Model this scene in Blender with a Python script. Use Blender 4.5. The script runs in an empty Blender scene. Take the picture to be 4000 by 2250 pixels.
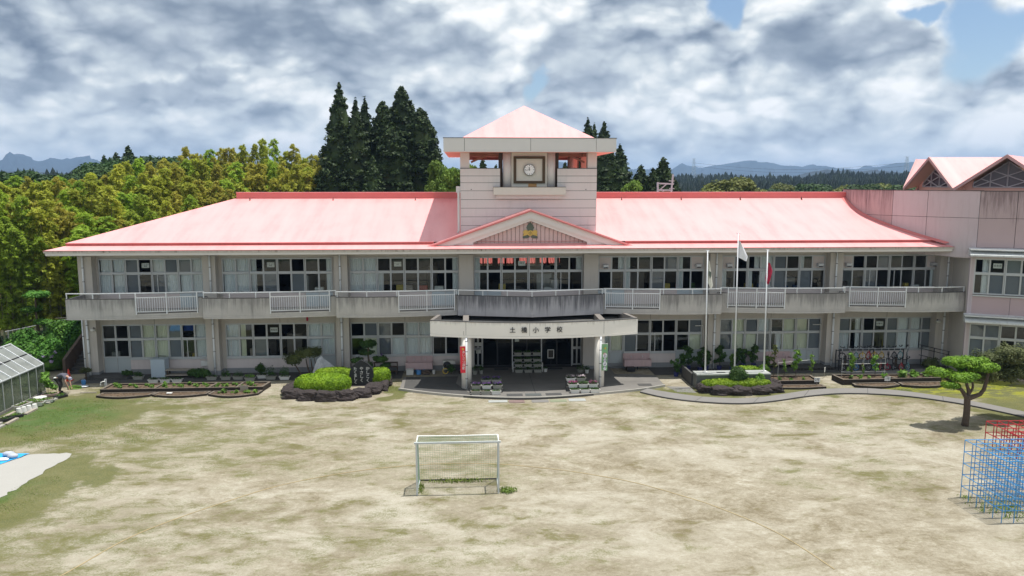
import bpy, math, random
import numpy as np
from mathutils import Vector, Matrix
R = math.radians
random.seed(7)
rng = np.random.default_rng(7)
SC = bpy.context.scene
COL = SC.collection

# ------------------------------------------------------------------ camera
cam = bpy.data.cameras.new('camera'); cam.lens = 27.0; cam.sensor_width = 36.0
cam.clip_start = 0.1; cam.clip_end = 30000
camo = bpy.data.objects.new('camera', cam); COL.objects.link(camo)
CX, CY, CZ = -3.7507, -48.0644, 12.0
camo.location = (CX, CY, CZ)
PITCH = math.atan(410/3000.0); YAW = R(3.19)
camo.rotation_euler = (R(90)-PITCH, 0, -YAW)
SC.camera = camo

def ray(px, py):
    """direction (local axes) through a point of the 4000x2250 photograph"""
    x = (px-2000)/3000.0; y = -(py-1125)/3000.0
    w = (x, math.cos(PITCH)+y*math.sin(PITCH), -math.sin(PITCH)+y*math.cos(PITCH))
    c, s = math.cos(YAW), math.sin(YAW)
    return (c*w[0]+s*w[1], -s*w[0]+c*w[1], w[2])
def at(px, py, D):
    """point of the world seen there at distance D in front of the camera"""
    r = ray(px, py); k = D/math.hypot(r[0], r[1])
    return (CX+r[0]*k, CY+r[1]*k, CZ+r[2]*k)

# ------------------------------------------------------------------ light
SUN = Vector((0.245, 0.035, 1.0)).normalized()
sl = bpy.data.lights.new('sun', 'SUN'); sl.energy = 4.7; sl.angle = R(0.55); sl.color = (1.0, 0.965, 0.90)
so = bpy.data.objects.new('sun', sl); COL.objects.link(so)
so.rotation_euler = SUN.to_track_quat('Z', 'Y').to_euler(); so.location = (0, 0, 60)
V = SC.view_settings
SC.display_settings.display_device = 'sRGB'
V.view_transform = 'Standard'; V.look = 'None'; V.exposure = 0.2; V.gamma = 1.0; V.use_curve_mapping = False
SC.render.engine = 'CYCLES'
SC.cycles.max_bounces = 6; SC.cycles.transparent_max_bounces = 16
SC.cycles.diffuse_bounces = 3; SC.cycles.glossy_bounces = 2; SC.cycles.transmission_bounces = 4; SC.cycles.volume_bounces = 0
SC.cycles.use_denoising = True
SC.cycles.caustics_reflective = False; SC.cycles.caustics_refractive = False

class NT:
    """small helper round a node tree"""
    def __init__(s, tree): s.t = tree; s.n = tree.nodes; s.l = tree.links
    def node(s, typ, **kw):
        n = s.n.new(typ)
        for k, v in kw.items(): setattr(n, k, v)
        return n
    def put(s, sock, v):
        if hasattr(v, 'is_linked') or hasattr(v, 'links'): s.l.new(v, sock)
        else:
            if hasattr(sock, 'default_value'):
                if isinstance(v, (tuple, list)) and len(v) == 3 and sock.type == 'RGBA': v = (*v, 1)
                sock.default_value = v
    def math(s, op, a, b=0.0, c=None, clamp=False):
        n = s.node('ShaderNodeMath', operation=op, use_clamp=clamp); s.put(n.inputs[0], a); s.put(n.inputs[1], b)
        if c is not None: s.put(n.inputs[2], c)
        return n.outputs[0]
    def mix(s, f, a, b, blend='MIX'):
        n = s.node('ShaderNodeMix', data_type='RGBA', blend_type=blend, clamp_factor=True)
        s.put(n.inputs[0], f); s.put(n.inputs[6], a); s.put(n.inputs[7], b); return n.outputs[2]
    def ramp(s, f, stops, interp='LINEAR'):
        n = s.node('ShaderNodeValToRGB'); n.color_ramp.interpolation = interp
        e = n.color_ramp.elements
        while len(e) < len(stops): e.new(0.5)
        for k, (p, c) in zip(e, stops):
            k.position = p; k.color = (*c, 1) if isinstance(c, (tuple, list)) else (c, c, c, 1)
        s.put(n.inputs[0], f); return n.outputs[0]
    def sstep(s, x, a, b):
        n = s.node('ShaderNodeMapRange', interpolation_type='SMOOTHSTEP'); s.put(n.inputs[0], x)
        n.inputs[1].default_value = a; n.inputs[2].default_value = b; return n.outputs[0]
    def noise(s, vec, scale, detail=4, rough=.55, dist=0.0, out=0):
        n = s.node('ShaderNodeTexNoise'); s.put(n.inputs['Vector'], vec); n.inputs['Scale'].default_value = scale
        n.inputs['Detail'].default_value = detail; n.inputs['Roughness'].default_value = rough
        n.inputs['Distortion'].default_value = dist; return n.outputs[out]
    def mapping(s, vec, sc=(1, 1, 1), loc=(0, 0, 0), rot=(0, 0, 0)):
        n = s.node('ShaderNodeMapping'); s.put(n.inputs[0], vec); n.inputs[1].default_value = loc
        n.inputs[2].default_value = rot; n.inputs[3].default_value = sc; return n.outputs[0]

# ------------------------------------------------------------------ sky
world = bpy.data.worlds.new('World'); SC.world = world; world.use_nodes = True
w = NT(world.node_tree); w.n.clear()
tc = w.node('ShaderNodeTexCoord').outputs['Generated']
sky = w.node('ShaderNodeTexSky', sky_type='NISHITA'); sky.sun_disc = False
sky.sun_elevation = math.asin(SUN.z); sky.sun_rotation = math.atan2(SUN.x, SUN.y)
sky.air_density = 1.0; sky.dust_density = .4; sky.ozone_density = 2.0; sky.altitude = 50
bg1 = w.node('ShaderNodeBackground'); bg1.inputs[1].default_value = 0.105; w.l.new(sky.outputs[0], bg1.inputs[0])
sep = w.node('ShaderNodeSeparateXYZ'); w.l.new(tc, sep.inputs[0])
dx, dy, dz = sep.outputs
zc = w.math('MAXIMUM', dz, 0.0)
den = w.math('ADD', zc, 0.075)
cx_ = w.math('DIVIDE', dx, den); cy_ = w.math('DIVIDE', dy, den)
comb = w.node('ShaderNodeCombineXYZ'); w.l.new(cx_, comb.inputs[0]); w.l.new(cy_, comb.inputs[1])
P = comb.outputs[0]
az = w.math('ARCTAN2', dx, dy); el = w.math('ARCSINE', dz)
# soft warp so that the big cloud banks have uneven edges
wn = w.node('ShaderNodeTexNoise'); w.l.new(tc, wn.inputs['Vector']); wn.inputs['Scale'].default_value = 7.5; wn.inputs['Detail'].default_value = 6
ws = w.node('ShaderNodeSeparateColor'); w.l.new(wn.outputs[1], ws.inputs[0])
azw = w.math('ADD', az, w.math('MULTIPLY', w.math('SUBTRACT', ws.outputs[0], .5), .26))
elw = w.math('ADD', el, w.math('MULTIPLY', w.math('SUBTRACT', ws.outputs[1], .5), .15))
def azel(px, py):
    r = ray(px, py); return math.atan2(r[0], r[1]), math.atan2(r[2], math.hypot(r[0], r[1]))
def blob(px, py, rx, ry, lo=1.0, hi=0.15):
    a, e = azel(px, py); sx = rx/3000.0; sy = ry/3000.0
    u = w.math('DIVIDE', w.math('SUBTRACT', azw, a), sx); v = w.math('DIVIDE', w.math('SUBTRACT', elw, e), sy)
    d = w.math('ADD', w.math('MULTIPLY', u, u), w.math('MULTIPLY', v, v))
    return w.sstep(d, lo*1.25, hi)
def addup(lst):
    o = lst[0]
    for k in lst[1:]: o = w.math('MAXIMUM', o, k)
    return o
dark = addup([blob(950, 60, 760, 190), blob(1500, 170, 420, 190), blob(2330, 240, 380, 130), blob(3230, 190, 300, 120),
              blob(560, 300, 330, 45), blob(180, 260, 220, 50), blob(2480, -250, 1600, 260)])
blue = addup([blob(2760, 40, 100, 90, 1, .3), blob(3800, 110, 150, 120, 1, .3), blob(3560, 90, 70, 50, 1, .3), blob(2085, 330, 70, 70, 1, .2)])
tw = w.node('ShaderNodeVectorMath', operation='ADD'); w.l.new(tc, tw.inputs[0])
wv = w.node('ShaderNodeVectorMath', operation='SCALE'); w.l.new(wn.outputs[1], wv.inputs[0]); wv.inputs[3].default_value = .05; w.l.new(wv.outputs[0], tw.inputs[1])
T_ = tw.outputs[0]
big = w.noise(w.mapping(T_, sc=(1, 1, 2.5), loc=(3.1, 0, .7)), 2.6, 4, .5)
def cum(off):
    m_ = w.mapping(T_, sc=(1, 1, 1.9), loc=off); nz = w.noise(m_, 4.2, 8, .58)
    v = w.node('ShaderNodeTexVoronoi', feature='F1'); w.l.new(m_, v.inputs['Vector']); v.inputs['Scale'].default_value = 14; v.inputs['Detail'].default_value = 2; v.inputs['Roughness'].default_value = .55
    return w.math('ADD', w.math('MULTIPLY', nz, .80), w.math('MULTIPLY', w.math('SUBTRACT', .62, v.outputs['Distance']), .34))
puff = cum((0, 0, 0)); puff2 = cum((-.012, 0, -.055))
fine = w.noise(w.mapping(T_, sc=(1, 1, 2.6)), 26, 7, .62)
edge = w.math('MULTIPLY', w.math('SUBTRACT', puff, puff2), 1.15)
flat = w.noise(w.mapping(T_, sc=(1, 1, 4.0), loc=(0, 5, 0)), 3.2, 5, .5)
body = w.math('ADD', w.math('MULTIPLY', w.math('SUBTRACT', puff, .5), .75), w.math('MULTIPLY', w.math('SUBTRACT', flat, .5), .22))
body = w.math('ADD', body, w.math('ADD', w.math('MULTIPLY', w.math('SUBTRACT', big, .5), .5), w.math('MULTIPLY', w.math('SUBTRACT', fine, .5), .26)))
body = w.math('ADD', w.math('ADD', body, edge), .635)
body = w.math('ADD', w.math('MULTIPLY', w.math('MINIMUM', w.math('SUBTRACT', body, .56), 0.0), .60), w.math('MAXIMUM', body, .56))   # shaded parts stay pale unless a dark bank is there
dk_ = w.math('MULTIPLY', dark, .72)
bank = w.math('ADD', .36, w.math('ADD', w.math('MULTIPLY', w.math('SUBTRACT', flat, .5), .35), w.math('MULTIPLY', w.math('SUBTRACT', puff, .5), .30)))
shade = w.math('ADD', w.math('MULTIPLY', body, w.math('SUBTRACT', 1.0, dk_)), w.math('MULTIPLY', bank, dk_))
ccol = w.ramp(shade, [(.14, (.125, .165, .235)), (.27, (.215, .265, .335)), (.37, (.35, .405, .475)), (.46, (.48, .54, .59)), (.55, (.61, .66, .69)), (.66, (.74, .77, .78)), (.84, (.90, .905, .905))])
hz = w.sstep(el, .15, -.01)
ccol = w.mix(w.math('MULTIPLY', hz, .5), ccol, (.55, .63, .71))
cover = w.math('SUBTRACT', 1.0, blue)
gap = w.sstep(w.math('ADD', w.math('MULTIPLY', big, .6), w.math('MULTIPLY', puff, .5)), .36, .47)
gap = w.math('MAXIMUM', gap, w.sstep(el, .50, .35))
cover = w.math('MULTIPLY', cover, w.math('ADD', w.math('MULTIPLY', gap, .2), .8))
bg2 = w.node('ShaderNodeBackground'); bg2.inputs[1].default_value = 1.08; w.l.new(ccol, bg2.inputs[0])
ms = w.node('ShaderNodeMixShader'); w.l.new(cover, ms.inputs[0]); w.l.new(bg1.outputs[0], ms.inputs[1]); w.l.new(bg2.outputs[0], ms.inputs[2])
wo = w.node('ShaderNodeOutputWorld'); w.l.new(ms.outputs[0], wo.inputs[0])
world.cycles.sampling_method = 'MANUAL'; world.cycles.sample_map_resolution = 512

# ------------------------------------------------------------------ materials
MATS = {}
def new_mat(name):
    m = bpy.data.materials.new(name); m.use_nodes = True; t = NT(m.node_tree); t.n.clear()
    b = t.node('ShaderNodeBsdfPrincipled'); o = t.node('ShaderNodeOutputMaterial'); t.l.new(b.outputs[0], o.inputs[0])
    MATS[name] = m
    return m, t, b, o
def obj_coord(t): return t.node('ShaderNodeTexCoord').outputs['Object']
def bump(t, b, h, strength=.3, dist=.02):
    n = t.node('ShaderNodeBump'); n.inputs['Strength'].default_value = strength; n.inputs['Distance'].default_value = dist
    t.l.new(h, n.inputs['Height']); t.l.new(n.outputs[0], b.inputs['Normal'])
def M(name, col, rough=.75, var=.12, scale=2.0, grain=.1, gscale=40, metal=0.0, bmp=.2, bdist=.01, streak=0.0, stain=(.06, .055, .05), spec=.4, stain_top=None, sth=1.0, slo=.48, shi=.68):
    """plain painted or mineral surface: patches, grain, optional vertical drip stains"""
    m, t, b, o = new_mat(name)
    P = obj_coord(t)
    n = t.noise(P, scale, 5, .6); g = t.noise(P, gscale, 3, .6)
    f = t.math('ADD', t.math('MULTIPLY', t.math('SUBTRACT', n, .5), var*2), t.math('MULTIPLY', t.math('SUBTRACT', g, .5), grain*2))
    k = t.math('ADD', f, 1.0)
    mul = t.node('ShaderNodeVectorMath', operation='SCALE'); mul.inputs[0].default_value = col; t.l.new(k, mul.inputs[3])
    c = mul.outputs[0]
    if streak > 0:
        s1 = t.noise(t.mapping(P, sc=(2.6, 2.6, .22)), 1.6, 7, .65)
        s2 = t.noise(t.mapping(P, sc=(7, 7, .5)), 1.6, 4, .6)
        s3 = t.noise(t.mapping(P, sc=(.55, .55, .3)), 1.0, 3, .6); s = t.math('ADD', t.math('ADD', t.math('MULTIPLY', s1, .5), t.math('MULTIPLY', s2, .27)), t.math('MULTIPLY', s3, .23))
        if stain_top is not None:
            sp = t.node('ShaderNodeSeparateXYZ'); t.l.new(P, sp.inputs[0])
            top = t.sstep(sp.outputs[2], stain_top-sth, stain_top)
            s = t.math('ADD', s, t.math('MULTIPLY', t.math('SUBTRACT', top, .55), .22))
        fac = t.math('MULTIPLY', t.sstep(s, slo, shi), streak)
        c = t.mix(fac, c, stain)
    t.l.new(c, b.inputs['Base Color']); b.inputs['Roughness'].default_value = rough; b.inputs['Metallic'].default_value = metal
    b.inputs['Specular IOR Level'].default_value = spec
    if bmp: bump(t, b, g, bmp, bdist)
    return m
def leafmat(name, c1, c2, c3=None, scale=.6, trans=.3, rough=.6, rand=.25):
    m, t, b, o = new_mat(name)
    P = obj_coord(t); oi = t.node('ShaderNodeObjectInfo')
    n = t.noise(P, scale, 3, .5); n2 = t.noise(P, scale*9, 2, .5)
    f = t.math('ADD', t.math('MULTIPLY', n, .6), t.math('MULTIPLY', n2, .4))
    c = t.ramp(f, [(.32, c1), (.5, c2), (.68, c3 or c2)])
    hs = t.node('ShaderNodeHueSaturation'); t.l.new(c, hs.inputs['Color'])
    t.l.new(t.math('ADD', t.math('MULTIPLY', oi.outputs['Random'], .016), .492), hs.inputs['Hue'])
    rr = t.math('FRACT', t.math('MULTIPLY', oi.outputs['Random'], 17.3))
    t.l.new(t.math('ADD', t.math('MULTIPLY', rr, rand*2), 1-rand), hs.inputs['Value'])
    t.l.new(hs.outputs[0], b.inputs['Base Color']); b.inputs['Roughness'].default_value = rough; b.inputs['Specular IOR Level'].default_value = .25
    tr = t.node('ShaderNodeBsdfTranslucent'); t.l.new(hs.outputs[0], tr.inputs[0])
    mx = t.node('ShaderNodeMixShader'); mx.inputs[0].default_value = trans
    t.l.new(b.outputs[0], mx.inputs[1]); t.l.new(tr.outputs[0], mx.inputs[2]); t.l.new(mx.outputs[0], o.inputs[0])
    return m

wall_tan = M('wall_tan', (.515, .48, .44), .9, .07, .8, .10, 60, bmp=.35, streak=.25, stain=(.22, .19, .16))
wall_pale = M('wall_pale', (.64, .575, .56), .9, .07, .8, .08, 60, bmp=.25, streak=.15, stain=(.25, .22, .2))
wall_pink = M('wall_pink', (.465, .355, .36), .9, .08, .6, .08, 50, bmp=.25, streak=.75, stain=(.16, .11, .115), stain_top=11.7, sth=3.2)
wall_pinkclean = M('wall_pinkclean', (.53, .46, .48), .9, .07, .7, .08, 50, bmp=.25, streak=.3, stain=(.28, .2, .21))
parapet_m = M('parapet_concrete', (.485, .46, .435), .92, .2, 1.6, .16, 25, bmp=.35, streak=.62, stain=(.10, .095, .095), stain_top=5.3, sth=1.4, slo=.43, shi=.66)
parapet_dark = M('parapet_weathered', (.42, .405, .415), .92, .2, 1.4, .14, 30, bmp=.35, streak=.9, stain=(.10, .10, .11), stain_top=5.3, sth=1.5, slo=.42, shi=.64)
canopy_m = M('canopy_white', (.84, .80, .745), .85, .04, .8, .05, 50, bmp=.15, streak=.35, stain=(.2, .18, .15), stain_top=4.15, sth=.5)
tower_m = M('tower_panel', (.72, .675, .665), .8, .04, .7, .05, 60, bmp=.12, streak=.18, stain=(.3, .28, .26))
fascia_m = M('fascia_grey', (.72, .685, .66), .75, .05, .7, .05, 50, bmp=.12)
gutter_m = M('gutter_stained', (.52, .47, .42), .8, .12, 2.5, .2, 20, bmp=.2, streak=.8, stain=(.10, .07, .05))
dark_edge = M('dark_edge', (.07, .07, .07), .9, .2, 6, .3, 30)
moss_dark = M('mossy_dark_concrete', (.15, .145, .135), .95, .4, 3, .3, 18, bmp=.5, bdist=.03)
roof_m, t, b, o = new_mat('roof_pink')
P = obj_coord(t); n = t.noise(P, .5, 6, .6); n2 = t.noise(t.mapping(P, sc=(1.2, .16, .16)), 1.3, 5, .6); n3 = t.noise(P, 9, 4, .6)
f = t.math('ADD', t.math('MULTIPLY', n, .3), t.math('ADD', t.math('MULTIPLY', n2, .5), t.math('MULTIPLY', n3, .2)))
t.l.new(t.ramp(f, [(.36, (.78, .30, .30)), (.5, (.85, .375, .37)), (.7, (.885, .43, .42))]), b.inputs['Base Color'])
b.inputs['Roughness'].default_value = .42; b.inputs['Specular IOR Level'].default_value = .6; bump(t, b, n3, .1, .01)
roof_trim = M('roof_trim_red', (.64, .19, .18), .5, .08, 2, .06, 30, bmp=.05)
roof_lip = M('roof_lip_red', (.42, .11, .105), .6, .3, 1.6, .1, 30, bmp=.05, streak=.5, stain=(.16, .04, .04))
salmon = M('soffit_salmon', (.80, .44, .36), .7, .05, 1, .04, 40, bmp=.05)
salmon_dk = M('timber_salmon', (.42, .17, .12), .7, .15, 3, .1, 40)
gable_pink = M('gable_boards', (.58, .47, .445), .8, .05, 2, .05, 50, bmp=.1)
alu = M('aluminium', (.52, .54, .55), .4, .04, 3, .03, 60, metal=.35, bmp=0)
alu_pale = M('window_frame_pale', (.50, .52, .535), .45, .06, 3, .04, 60, metal=.2, bmp=0)
white_metal = M('rail_white', (.74, .76, .78), .3, .04, 3, .03, 60, metal=.1, bmp=0, spec=.6)
pipe_m = M('downpipe_grey', (.76, .79, .82), .5, .05, 2, .04, 50, bmp=0)
band_m = M('pipe_band', (.10, .10, .10), .6)
door_blue = M('door_panel_bluegrey', (.42, .465, .48), .55, .04, 2, .03, 40, bmp=0)
upper_blue = M('pale_blue_panel', (.50, .57, .61), .4, .15, 1.2, .05, 40, bmp=0)
curtain_w = M('curtain_white', (.78, .82, .82), .9, .06, 3, .05, 30, bmp=0)
curtain_y = M('curtain_cream', (.78, .80, .62), .9, .06, 3, .05, 30, bmp=0)
screen_m, t, b, o = new_mat('insect_screen')
b.inputs['Base Color'].default_value = (.26, .28, .31, 1); b.inputs['Roughness'].default_value = .9
tr = t.node('ShaderNodeBsdfTransparent'); mx = t.node('ShaderNodeMixShader'); mx.inputs[0].default_value = .42
t.l.new(b.outputs[0], mx.inputs[1]); t.l.new(tr.outputs[0], mx.inputs[2]); t.l.new(mx.outputs[0], o.inputs[0])
def glass(name, refl=.10, tint=(.94, .96, .965)):
    m, t, b, o = new_mat(name)
    g = t.node('ShaderNodeBsdfGlossy'); g.inputs['Roughness'].default_value = .03; g.inputs[0].default_value = (.9, .95, 1, 1)
    tr = t.node('ShaderNodeBsdfTransparent'); tr.inputs[0].default_value = (*tint, 1)
    lw = t.node('ShaderNodeFresnel'); lw.inputs[0].default_value = 1.5
    f = t.math('ADD', t.math('MULTIPLY', lw.outputs[0], .27), refl-.012)
    P = obj_coord(t); bp = t.node('ShaderNodeBump'); bp.inputs['Strength'].default_value = .03; bp.inputs['Distance'].default_value = .05
    t.l.new(t.noise(P, .9, 2, .5), bp.inputs['Height']); t.l.new(bp.outputs[0], g.inputs['Normal'])
    mx = t.node('ShaderNodeMixShader'); t.l.new(f, mx.inputs[0]); t.l.new(tr.outputs[0], mx.inputs[1]); t.l.new(g.outputs[0], mx.inputs[2])
    t.l.new(mx.outputs[0], o.inputs[0]); t.n.remove(b); return m
glass_m = glass('window_glass', .01); glass_v = [glass_m, glass('window_glass_bright', .035), glass('window_glass_still', -.005)]
green_glass = None
m, t, b, o = new_mat('greenhouse_glazing'); greenglz = m
P = obj_coord(t); n = t.noise(t.mapping(P, sc=(1, .6, .6)), 1.5, 6, .65)
b.inputs['Base Color'].default_value = (.17, .20, .15, 1); b.inputs['Roughness'].default_value = .25
tr = t.node('ShaderNodeBsdfTransparent'); tr.inputs[0].default_value = (.75, .82, .74, 1); mx = t.node('ShaderNodeMixShader')
t.l.new(t.math('ADD', t.math('MULTIPLY', t.sstep(n, .35, .65), .35), .30), mx.inputs[0]); t.l.new(tr.outputs[0], mx.inputs[1]); t.l.new(b.outputs[0], mx.inputs[2]); t.l.new(mx.outputs[0], o.inputs[0])
m, t, b, o = new_mat('greenhouse_roof_sheet'); greenroof = m
P = obj_coord(t); n = t.noise(P, 1.1, 6, .65, .4)
t.l.new(t.ramp(n, [(.3, (.20, .215, .205)), (.7, (.36, .375, .36))]), b.inputs['Base Color']); b.inputs['Roughness'].default_value = .3
tr = t.node('ShaderNodeBsdfTransparent'); tr.inputs[0].default_value = (.8, .85, .8, 1); mx = t.node('ShaderNodeMixShader'); mx.inputs[0].default_value = .8
t.l.new(tr.outputs[0], mx.inputs[1]); t.l.new(b.outputs[0], mx.inputs[2]); t.l.new(mx.outputs[0], o.inputs[0])
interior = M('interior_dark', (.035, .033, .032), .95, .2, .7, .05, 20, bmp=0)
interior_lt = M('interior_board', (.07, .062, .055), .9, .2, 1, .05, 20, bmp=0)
paper = M('paper', (.72, .74, .70), .9, .03, 3, .02, 40, bmp=0)
ink = M('ink', (.04, .04, .04), .9, bmp=0)
concrete = M('porch_concrete', (.175, .165, .152), .85, .28, .7, .12, 30, bmp=.25)
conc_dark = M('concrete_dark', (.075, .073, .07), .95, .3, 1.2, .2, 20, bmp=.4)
conc_path = M('path_concrete', (.20, .19, .18), .92, .12, 1.3, .12, 25, bmp=.3)
conc_pale = M('pale_slab', (.36, .35, .325), .92, .06, 1.0, .08, 25, bmp=.3)
kerb_m = M('kerb_pale', (.36, .345, .31), .9, .15, 2, .12, 25, bmp=.3)
base_m = M('wall_base_grey', (.26, .27, .28), .9, .12, 1.5, .1, 30, bmp=.2, streak=.3)
soil = M('bed_soil', (.125, .088, .058), .98, .35, 1.6, .35, 14, bmp=.9, bdist=.05)
edging = M('bed_edging', (.035, .028, .023), .9, .3, 5, .3, 30, bmp=.5, bdist=.02)
edge_top = M('bed_edging_top', (.15, .125, .10), .9, .2, 5, .2, 30, bmp=.3)
stone_dk = M('monument_stone', (.018, .02, .022), .6, .2, 3, .1, 40, bmp=.05)
rock_dk = M('rock_dark', (.042, .033, .032), .9, .45, 1.3, .3, 8, bmp=.9, bdist=.06)
rock_pale = M('rock_pale', (.46, .47, .49), .8, .45, 2.2, .35, 7, bmp=.8, bdist=.06)
granite_dk = M('granite_dark', (.10, .11, .11), .5, .15, 3, .15, 50, bmp=.1)
granite_lt = M('granite_light', (.36, .375, .36), .6, .15, 2, .15, 50, bmp=.1)
bark = M('bark', (.10, .075, .055), .95, .3, 4, .3, 20, bmp=.8, bdist=.03)
culm = M('bamboo_culm', (.22, .22, .10), .7, .3, 3, .1, 20)
planter_w = M('planter_white', (.66, .66, .63), .6, .08, 3, .08, 20, bmp=0)
planter_g = M('planter_grey', (.30, .30, .265), .7, .12, 3, .1, 20, bmp=0)
wood_old = M('wood_weathered', (.34, .30, .25), .9, .25, 4, .2, 25)
wood_dark = M('wood_brown', (.09, .065, .05), .85, .2, 4, .2, 25)
red_p = M('paint_red', (.60, .045, .05), .5, .08, 4, .05, 40)
cone_red = M('cone_red', (.75, .06, .03), .5)
blue_p = M('paint_blue', (.08, .27, .60), .45, .10, 4, .06, 40)
black_p = M('paint_black', (.02, .02, .022), .5)
white_p = M('paint_white', (.78, .78, .76), .5, .05, 3, .04, 40, bmp=0)
yellow_p = M('paint_yellow', (.65, .45, .05), .5)
sink_pink = M('sink_pink', (.55, .40, .40), .7, .12, 2, .08, 30, bmp=.1, streak=.25)
tarp_m = M('tarp_blue', (.03, .38, .80), .45, .1, 1.5, .05, 40, bmp=.3)
sack_m = M('sack', (.42, .45, .52), .8, .3, 4)
net_m = M('net_green', (.12, .26, .17), .8, bmp=0)
rope_m = M('line_ochre', (.34, .27, .15), .9, .3, 2)
navy = M('navy_pot', (.03, .035, .14), .5)
teal_p = M('paint_teal', (.20, .42, .45), .5)
crimson = M('flag_crimson', (.42, .02, .06), .8, .1, 3, bmp=0)
flagw = M('flag_white', (.78, .78, .82), .8, .05, 3, bmp=0)
flagc = M('flag_cream', (.70, .69, .62), .8, .05, 3, bmp=0)
banner_r = M('banner_red', (.75, .04, .06), .7, .05, 3, bmp=0)
banner_g = M('banner_green', (.22, .42, .22), .7, .2, 2, bmp=0)
gold = M('crest_gold', (.55, .40, .10), .5)
crest_g = M('crest_green', (.10, .13, .10), .6)
brown_fr = M('clock_frame_brown', (.085, .055, .03), .6)
orange_stain = M('rust_orange', (.55, .30, .12), .8)
ac_m = M('ac_ivory', (.60, .59, .54), .5)
dark_metal = M('dark_metal', (.04, .04, .045), .5, metal=.3)
grey_box = M('cabinet_bluegrey', (.42, .50, .57), .5, .06, 3)
skin = M('skin', (.50, .30, .22), .6, bmp=0)
shirt = M('shirt_slate', (.10, .10, .13), .9, .15, 6)
trouser = M('trousers_dark', (.05, .045, .045), .9, .15, 6)
cap_m = M('cap_lavender', (.33, .33, .45), .8)
cloth_w = M('cloth_white', (.66, .70, .68), .9)
tile_red = M('roof_tile_red', (.30, .045, .03), .6, .15, 3, .1, 20)
cream_m = M('annex_cream', (.55, .55, .42), .85)
steel = M('galvanised', (.55, .57, .60), .45, .1, 3, metal=.3, bmp=0)
mountain_m = M('mountain_forest', (.02, .035, .05), .95, .5, .004, .2, .02, bmp=0)
# awning metal with dull patina
awn_m = M('awning_zinc', (.62, .64, .64), .4, .25, 1.4, .2, 12, metal=.1, bmp=.1, streak=.3)

bamboo_l = [leafmat('bamboo_olive', (.27, .31, .035), (.44, .48, .06), (.58, .60, .11), .5, .5, rand=.18),
            leafmat('bamboo_straw', (.30, .29, .04), (.48, .46, .07), (.62, .60, .14), .5, .5, rand=.18),
            leafmat('bamboo_green', (.19, .29, .025), (.34, .48, .05), (.46, .60, .09), .5, .5, rand=.18)]
cedar_l = leafmat('cedar_needles', (.013, .026, .008), (.030, .054, .013), (.058, .09, .022), .9, .12, rand=.15)
broad_l = leafmat('broadleaf_dark', (.018, .045, .010), (.035, .075, .018), (.06, .11, .03), .6, .2)
broad_y = leafmat('broadleaf_olive', (.08, .11, .02), (.15, .17, .035), (.20, .22, .06), .6, .25)
hyd_l = leafmat('hydrangea_leaf', (.022, .075, .009), (.06, .17, .02), (.17, .34, .05), 2.2, .2)
hedge_l = leafmat('hedge_leaf', (.07, .14, .005), (.17, .28, .010), (.26, .38, .015), 2.0, .08, rand=.08)
shrub_l = leafmat('shrub_leaf', (.02, .05, .01), (.045, .10, .02), (.09, .16, .03), 2.0, .2)
pine_l = leafmat('pine_bright', (.055, .12, .01), (.14, .26, .015), (.27, .42, .035), 3.0, .15, rand=.05)
dull_l = leafmat('dull_foliage', (.045, .06, .018), (.09, .11, .035), (.14, .16, .05), 1.5, .15)
plant_l = leafmat('plant_leaf', (.06, .13, .02), (.12, .24, .03), (.22, .36, .08), 3, .3)
purple_l = leafmat('flower_purple', (.07, .03, .13), (.15, .07, .26), (.24, .15, .34), 5, .3)
pink_l = leafmat('flower_pink', (.20, .03, .10), (.38, .09, .22), (.5, .26, .34), 5, .3)
white_l = leafmat('flower_white', (.45, .35, .40), (.6, .5, .55), (.7, .65, .65), 5, .3)
lilac_l = leafmat('flower_lilac', (.35, .28, .50), (.50, .42, .62), (.6, .5, .6), 5, .3)
grass_l = leafmat('grass_blade', (.12, .20, .025), (.20, .28, .05), (.28, .34, .08), 1, .25)
far_l = leafmat('far_conifers', (.006, .014, .010), (.010, .022, .012), (.026, .045, .018), .03, .0)

# ground of the school yard
yard_m, t, b, o = new_mat('yard_sand')
P = obj_coord(t); sp = t.node('ShaderNodeSeparateXYZ'); t.l.new(P, sp.inputs[0]); X, Y, Z = sp.outputs
wz = t.node('ShaderNodeTexNoise'); t.l.new(P, wz.inputs['Vector']); wz.inputs['Scale'].default_value = .35; wz.inputs['Detail'].default_value = 6; wzs = t.node('ShaderNodeSeparateColor'); t.l.new(wz.outputs[1], wzs.inputs[0])
X = t.math('ADD', X, t.math('MULTIPLY', t.math('SUBTRACT', wzs.outputs[0], .5), 9.0)); Y = t.math('ADD', Y, t.math('MULTIPLY', t.math('SUBTRACT', wzs.outputs[1], .5), 6.0))
def ell(cx, cy, rx, ry, soft=.8):
    u = t.math('DIVIDE', t.math('SUBTRACT', X, cx), rx); v = t.math('DIVIDE', t.math('SUBTRACT', Y, cy), ry)
    return t.sstep(t.math('ADD', t.math('MULTIPLY', u, u), t.math('MULTIPLY', v, v)), 1+soft, 1-soft)
def mx_(*l):
    o = l[0]
    for k in l[1:]: o = t.math('MAXIMUM', o, k)
    return o
a1 = t.noise(t.mapping(P, sc=(.62, .9, 1), rot=(0, 0, R(-24))), .60, 8, .68, .5)
a2 = t.noise(t.mapping(P, sc=(.7, 1.0, 1), rot=(0, 0, R(-30))), 2.2, 7, .72, .8)
a3 = t.noise(P, 14, 5, .7); a4 = t.noise(P, .16, 5, .55, .4); a5 = t.noise(P, 40, 3, .7); a8 = t.noise(t.mapping(P, sc=(.8, 1.7, 1)), 11, 6, .75)
a7 = t.noise(t.mapping(P, sc=(.9,1.1,1)), 6.5, 6, .75, .2)
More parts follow.
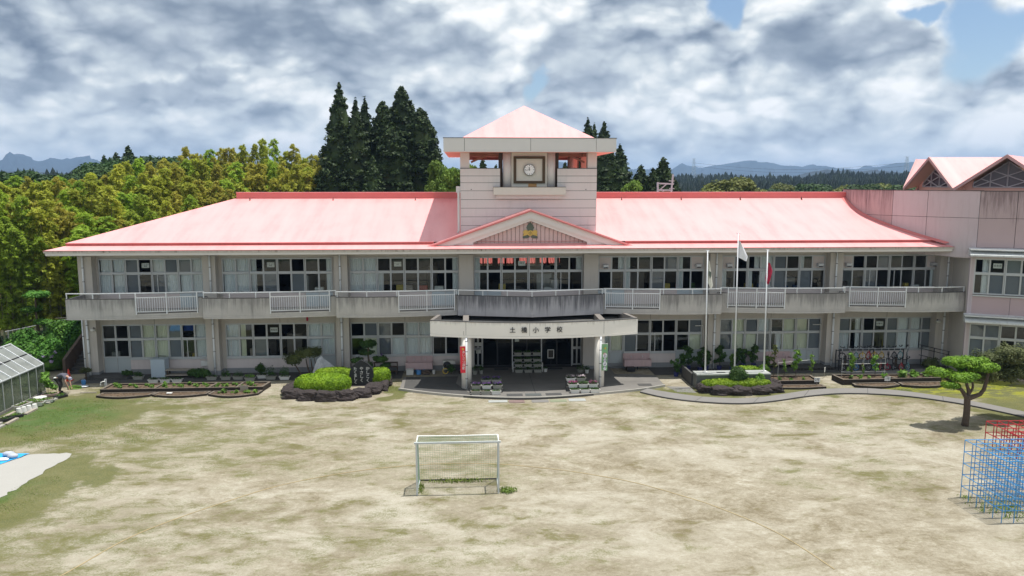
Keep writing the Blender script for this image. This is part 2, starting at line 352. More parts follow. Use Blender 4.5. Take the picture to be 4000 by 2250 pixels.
a6 = t.noise(t.mapping(P, loc=(31, 7, 0), sc=(.6, 1.1, 1)), 1.1, 7, .68, .3)
lawn = mx_(ell(-25.5, -7.5, 4.5, 3.8), ell(-30, -10, 6, 5), ell(-22.5, -18, 3.0, 3.5), ell(24.5, -5.3, 5.5, 3.0), ell(12, -5, 6, 1.6), ell(-8, -4, 1.2, 1.8), ell(29, -10, 5, 5))
semi = mx_(ell(-17, -10, 14, 5), ell(-24, -22, 7, 6), ell(14, -11, 14, 4), ell(-5, -8, 9, 1.8), ell(-4, -17.5, 4, 3), ell(12.5, -18.5, 3.5, 2.2), ell(8, -8, 5, 1.5), ell(-10, -24, 12, 4), ell(-10,-15,9,3))
sand = t.ramp(t.math('ADD', t.math('MULTIPLY', a1, .34), t.math('ADD', t.math('MULTIPLY', a2, .28), t.math('ADD', t.math('MULTIPLY', a3, .14), t.math('MULTIPLY', a7, .24)))), [(.37, (.135, .112, .07)), (.455, (.225, .192, .132)), (.53, (.325, .29, .22)), (.62, (.47, .44, .365))])
sand = t.mix(t.math('MULTIPLY', t.sstep(a4, .42, .62), .30), sand, (.40, .37, .30))
gr = t.math('ADD', t.math('MULTIPLY', a6, .48), t.math('ADD', t.math('MULTIPLY', a3, .34), t.math('MULTIPLY', a2, .18)))
leftg = ell(-27, -16, 13, 14, .9); gb = t.math('ADD', t.math('ADD', gr, t.math('MULTIPLY', leftg, .055)), t.math('ADD', t.math('MULTIPLY', lawn, .26), t.math('MULTIPLY', semi, .07)))
gmask = t.sstep(gb, .53, .68)
gcol = t.ramp(t.math('ADD', t.math('MULTIPLY', a3, .6), t.math('MULTIPLY', a6, .4)), [(.35, (.055, .075, .018)), (.5, (.11, .115, .035)), (.65, (.165, .155, .062))])
green = mx_(ell(-25.8, -7.6, 3.2, 2.8, .9), ell(-22.9, -18.3, 2.2, 1.3, .9))
gcol = t.mix(t.math('MULTIPLY', green, t.sstep(a6, .36, .5)), gcol, (.05, .105, .014))
yel = ell(25.2, -5.2, 5.0, 2.8, .9)
gcol = t.mix(t.math('MULTIPLY', yel, t.sstep(a6, .44, .56)), gcol, (.25, .26, .010))
blch = t.math('MULTIPLY', mx_(ell(2, -11.5, 14, 3.6, .9), ell(-13, -8.5, 7, 1.8, .9), ell(-6, -22, 14, 3.5, .9), ell(12, -15, 8, 3, .9)), t.sstep(a1, .40, .60)); sand = t.mix(t.math('MULTIPLY', blch, .30), sand, (.50, .475, .41))
brn = t.math('MULTIPLY', t.sstep(a6, .52, .66), t.sstep(a1, .58, .42))
sand = t.mix(t.math('MULTIPLY', brn, .7), sand, (.15, .12, .062))
c = t.mix(t.math('MULTIPLY', gmask, .88), sand, gcol)
dk = t.sstep(a3, .70, .80); c = t.mix(t.math('MULTIPLY', dk, .5), c, (.07, .062, .03))
k = t.math('ADD', t.math('MULTIPLY', t.math('SUBTRACT', t.math('ADD', t.math('MULTIPLY', a5, .5), t.math('MULTIPLY', a8, .5)), .5), .75), 1.0)
mul = t.node('ShaderNodeVectorMath', operation='SCALE'); t.l.new(c, mul.inputs[0]); t.l.new(k, mul.inputs[3])
t.l.new(mul.outputs[0], b.inputs['Base Color']); b.inputs['Roughness'].default_value = .95; b.inputs['Specular IOR Level'].default_value = .15
bump(t, b, t.math('ADD', a3, t.math('MULTIPLY', a5, .6)), .55, .05)
far_ground = M('far_ground', (.05, .08, .03), .95, .4, .01, .3, .3, bmp=0)
lit_floor = M('forest_floor', (.05, .045, .02), .95, .4, .5, .3, 6, bmp=.5)

# ------------------------------------------------------------------ geometry helpers
class MB:
    def __init__(s): s.v = []; s.f = []
    def add(s, vs, fs):
        b = len(s.v); s.v += [tuple(v) for v in vs]; s.f += [tuple(i+b for i in f) for f in fs]; return s
    def box(s, x0, y0, z0, x1, y1, z1):
        return s.add([(x0,y0,z0),(x1,y0,z0),(x1,y1,z0),(x0,y1,z0),(x0,y0,z1),(x1,y0,z1),(x1,y1,z1),(x0,y1,z1)],
                     [(0,3,2,1),(4,5,6,7),(0,1,5,4),(1,2,6,5),(2,3,7,6),(3,0,4,7)])
    def bar(s, a, b, w, h=None, up=(0,0,1)):
        h = h or w; a = Vector(a); b = Vector(b); d = (b-a).normalized(); u = Vector(up)
        if abs(d.dot(u)) > .95: u = Vector((0,1,0))
        r = d.cross(u).normalized()*(w/2); q = r.cross(d).normalized()*(h/2)
        vs = [p+sx*r+sy*q for p in (a,b) for sx,sy in ((-1,-1),(1,-1),(1,1),(-1,1))]
        return s.add(vs, [(0,1,2,3),(7,6,5,4),(0,4,5,1),(1,5,6,2),(2,6,7,3),(3,7,4,0)])
    def tube(s, pts, rad, n=6, cap=True):
        pts = [Vector(p) for p in pts]; rs = rad if isinstance(rad,(list,tuple)) else [rad]*len(pts)
        base = len(s.v); prev = None
        for i,p in enumerate(pts):
            d = (pts[min(i+1,len(pts)-1)]-pts[max(i-1,0)]).normalized()
            if prev is None:
                u = Vector((0,0,1)) if abs(d.z) < .9 else Vector((1,0,0)); prev = d.cross(u).normalized()
            prev = (prev-d*prev.dot(d)).normalized(); q = d.cross(prev)
            for k in range(n):
                a = 2*math.pi*k/n; s.v.append(tuple(p+(prev*math.cos(a)+q*math.sin(a))*rs[i]))
        for i in range(len(pts)-1):
            for k in range(n):
                a = base+i*n+k; b = base+i*n+(k+1)%n; s.f.append((a,b,b+n,a+n))
        if cap:
            s.f.append(tuple(base+k for k in range(n))[::-1]); s.f.append(tuple(base+(len(pts)-1)*n+k for k in range(n)))
        return s
    def cyl(s, x, y, z0, z1, r, n=14, r2=None):
        return s.tube([(x,y,z0),(x,y,z1)], [r, r if r2 is None else r2], n)
    def prism(s, poly, z0, z1):
        n = len(poly); z0s = z0 if isinstance(z0,(list,tuple)) else [z0]*n
        vs = [(p[0],p[1],z0s[i]) for i,p in enumerate(poly)]+[(p[0],p[1],z1) for p in poly]
        A = sum(poly[i][0]*poly[(i+1)%n][1]-poly[(i+1)%n][0]*poly[i][1] for i in range(n))
        fs = [tuple(range(n))[::-1], tuple(range(n,2*n))]+[(i,(i+1)%n,(i+1)%n+n,i+n) for i in range(n)]
        if A < 0: fs = [f[::-1] for f in fs]
        return s.add(vs, fs)
    def prismY(s, poly, y0, y1):
        """polygon in x,z pushed along y"""
        n = len(poly); vs = [(p[0],y0,p[1]) for p in poly]+[(p[0],y1,p[1]) for p in poly]
        A = sum(poly[i][0]*poly[(i+1)%n][1]-poly[(i+1)%n][0]*poly[i][1] for i in range(n))
        fs = [tuple(range(n)), tuple(range(n,2*n))[::-1]]+[(i,i+n,(i+1)%n+n,(i+1)%n) for i in range(n)]
        if A < 0: fs = [f[::-1] for f in fs]
        return s.add(vs, fs)
    def quad(s, *p): return s.add(p, [tuple(range(len(p)))])
    def ellipsoid(s, c, r, nu=12, nv=8, jit=0.0, seed=0):
        rr = random.Random(seed); vs = [(c[0],c[1],c[2]+r[2])]; fs = []
        for j in range(1,nv):
            for i in range(nu):
                a = 2*math.pi*i/nu; e = math.pi*j/nv; k = 1+rr.uniform(-jit,jit)
                vs.append((c[0]+r[0]*k*math.sin(e)*math.cos(a), c[1]+r[1]*k*math.sin(e)*math.sin(a), c[2]+r[2]*k*math.cos(e)))
        vs.append((c[0],c[1],c[2]-r[2]))
        for i in range(nu):
            fs.append((0,1+i,1+(i+1)%nu)); fs.append((len(vs)-1, 1+(nv-2)*nu+(i+1)%nu, 1+(nv-2)*nu+i))
            for j in range(nv-2):
                a = 1+j*nu+i; b = 1+j*nu+(i+1)%nu; fs.append((a,a+nu,b+nu,b))
        return s.add(vs, fs)
    def mesh(s, name):
        m = bpy.data.meshes.new(name); m.from_pydata(s.v, [], s.f); m.update(); return m
    def make(s, name, mat, parent=None, loc=(0,0,0), smooth=False, kind=None, rot=None):
        m = s.mesh(name)
        if mat: m.materials.append(mat)
        if smooth: m.polygons.foreach_set('use_smooth', [True]*len(m.polygons))
        return link(name, m, parent, loc, kind, rot)
def link(name, mesh, parent=None, loc=(0,0,0), kind=None, rot=None):
    o = bpy.data.objects.new(name, mesh); COL.objects.link(o); o.location = loc
    if rot: o.rotation_euler = rot
    if parent: o.parent = parent
    if kind: o['kind'] = kind
    return o
def thing(name, label, cat, loc=(0,0,0), rz=0, group=None):
    o = bpy.data.objects.new(name, None); COL.objects.link(o); o.empty_display_size = .1
    o.location = loc; o.rotation_euler = (0,0,rz); return tag(o, label, cat, group)
def tag(o, label, cat, group=None):
    o['label'] = label; o['category'] = cat
    if group: o['group'] = group
    return o
KIDS = {}
def dup(root, loc, rz=None, label=None, group=None, scale=None):
    def cp(o, par):
        c = o.copy(); COL.objects.link(c)
        if par: c.parent = par
        for ch in o.children: cp(ch, c)
        return c
    r = cp(root, None); r.location = loc
    if rz is not None: r.rotation_euler = (0,0,rz)
    if label: r['label'] = label
    if group: r['group'] = group
    if scale is not None: r.scale = scale if isinstance(scale,(tuple,list)) else (scale,)*3
    return r
def txt(s, size, mat, parent=None, loc=(0,0,0), rot=(R(90),0,0), name='lettering', depth=.004, align='CENTER', line=1.0, sx=1.0):
    cu = bpy.data.curves.new('t', 'FONT'); cu.body = s; cu.size = size; cu.extrude = depth
    cu.align_x = align; cu.align_y = 'CENTER'; cu.space_line = line; cu.resolution_u = 2
    o = bpy.data.objects.new('t', cu); COL.objects.link(o)
    dg = bpy.context.evaluated_depsgraph_get(); me = bpy.data.meshes.new_from_object(o.evaluated_get(dg))
    bpy.data.objects.remove(o); bpy.data.curves.remove(cu)
    me.materials.clear(); me.materials.append(mat)
    q = link(name, me, parent, loc, rot=rot); q.scale = (sx,1,1); return q

def leafmesh(name, blobs, n, size, mats, seed=0, shell=.55, droop=0.0, aspect=.45, up=.3, inner=None, power=None):
    """many small leaf faces through a set of ellipsoids"""
    g = np.random.default_rng(seed); B = np.array(blobs, float)
    wt = (B[:,3]*B[:,4]+B[:,3]*B[:,5]+B[:,4]*B[:,5])**(power or 1.0); wt /= wt.sum()
    k = g.choice(len(B), n, p=wt)
    d = g.normal(size=(n,3)); d /= np.linalg.norm(d,axis=1)[:,None]
    r = shell+(1.06-shell)*g.random(n)**.7
    c = B[k,:3]+d*B[k,3:6]*r[:,None]
    nrm = d*1.0+g.normal(size=(n,3))*.55; nrm[:,2] += up; nrm /= np.linalg.norm(nrm,axis=1)[:,None]
    a = np.cross(nrm, g.normal(size=(n,3))); a[:,2] -= droop; a -= nrm*(a*nrm).sum(1)[:,None]; a /= np.linalg.norm(a,axis=1)[:,None]+1e-9
    b = np.cross(nrm, a); s = size*(.6+.8*g.random(n))[:,None]
    v = np.stack([c-a*s*.5, c+b*s*aspect*.5, c+a*s*.6, c-b*s*aspect*.5], 1).reshape(-1,3)
    me = bpy.data.meshes.new(name); nv = len(v)
    me.vertices.add(nv); me.vertices.foreach_set('co', v.ravel())
    me.loops.add(nv); me.loops.foreach_set('vertex_index', np.arange(nv, dtype=np.int32))
    me.polygons.add(n); me.polygons.foreach_set('loop_start', np.arange(0,nv,4,dtype=np.int32)); me.polygons.foreach_set('loop_total', np.full(n,4,dtype=np.int32))
    me.update(); me.validate()
    for m in (mats if isinstance(mats,(list,tuple)) else [mats]): me.materials.append(m)
    return me
def sheet(name, pts, z, mat, kind='structure'):
    mb = MB(); mb.add([(x,y,z) for x,y in pts], [tuple(range(len(pts)))]); o = mb.make(name, mat)
    if kind: o['kind'] = kind
    return o
def strip(mb, A, B, z0, z1):
    """ribbon solid between two polylines of equal length"""
    for i in range(len(A)-1):
        mb.prism([A[i],A[i+1],B[i+1],B[i]], z0, z1)
    return mb
def lerp_pts(P, n):
    P = [Vector((*p,0)) for p in P]; L = [0]
    for i in range(len(P)-1): L.append(L[-1]+(P[i+1]-P[i]).length)
    out = []
    for k in range(n):
        s = L[-1]*k/(n-1); i = max(j for j in range(len(P)-1) if L[j] <= s+1e-9)
        f = (s-L[i])/(L[i+1]-L[i]); p = P[i].lerp(P[i+1], f); out.append((p.x,p.y))
    return out
def cat(P, n):
    """smooth curve through points"""
    out = []; m = len(P)
    for k in range(n):
        u = (m-1)*k/(n-1); i = min(int(u), m-2); f = u-i
        p = [P[max(i-1,0)], P[i], P[i+1], P[min(i+2,m-1)]]
        out.append(tuple(.5*((2*p[1][j])+(-p[0][j]+p[2][j])*f+(2*p[0][j]-5*p[1][j]+4*p[2][j]-p[3][j])*f*f+(-p[0][j]+3*p[1][j]-3*p[2][j]+p[3][j])*f**3) for j in range(len(P[0]))))
    return out
HAZE = 1.8e-4

# ================================================================== GROUND
mb = MB(); mb.add([(-12000,-400,-.35),(12000,-400,-.35),(12000,14000,-.35),(-12000,14000,-.35)], [(0,1,2,3)])
mb.make('terrain', far_ground, kind='structure')
mb = MB(); nx, ny = 60, 44
gx = np.linspace(-75,75,nx+1); gy = np.linspace(-70,60,ny+1)
vs = [(x,y,(0.0 if y < 18 else -.02)) for y in gy for x in gx]
fs = [(j*(nx+1)+i, j*(nx+1)+i+1, (j+1)*(nx+1)+i+1, (j+1)*(nx+1)+i) for j in range(ny) for i in range(nx)]
mb.add(vs, fs); mb.make('school_yard', yard_m, kind='structure')
# forest floor behind and beside the school
sheet('forest_floor', [(-75,1.5),(-31.5,1.5),(-31.5,8),(-29,17),(60,17),(60,59),(-75,59)], .004, lit_floor)

# mountains on the horizon and wooded hills
def ridge(name, prof, D, thick, zb=-20, seed=1):
    rr = np.random.default_rng(seed); pts = []
    xs = np.arange(prof[0][0], prof[-1][0]+1, 16); ys = np.interp(xs, [p[0] for p in prof], [p[1] for p in prof])
    ys = ys+np.convolve(rr.normal(size=len(xs))*3.2, np.ones(3)/3, 'same')
    rows = []; nr = 9
    for x, y in zip(xs, ys):
        t = at(x, y, D); row = []
        for j in range(nr):
            f = j/(nr-1); DD = D-thick*f; q = at(x, y, DD)
            zz = t[2]+(zb-t[2])*(f**1.3)+ (rr.normal()*thick*.010 if 0 < j < nr-1 else 0)
            row.append((q[0]+rr.normal()*thick*.006, q[1], zz))
        rows.append(row)
    mb = MB(); vs = [v for r in rows for v in r]; fs = []
    for i in range(len(rows)-1):
        for j in range(nr-1):
            a = i*nr+j; fs.append((a, a+1, a+nr+1, a+nr))
    # back side
    b = len(vs); vs += [(at(x,y,D+thick)[0], at(x,y,D+thick)[1], zb) for x,y in zip(xs,ys)]
    for i in range(len(rows)-1): fs.append((i*nr, (i+1)*nr, b+i+1, b+i))
    mb.add(vs, fs); return mb.make(name, mountain_m, kind='structure', smooth=True)
ridge('mountain_range', [(-600,640),(-200,650),(0,632),(40,604),(80,601),(110,612),(145,628),(200,622),(260,622),(330,612),(365,622),(420,650),(700,668),(1100,662),(1200,640),(1260,648),(1400,660),(2000,662),(2180,630),(2260,642),(2380,668),(2460,662),(2640,662),(2652,645),(2700,650),(2740,654),(2790,648),(2850,638),(2915,630),(2990,634),(3060,648),(3130,652),(3170,644),(3260,655),(3330,662),(3390,645),(3430,650),(3500,636),(3560,634),(3620,650),(3800,628),(4200,640),(4800,650)], 4200, 900, seed=3)
ridge('foothills', [(-600,672),(0,668),(300,680),(700,690),(1200,692),(2600,696),(2750,678),(2900,684),(3100,690),(3180,668),(3240,662),(3330,670),(3420,668),(3540,672),(3700,660),(4200,664),(4800,670)], 1500, 300, seed=5)

def conifers(name, spec, seed, mat, h=(11,22), tri=7):
    """thousands of small ragged conifers as one mass: spec = list of (px0, px1, D0, D1, number, ground function)"""
    g = np.random.default_rng(seed); V_ = []; F_ = []; n0 = 0
    for (x0,x1,D0,D1,n,ztop) in spec:
        for _ in range(n):
            D = D0+(D1-D0)*g.random()**.8; px = g.uniform(x0,x1); zt = np.interp(px, [p[0] for p in ztop], [p[1] for p in ztop])
            f = (D-D0)/(D1-D0+1e-6)
            p = at(px, zt+g.normal()*2.6, D1); top = p[2]*(.5+.5*f)+g.normal()*1.2; q = at(px, 700, D)
            hh = g.uniform(*h); r = hh*g.uniform(.17,.36)
            for k in range(3):
                zb = top-hh*(.28+.34*k); zt_ = top-hh*.26*k; rr = r*(.45+.32*k); a0 = g.random()*6
                V_.append((q[0],q[1],zt_)); m = tri
                for i in range(m):
                    a = a0+2*math.pi*i/m; s = rr*(.7+.6*g.random()); V_.append((q[0]+s*math.cos(a), q[1]+s*math.sin(a), zb-g.random()*hh*.08))
                for i in range(m): F_.append((n0, n0+1+i, n0+1+(i+1)%m))
                n0 += m+1
    me = bpy.data.meshes.new(name); me.from_pydata(V_, [], F_); me.materials.append(mat)
    return link(name, me, kind='stuff')
conifers('distant_forest', [
    (2600,3800,420,640,2300,[(2600,690),(2680,679),(2760,689),(2800,677),(2900,684),(3000,689),(3090,684),(3150,690),(3200,671),(3300,670),(3400,674),(3480,668),(3560,670),(3800,662)]),
    (2600,3900,260,420,1500,[(2600,712),(3000,712),(3200,704),(3900,700)]),
    (-300,700,260,420,1200,[(-300,690),(0,672),(60,668),(120,672),(200,668),(320,672),(700,676)]),
    (1700,2300,380,520,300,[(1700,668),(2300,668)]), (3800,4400,420,640,200,[(3800,662),(4400,660)])], 4, far_l)

# ================================================================== TREES
def tree_from(name, label, cat, crown_me, trunk_pts, trunk_r, group=None, extra=None):
    r = thing(name, label, cat, group=group); link('crown', crown_me, r)
    mb = MB(); mb.tube(trunk_pts, trunk_r, 7)
    for e in (extra or []): mb.tube(e[0], e[1], 5)
    mb.make('trunk', bark if cat != 'bamboo' else culm, r, smooth=True); return r
def core(blobs, mat, parent, f=.62, name='inner_foliage', seed=0):
    mb = MB()
    for i, q in enumerate(blobs): mb.ellipsoid(q[:3], (q[3]*f,q[4]*f,q[5]*f), 9, 6, .15, seed+i)
    return mb.make(name, mat, parent, kind='stuff')

def bamboo(i, mat, H, W, seed):
    g = random.Random(seed); bl = []; nb = 6; culms = []
    for k in range(nb):
        a = 6.28*(k+g.random()*.6)/nb; rr = g.uniform(.45,1.0)*W if k else .1; hh = H*g.uniform(.66,.95) if k else H
        bx, by = .35*rr*math.cos(a), .35*rr*math.sin(a); tx, ty = rr*math.cos(a), rr*math.sin(a)
        pts = [(bx,by,0),(bx*1.1,by*1.1,hh*.5),(tx*.6,ty*.6,hh*.82),(tx*1.05,ty*1.05,hh)]
        culms.append(cat(pts, 9)); cc = cat(pts, 40)
        for s in range(20):
            f = .16+.84*(s/19.)**.9; p = cc[min(39,int(f*39))]
            wd = W*(.07+.40*math.sin(math.pi*min(1,(1-f)*.95+.03))**.75)
            a2 = g.uniform(0,6.28); d = wd*g.uniform(.2,.9)
            bl.append((p[0]+d*math.cos(a2), p[1]+d*math.sin(a2), p[2]-.35*d, wd*g.uniform(.4,.75), wd*g.uniform(.4,.75), wd*g.uniform(.35,.6)))
            for q in range(3):
                d2 = d*g.uniform(.9,1.5)+.12*W; a3 = g.uniform(0,6.28); z_ = p[2]-.45*d2
                for e in range(3): bl.append((p[0]+d2*(.5+.3*e)*math.cos(a3), p[1]+d2*(.5+.3*e)*math.sin(a3), z_-.22*d2*e*e*.5, .13+.03*W, .13+.03*W, .10))
    me = leafmesh('bamboo_crown', bl, 24000, .30, mat, seed, .2, droop=1.3, aspect=.26, up=.75, power=.42)
    r = thing('bamboo_clump', '', 'bamboo'); link('crown', me, r)
    mb = MB()
    for c in culms: mb.tube(c, [.06-.005*j for j in range(9)], 4)
    mb.make('culm', culm, r); return r
BAM = [bamboo(i, bamboo_l[i%3], H, W, 40+i) for i, (H,W) in enumerate(((13,1.7),(12.5,1.5),(13.5,1.8),(12,1.35),(13,1.8),(12.5,1.6)))]
BCOL = ('olive yellow','straw yellow','fresh green')
used_b = set()
def put_bam(k, x, y, top, s, where='among the cedars behind the left roof ridge'):
    base = BAM[k]; H = (13,12.5,13.5,12,13,12.5)[k]; lab = 'feathery %s bamboo clump %s'%(BCOL[k%3],where); grp = '%s bamboo clumps %s'%(BCOL[k%3],where); sz = top/H
    if k in used_b: r = dup(base, (x,y,0))
    else: used_b.add(k); r = base; r.location = (x,y,0)
    r.scale = (s, s, sz); r.rotation_euler = (0,0,random.uniform(0,6.28)); tag(r, lab, 'bamboo', grp)
rows = [  # distance, [px range], profile of tops in photo rows
    (57, -120, 300, 78, [(-120,900),(0,930),(150,1020),(300,1010)]),
    (62, -160, 350, 72, [(-160,800),(0,850),(200,900),(350,960)]),
    (70, -160, 520, 66, [(-160,730),(0,780),(120,790),(330,840),(520,870)]),
    (77, -160, 760, 62, [(-160,700),(0,740),(200,720),(400,745),(600,790),(760,800)]),
    (85, -160, 960, 60, [(-160,690),(0,690),(180,725),(330,705),(520,700),(700,690),(960,735)]),
    (94, 400, 1300, 58, [(400,690),(460,650),(640,660),(760,640),(900,650),(1060,640),(1160,670),(1300,680)]),
    (104, 640, 1330, 52, [(640,628),(720,606),(860,600),(950,582),(1050,562),(1110,588),(1180,625),(1330,655)]),
]
WHERE = {57:'in the foremost row',62:'in the second row',70:'in the third row',77:'in the fourth row',85:'in the fifth row',94:'in the sixth row',104:'in the skyline row'}
for (D, x0, x1, step, prof) in rows:
    px = x0+random.uniform(0,20)
    while px < x1:
        py = np.interp(px, [p[0] for p in prof], [p[1] for p in prof])+random.gauss(-4,16)
        q = at(px, py, D+random.uniform(-2,2)); k = random.choice((0,1,2,3,4,0,1,5))
        if not (q[0] > -28.8 and q[1] < 17) and not (q[0] > -36 and q[1] < 10.5): put_bam(k, q[0], q[1], q[2]*1.02, random.uniform(.9,1.15)*(1.0 if D < 80 else 1.12), WHERE[D]+(' at the left edge' if px < 150 else ' nearer the school' if px < 520 else ' over the hipped roof'))
        px += step*random.uniform(.55,.9)
for (px, py, D, k) in ((1400,690,98,1),(1500,700,98,3),(1450,720,90,1),(1590,715,92,0),(1290,700,92,5),(1340,715,90,0),(1230,690,96,4)):
    q = at(px, py, D); put_bam(k, q[0], q[1], q[2], 1.0)

def cedar(seed, H, W, round_top=False, tiers=36, n=34000):
    g = random.Random(seed); bl = []
    def prof(f):
        if round_top: r = W*(1-max(0,f)**6.0)**.6*(.58+.42*(1-f))
        else: r = W*1.08*(1-f)**.78
        if f < .10: r *= .7+3*f
        return r
    for t in range(tiers*11):
        f = 1-(1-g.random())**.80 if not round_top else g.random(); z = H*(.10+.885*f); rad = prof(f)
        s = (.20+.19*rad)*g.uniform(.55,1.3); a = g.uniform(0,6.28); rr = max(0,rad-s*.55)*g.uniform(.80,1.10)
        bl.append((rr*math.cos(a), rr*math.sin(a), z-rr*.12, s, s, s*g.uniform(.55,.9)))
    if not round_top: bl.append((0,0,H*.985,.12,.12,H*.02)); bl.append((0,0,H*.965,.2,.2,H*.02))
    me = leafmesh('cedar_crown', bl, n, .36, cedar_l, seed, .5, droop=.3, aspect=.6, up=.35, power=.9)
    r = thing('cedar_tree', '', 'cedar tree'); link('crown', me, r)
    co = MB(); vs = []; fs = []; nu = 12; nz = 22
    for j in range(nz):
        f = j/(nz-1.)
        for i in range(nu):
            q = prof(f)*.84*g.uniform(.85,1.05); a = 6.28*i/nu; vs.append((q*math.cos(a), q*math.sin(a), H*(.12+.86*f)-q*.1))
    for j in range(nz-1):
        for i in range(nu): fs.append((j*nu+i, j*nu+(i+1)%nu, (j+1)*nu+(i+1)%nu, (j+1)*nu+i))
    co.add(vs, fs); co.make('inner_foliage', cedar_l, r, kind='stuff')
    MB().tube([(0,0,0),(0,0,H*.5),(0,0,H*.93)], [.35,.22,.05], 7).make('trunk', bark, r, smooth=True)
    return r
CED = [cedar(5, 24, 4.5), cedar(6, 24, 3.6), cedar(7, 24, 3.0, True), cedar(8, 24, 3.6, True), cedar(9, 16, 4.0)]
CH = (24,24,24,24,16); usedc = set()
def put_cedar(k, px, py, D, s, label, rz=0):
    q = at(px, py, D)
    if k in usedc: r = dup(CED[k], (q[0],q[1],0))
    else: usedc.add(k); r = CED[k]; r.location = (q[0],q[1],0)
    r.rotation_euler = (0,0,rz); r.scale = (s,s,q[2]/CH[k]); tag(r, label, 'cedar tree')
put_cedar(0, 1324, 322, 92, 1.02, 'tallest pointed dark cedar, leftmost of the group behind the left roof')
put_cedar(1, 1388, 385, 90, .98, 'pointed dark cedar just right of the tallest one', 1)
put_cedar(1, 1424, 380, 95, .95, 'narrow dark cedar at the middle gap of the tall group', 2.4)
put_cedar(2, 1494, 390, 93, .95, 'round topped cedar just right of the gap in the tall group', .5)
put_cedar(2, 1568, 330, 95, 1.05, 'tall ragged cedar with a knobbly rounded head behind the left roof', 2)
put_cedar(3, 1642, 413, 92, 1.0, 'blunt topped cedar at the right end of the tall group, left of the clock tower', 1.2)
put_cedar(3, 1530, 470, 90, .9, 'lower dark cedar filling the gap between two round topped cedars', 3.2)
put_cedar(4, 1455, 600, 88, .8, 'short dark cedar at the foot of the tall group', 3.2)
put_cedar(1, 2297, 463, 100, 1.1, 'pointed cedar rising over the right slope of the tower roof', 0)
put_cedar(1, 2322, 482, 104, .8, 'cedar half hidden behind the pointed cedar over the tower roof', 4)
put_cedar(0, 2360, 474, 98, .9, 'pointed cedar rising just above the right end of the tower fascia', 2)
put_cedar(0, 2422, 562, 92, 1.0, 'dark cedar right of the clock tower beside the fascia corner', 1)
put_cedar(1, 2390, 590, 90, 1.2, 'broad dark cedar filling the space right of the clock tower', 1)
put_cedar(4, 2505, 640, 90, 1.05, 'short rounded cedar between the tower cedar and the pyramid shaped one', 2)
put_cedar(4, 2592, 610, 92, 1.12, 'pyramid shaped cedar behind the grey rooftop cable frame', 0)
put_cedar(4, 2552, 652, 88, .8, 'low cedar in front of the pyramid shaped cedar', 4)
put_cedar(4, 2640, 700, 94, .8, 'lowest cedar at the right end of the right hand cedar group', 5)
put_cedar(4, 1886, 618, 96, .8, 'small dark cedar seen through the left opening of the clock tower', 1)
put_cedar(4, 1780, 655, 120, .8, 'small far cedar between the bright green tree and the tower', 2)
put_cedar(4, 1938, 640, 110, .7, 'far cedar at the right of the tower left opening', 2)
put_cedar(4, 2208, 630, 110, .8, 'small cedar seen through the right opening of the clock tower', 2)
put_cedar(4, 500, 565, 150, 1.2, 'dark cedar standing on top of the wooded rise at left', 2)
put_cedar(4, 452, 592, 155, 1.1, 'left companion of the dark cedar on the wooded rise', 1)
put_cedar(4, 405, 602, 155, .9, 'smallest dark cedar at the left edge of the wooded rise', 3)

green_b = leafmat('bright_broadleaf', (.07, .12, .015), (.15, .24, .03), (.24, .34, .05), .8, .3)
def broad(seed, H, W, mat, n=9000, size=.42):
    g = random.Random(seed); bl = []
    for k in range(46):
        a = g.uniform(0,6.28); e = g.uniform(-.2,1.4); rr = W*math.cos(e)*g.uniform(.55,1)
        s = W*g.uniform(.2,.34); bl.append((rr*math.cos(a), rr*math.sin(a), H*.58+H*.36*math.sin(e), s, s, s*.8))
    me = leafmesh('broadleaf_crown', bl, n, size, mat, seed, .5, aspect=.7, up=.5)
    r = thing('broadleaf_tree', '', 'tree'); link('crown', me, r); core([(0,0,H*.55,W*.85,W*.85,H*.36)], mat, r, .85)
    MB().tube([(0,0,0),(0,0,H*.3),(.1,.1,H*.6)], [.3,.25,.12], 7).make('trunk', bark, r, smooth=True); return r
BRO = [broad(1, 12, 4.6, broad_l), broad(2, 12, 4.4, broad_y), broad(3, 9, 2.1, green_b, 9000, .26)]
BH = (12,12,9); usedr = set()
def put_broad(k, px, py, D, s, label, group=None):
    q = at(px, py, D)
    if k in usedr: r = dup(BRO[k], (q[0],q[1],0))
    else: usedr.add(k); r = BRO[k]; r.location = (q[0],q[1],0)
    r.rotation_euler = (0,0,px*.7); r.scale = (s,s,q[2]/(BH[k]*.985)); tag(r, label, 'tree', group)
for i, (px,py) in enumerate(((360,655),(410,640),(470,625),(540,622),(600,618),(660,622),(720,628),(800,632))):
    put_broad(0, px, py, 128+5*(i%3), 1.15, 'dark rounded evergreen tree on the wooded rise behind the bamboo at left', 'dark evergreens on the left rise')
put_broad(0, 170, 690, 120, 1.1, 'dark rounded tree left of the rise beyond the bamboo tops'); put_broad(0, 60, 676, 110, 1.2, 'dark tree at the far left edge beyond the bamboo')
put_broad(0, 260, 690, 118, 1.1, 'dark rounded tree in the dip between the left edge and the rise')
put_broad(2, 1712, 628, 84, .85, 'bright green slender tree left of the clock tower'); put_broad(2, 1768, 658, 80, .95, 'bright green rounded tree touching the left side of the clock tower')
put_broad(2, 1835, 645, 92, .8, 'bright green treetop in the left opening of the clock tower'); put_broad(2, 2470, 705, 84, .8, 'bright green tree between the dark cedars right of the tower')
put_broad(1, 2868, 706, 130, 1.35, 'round olive green treetop above the right hand roof ridge')
put_broad(1, 2800, 733, 130, 1.0, 'low olive bush crown left of the round treetop above the ridge')
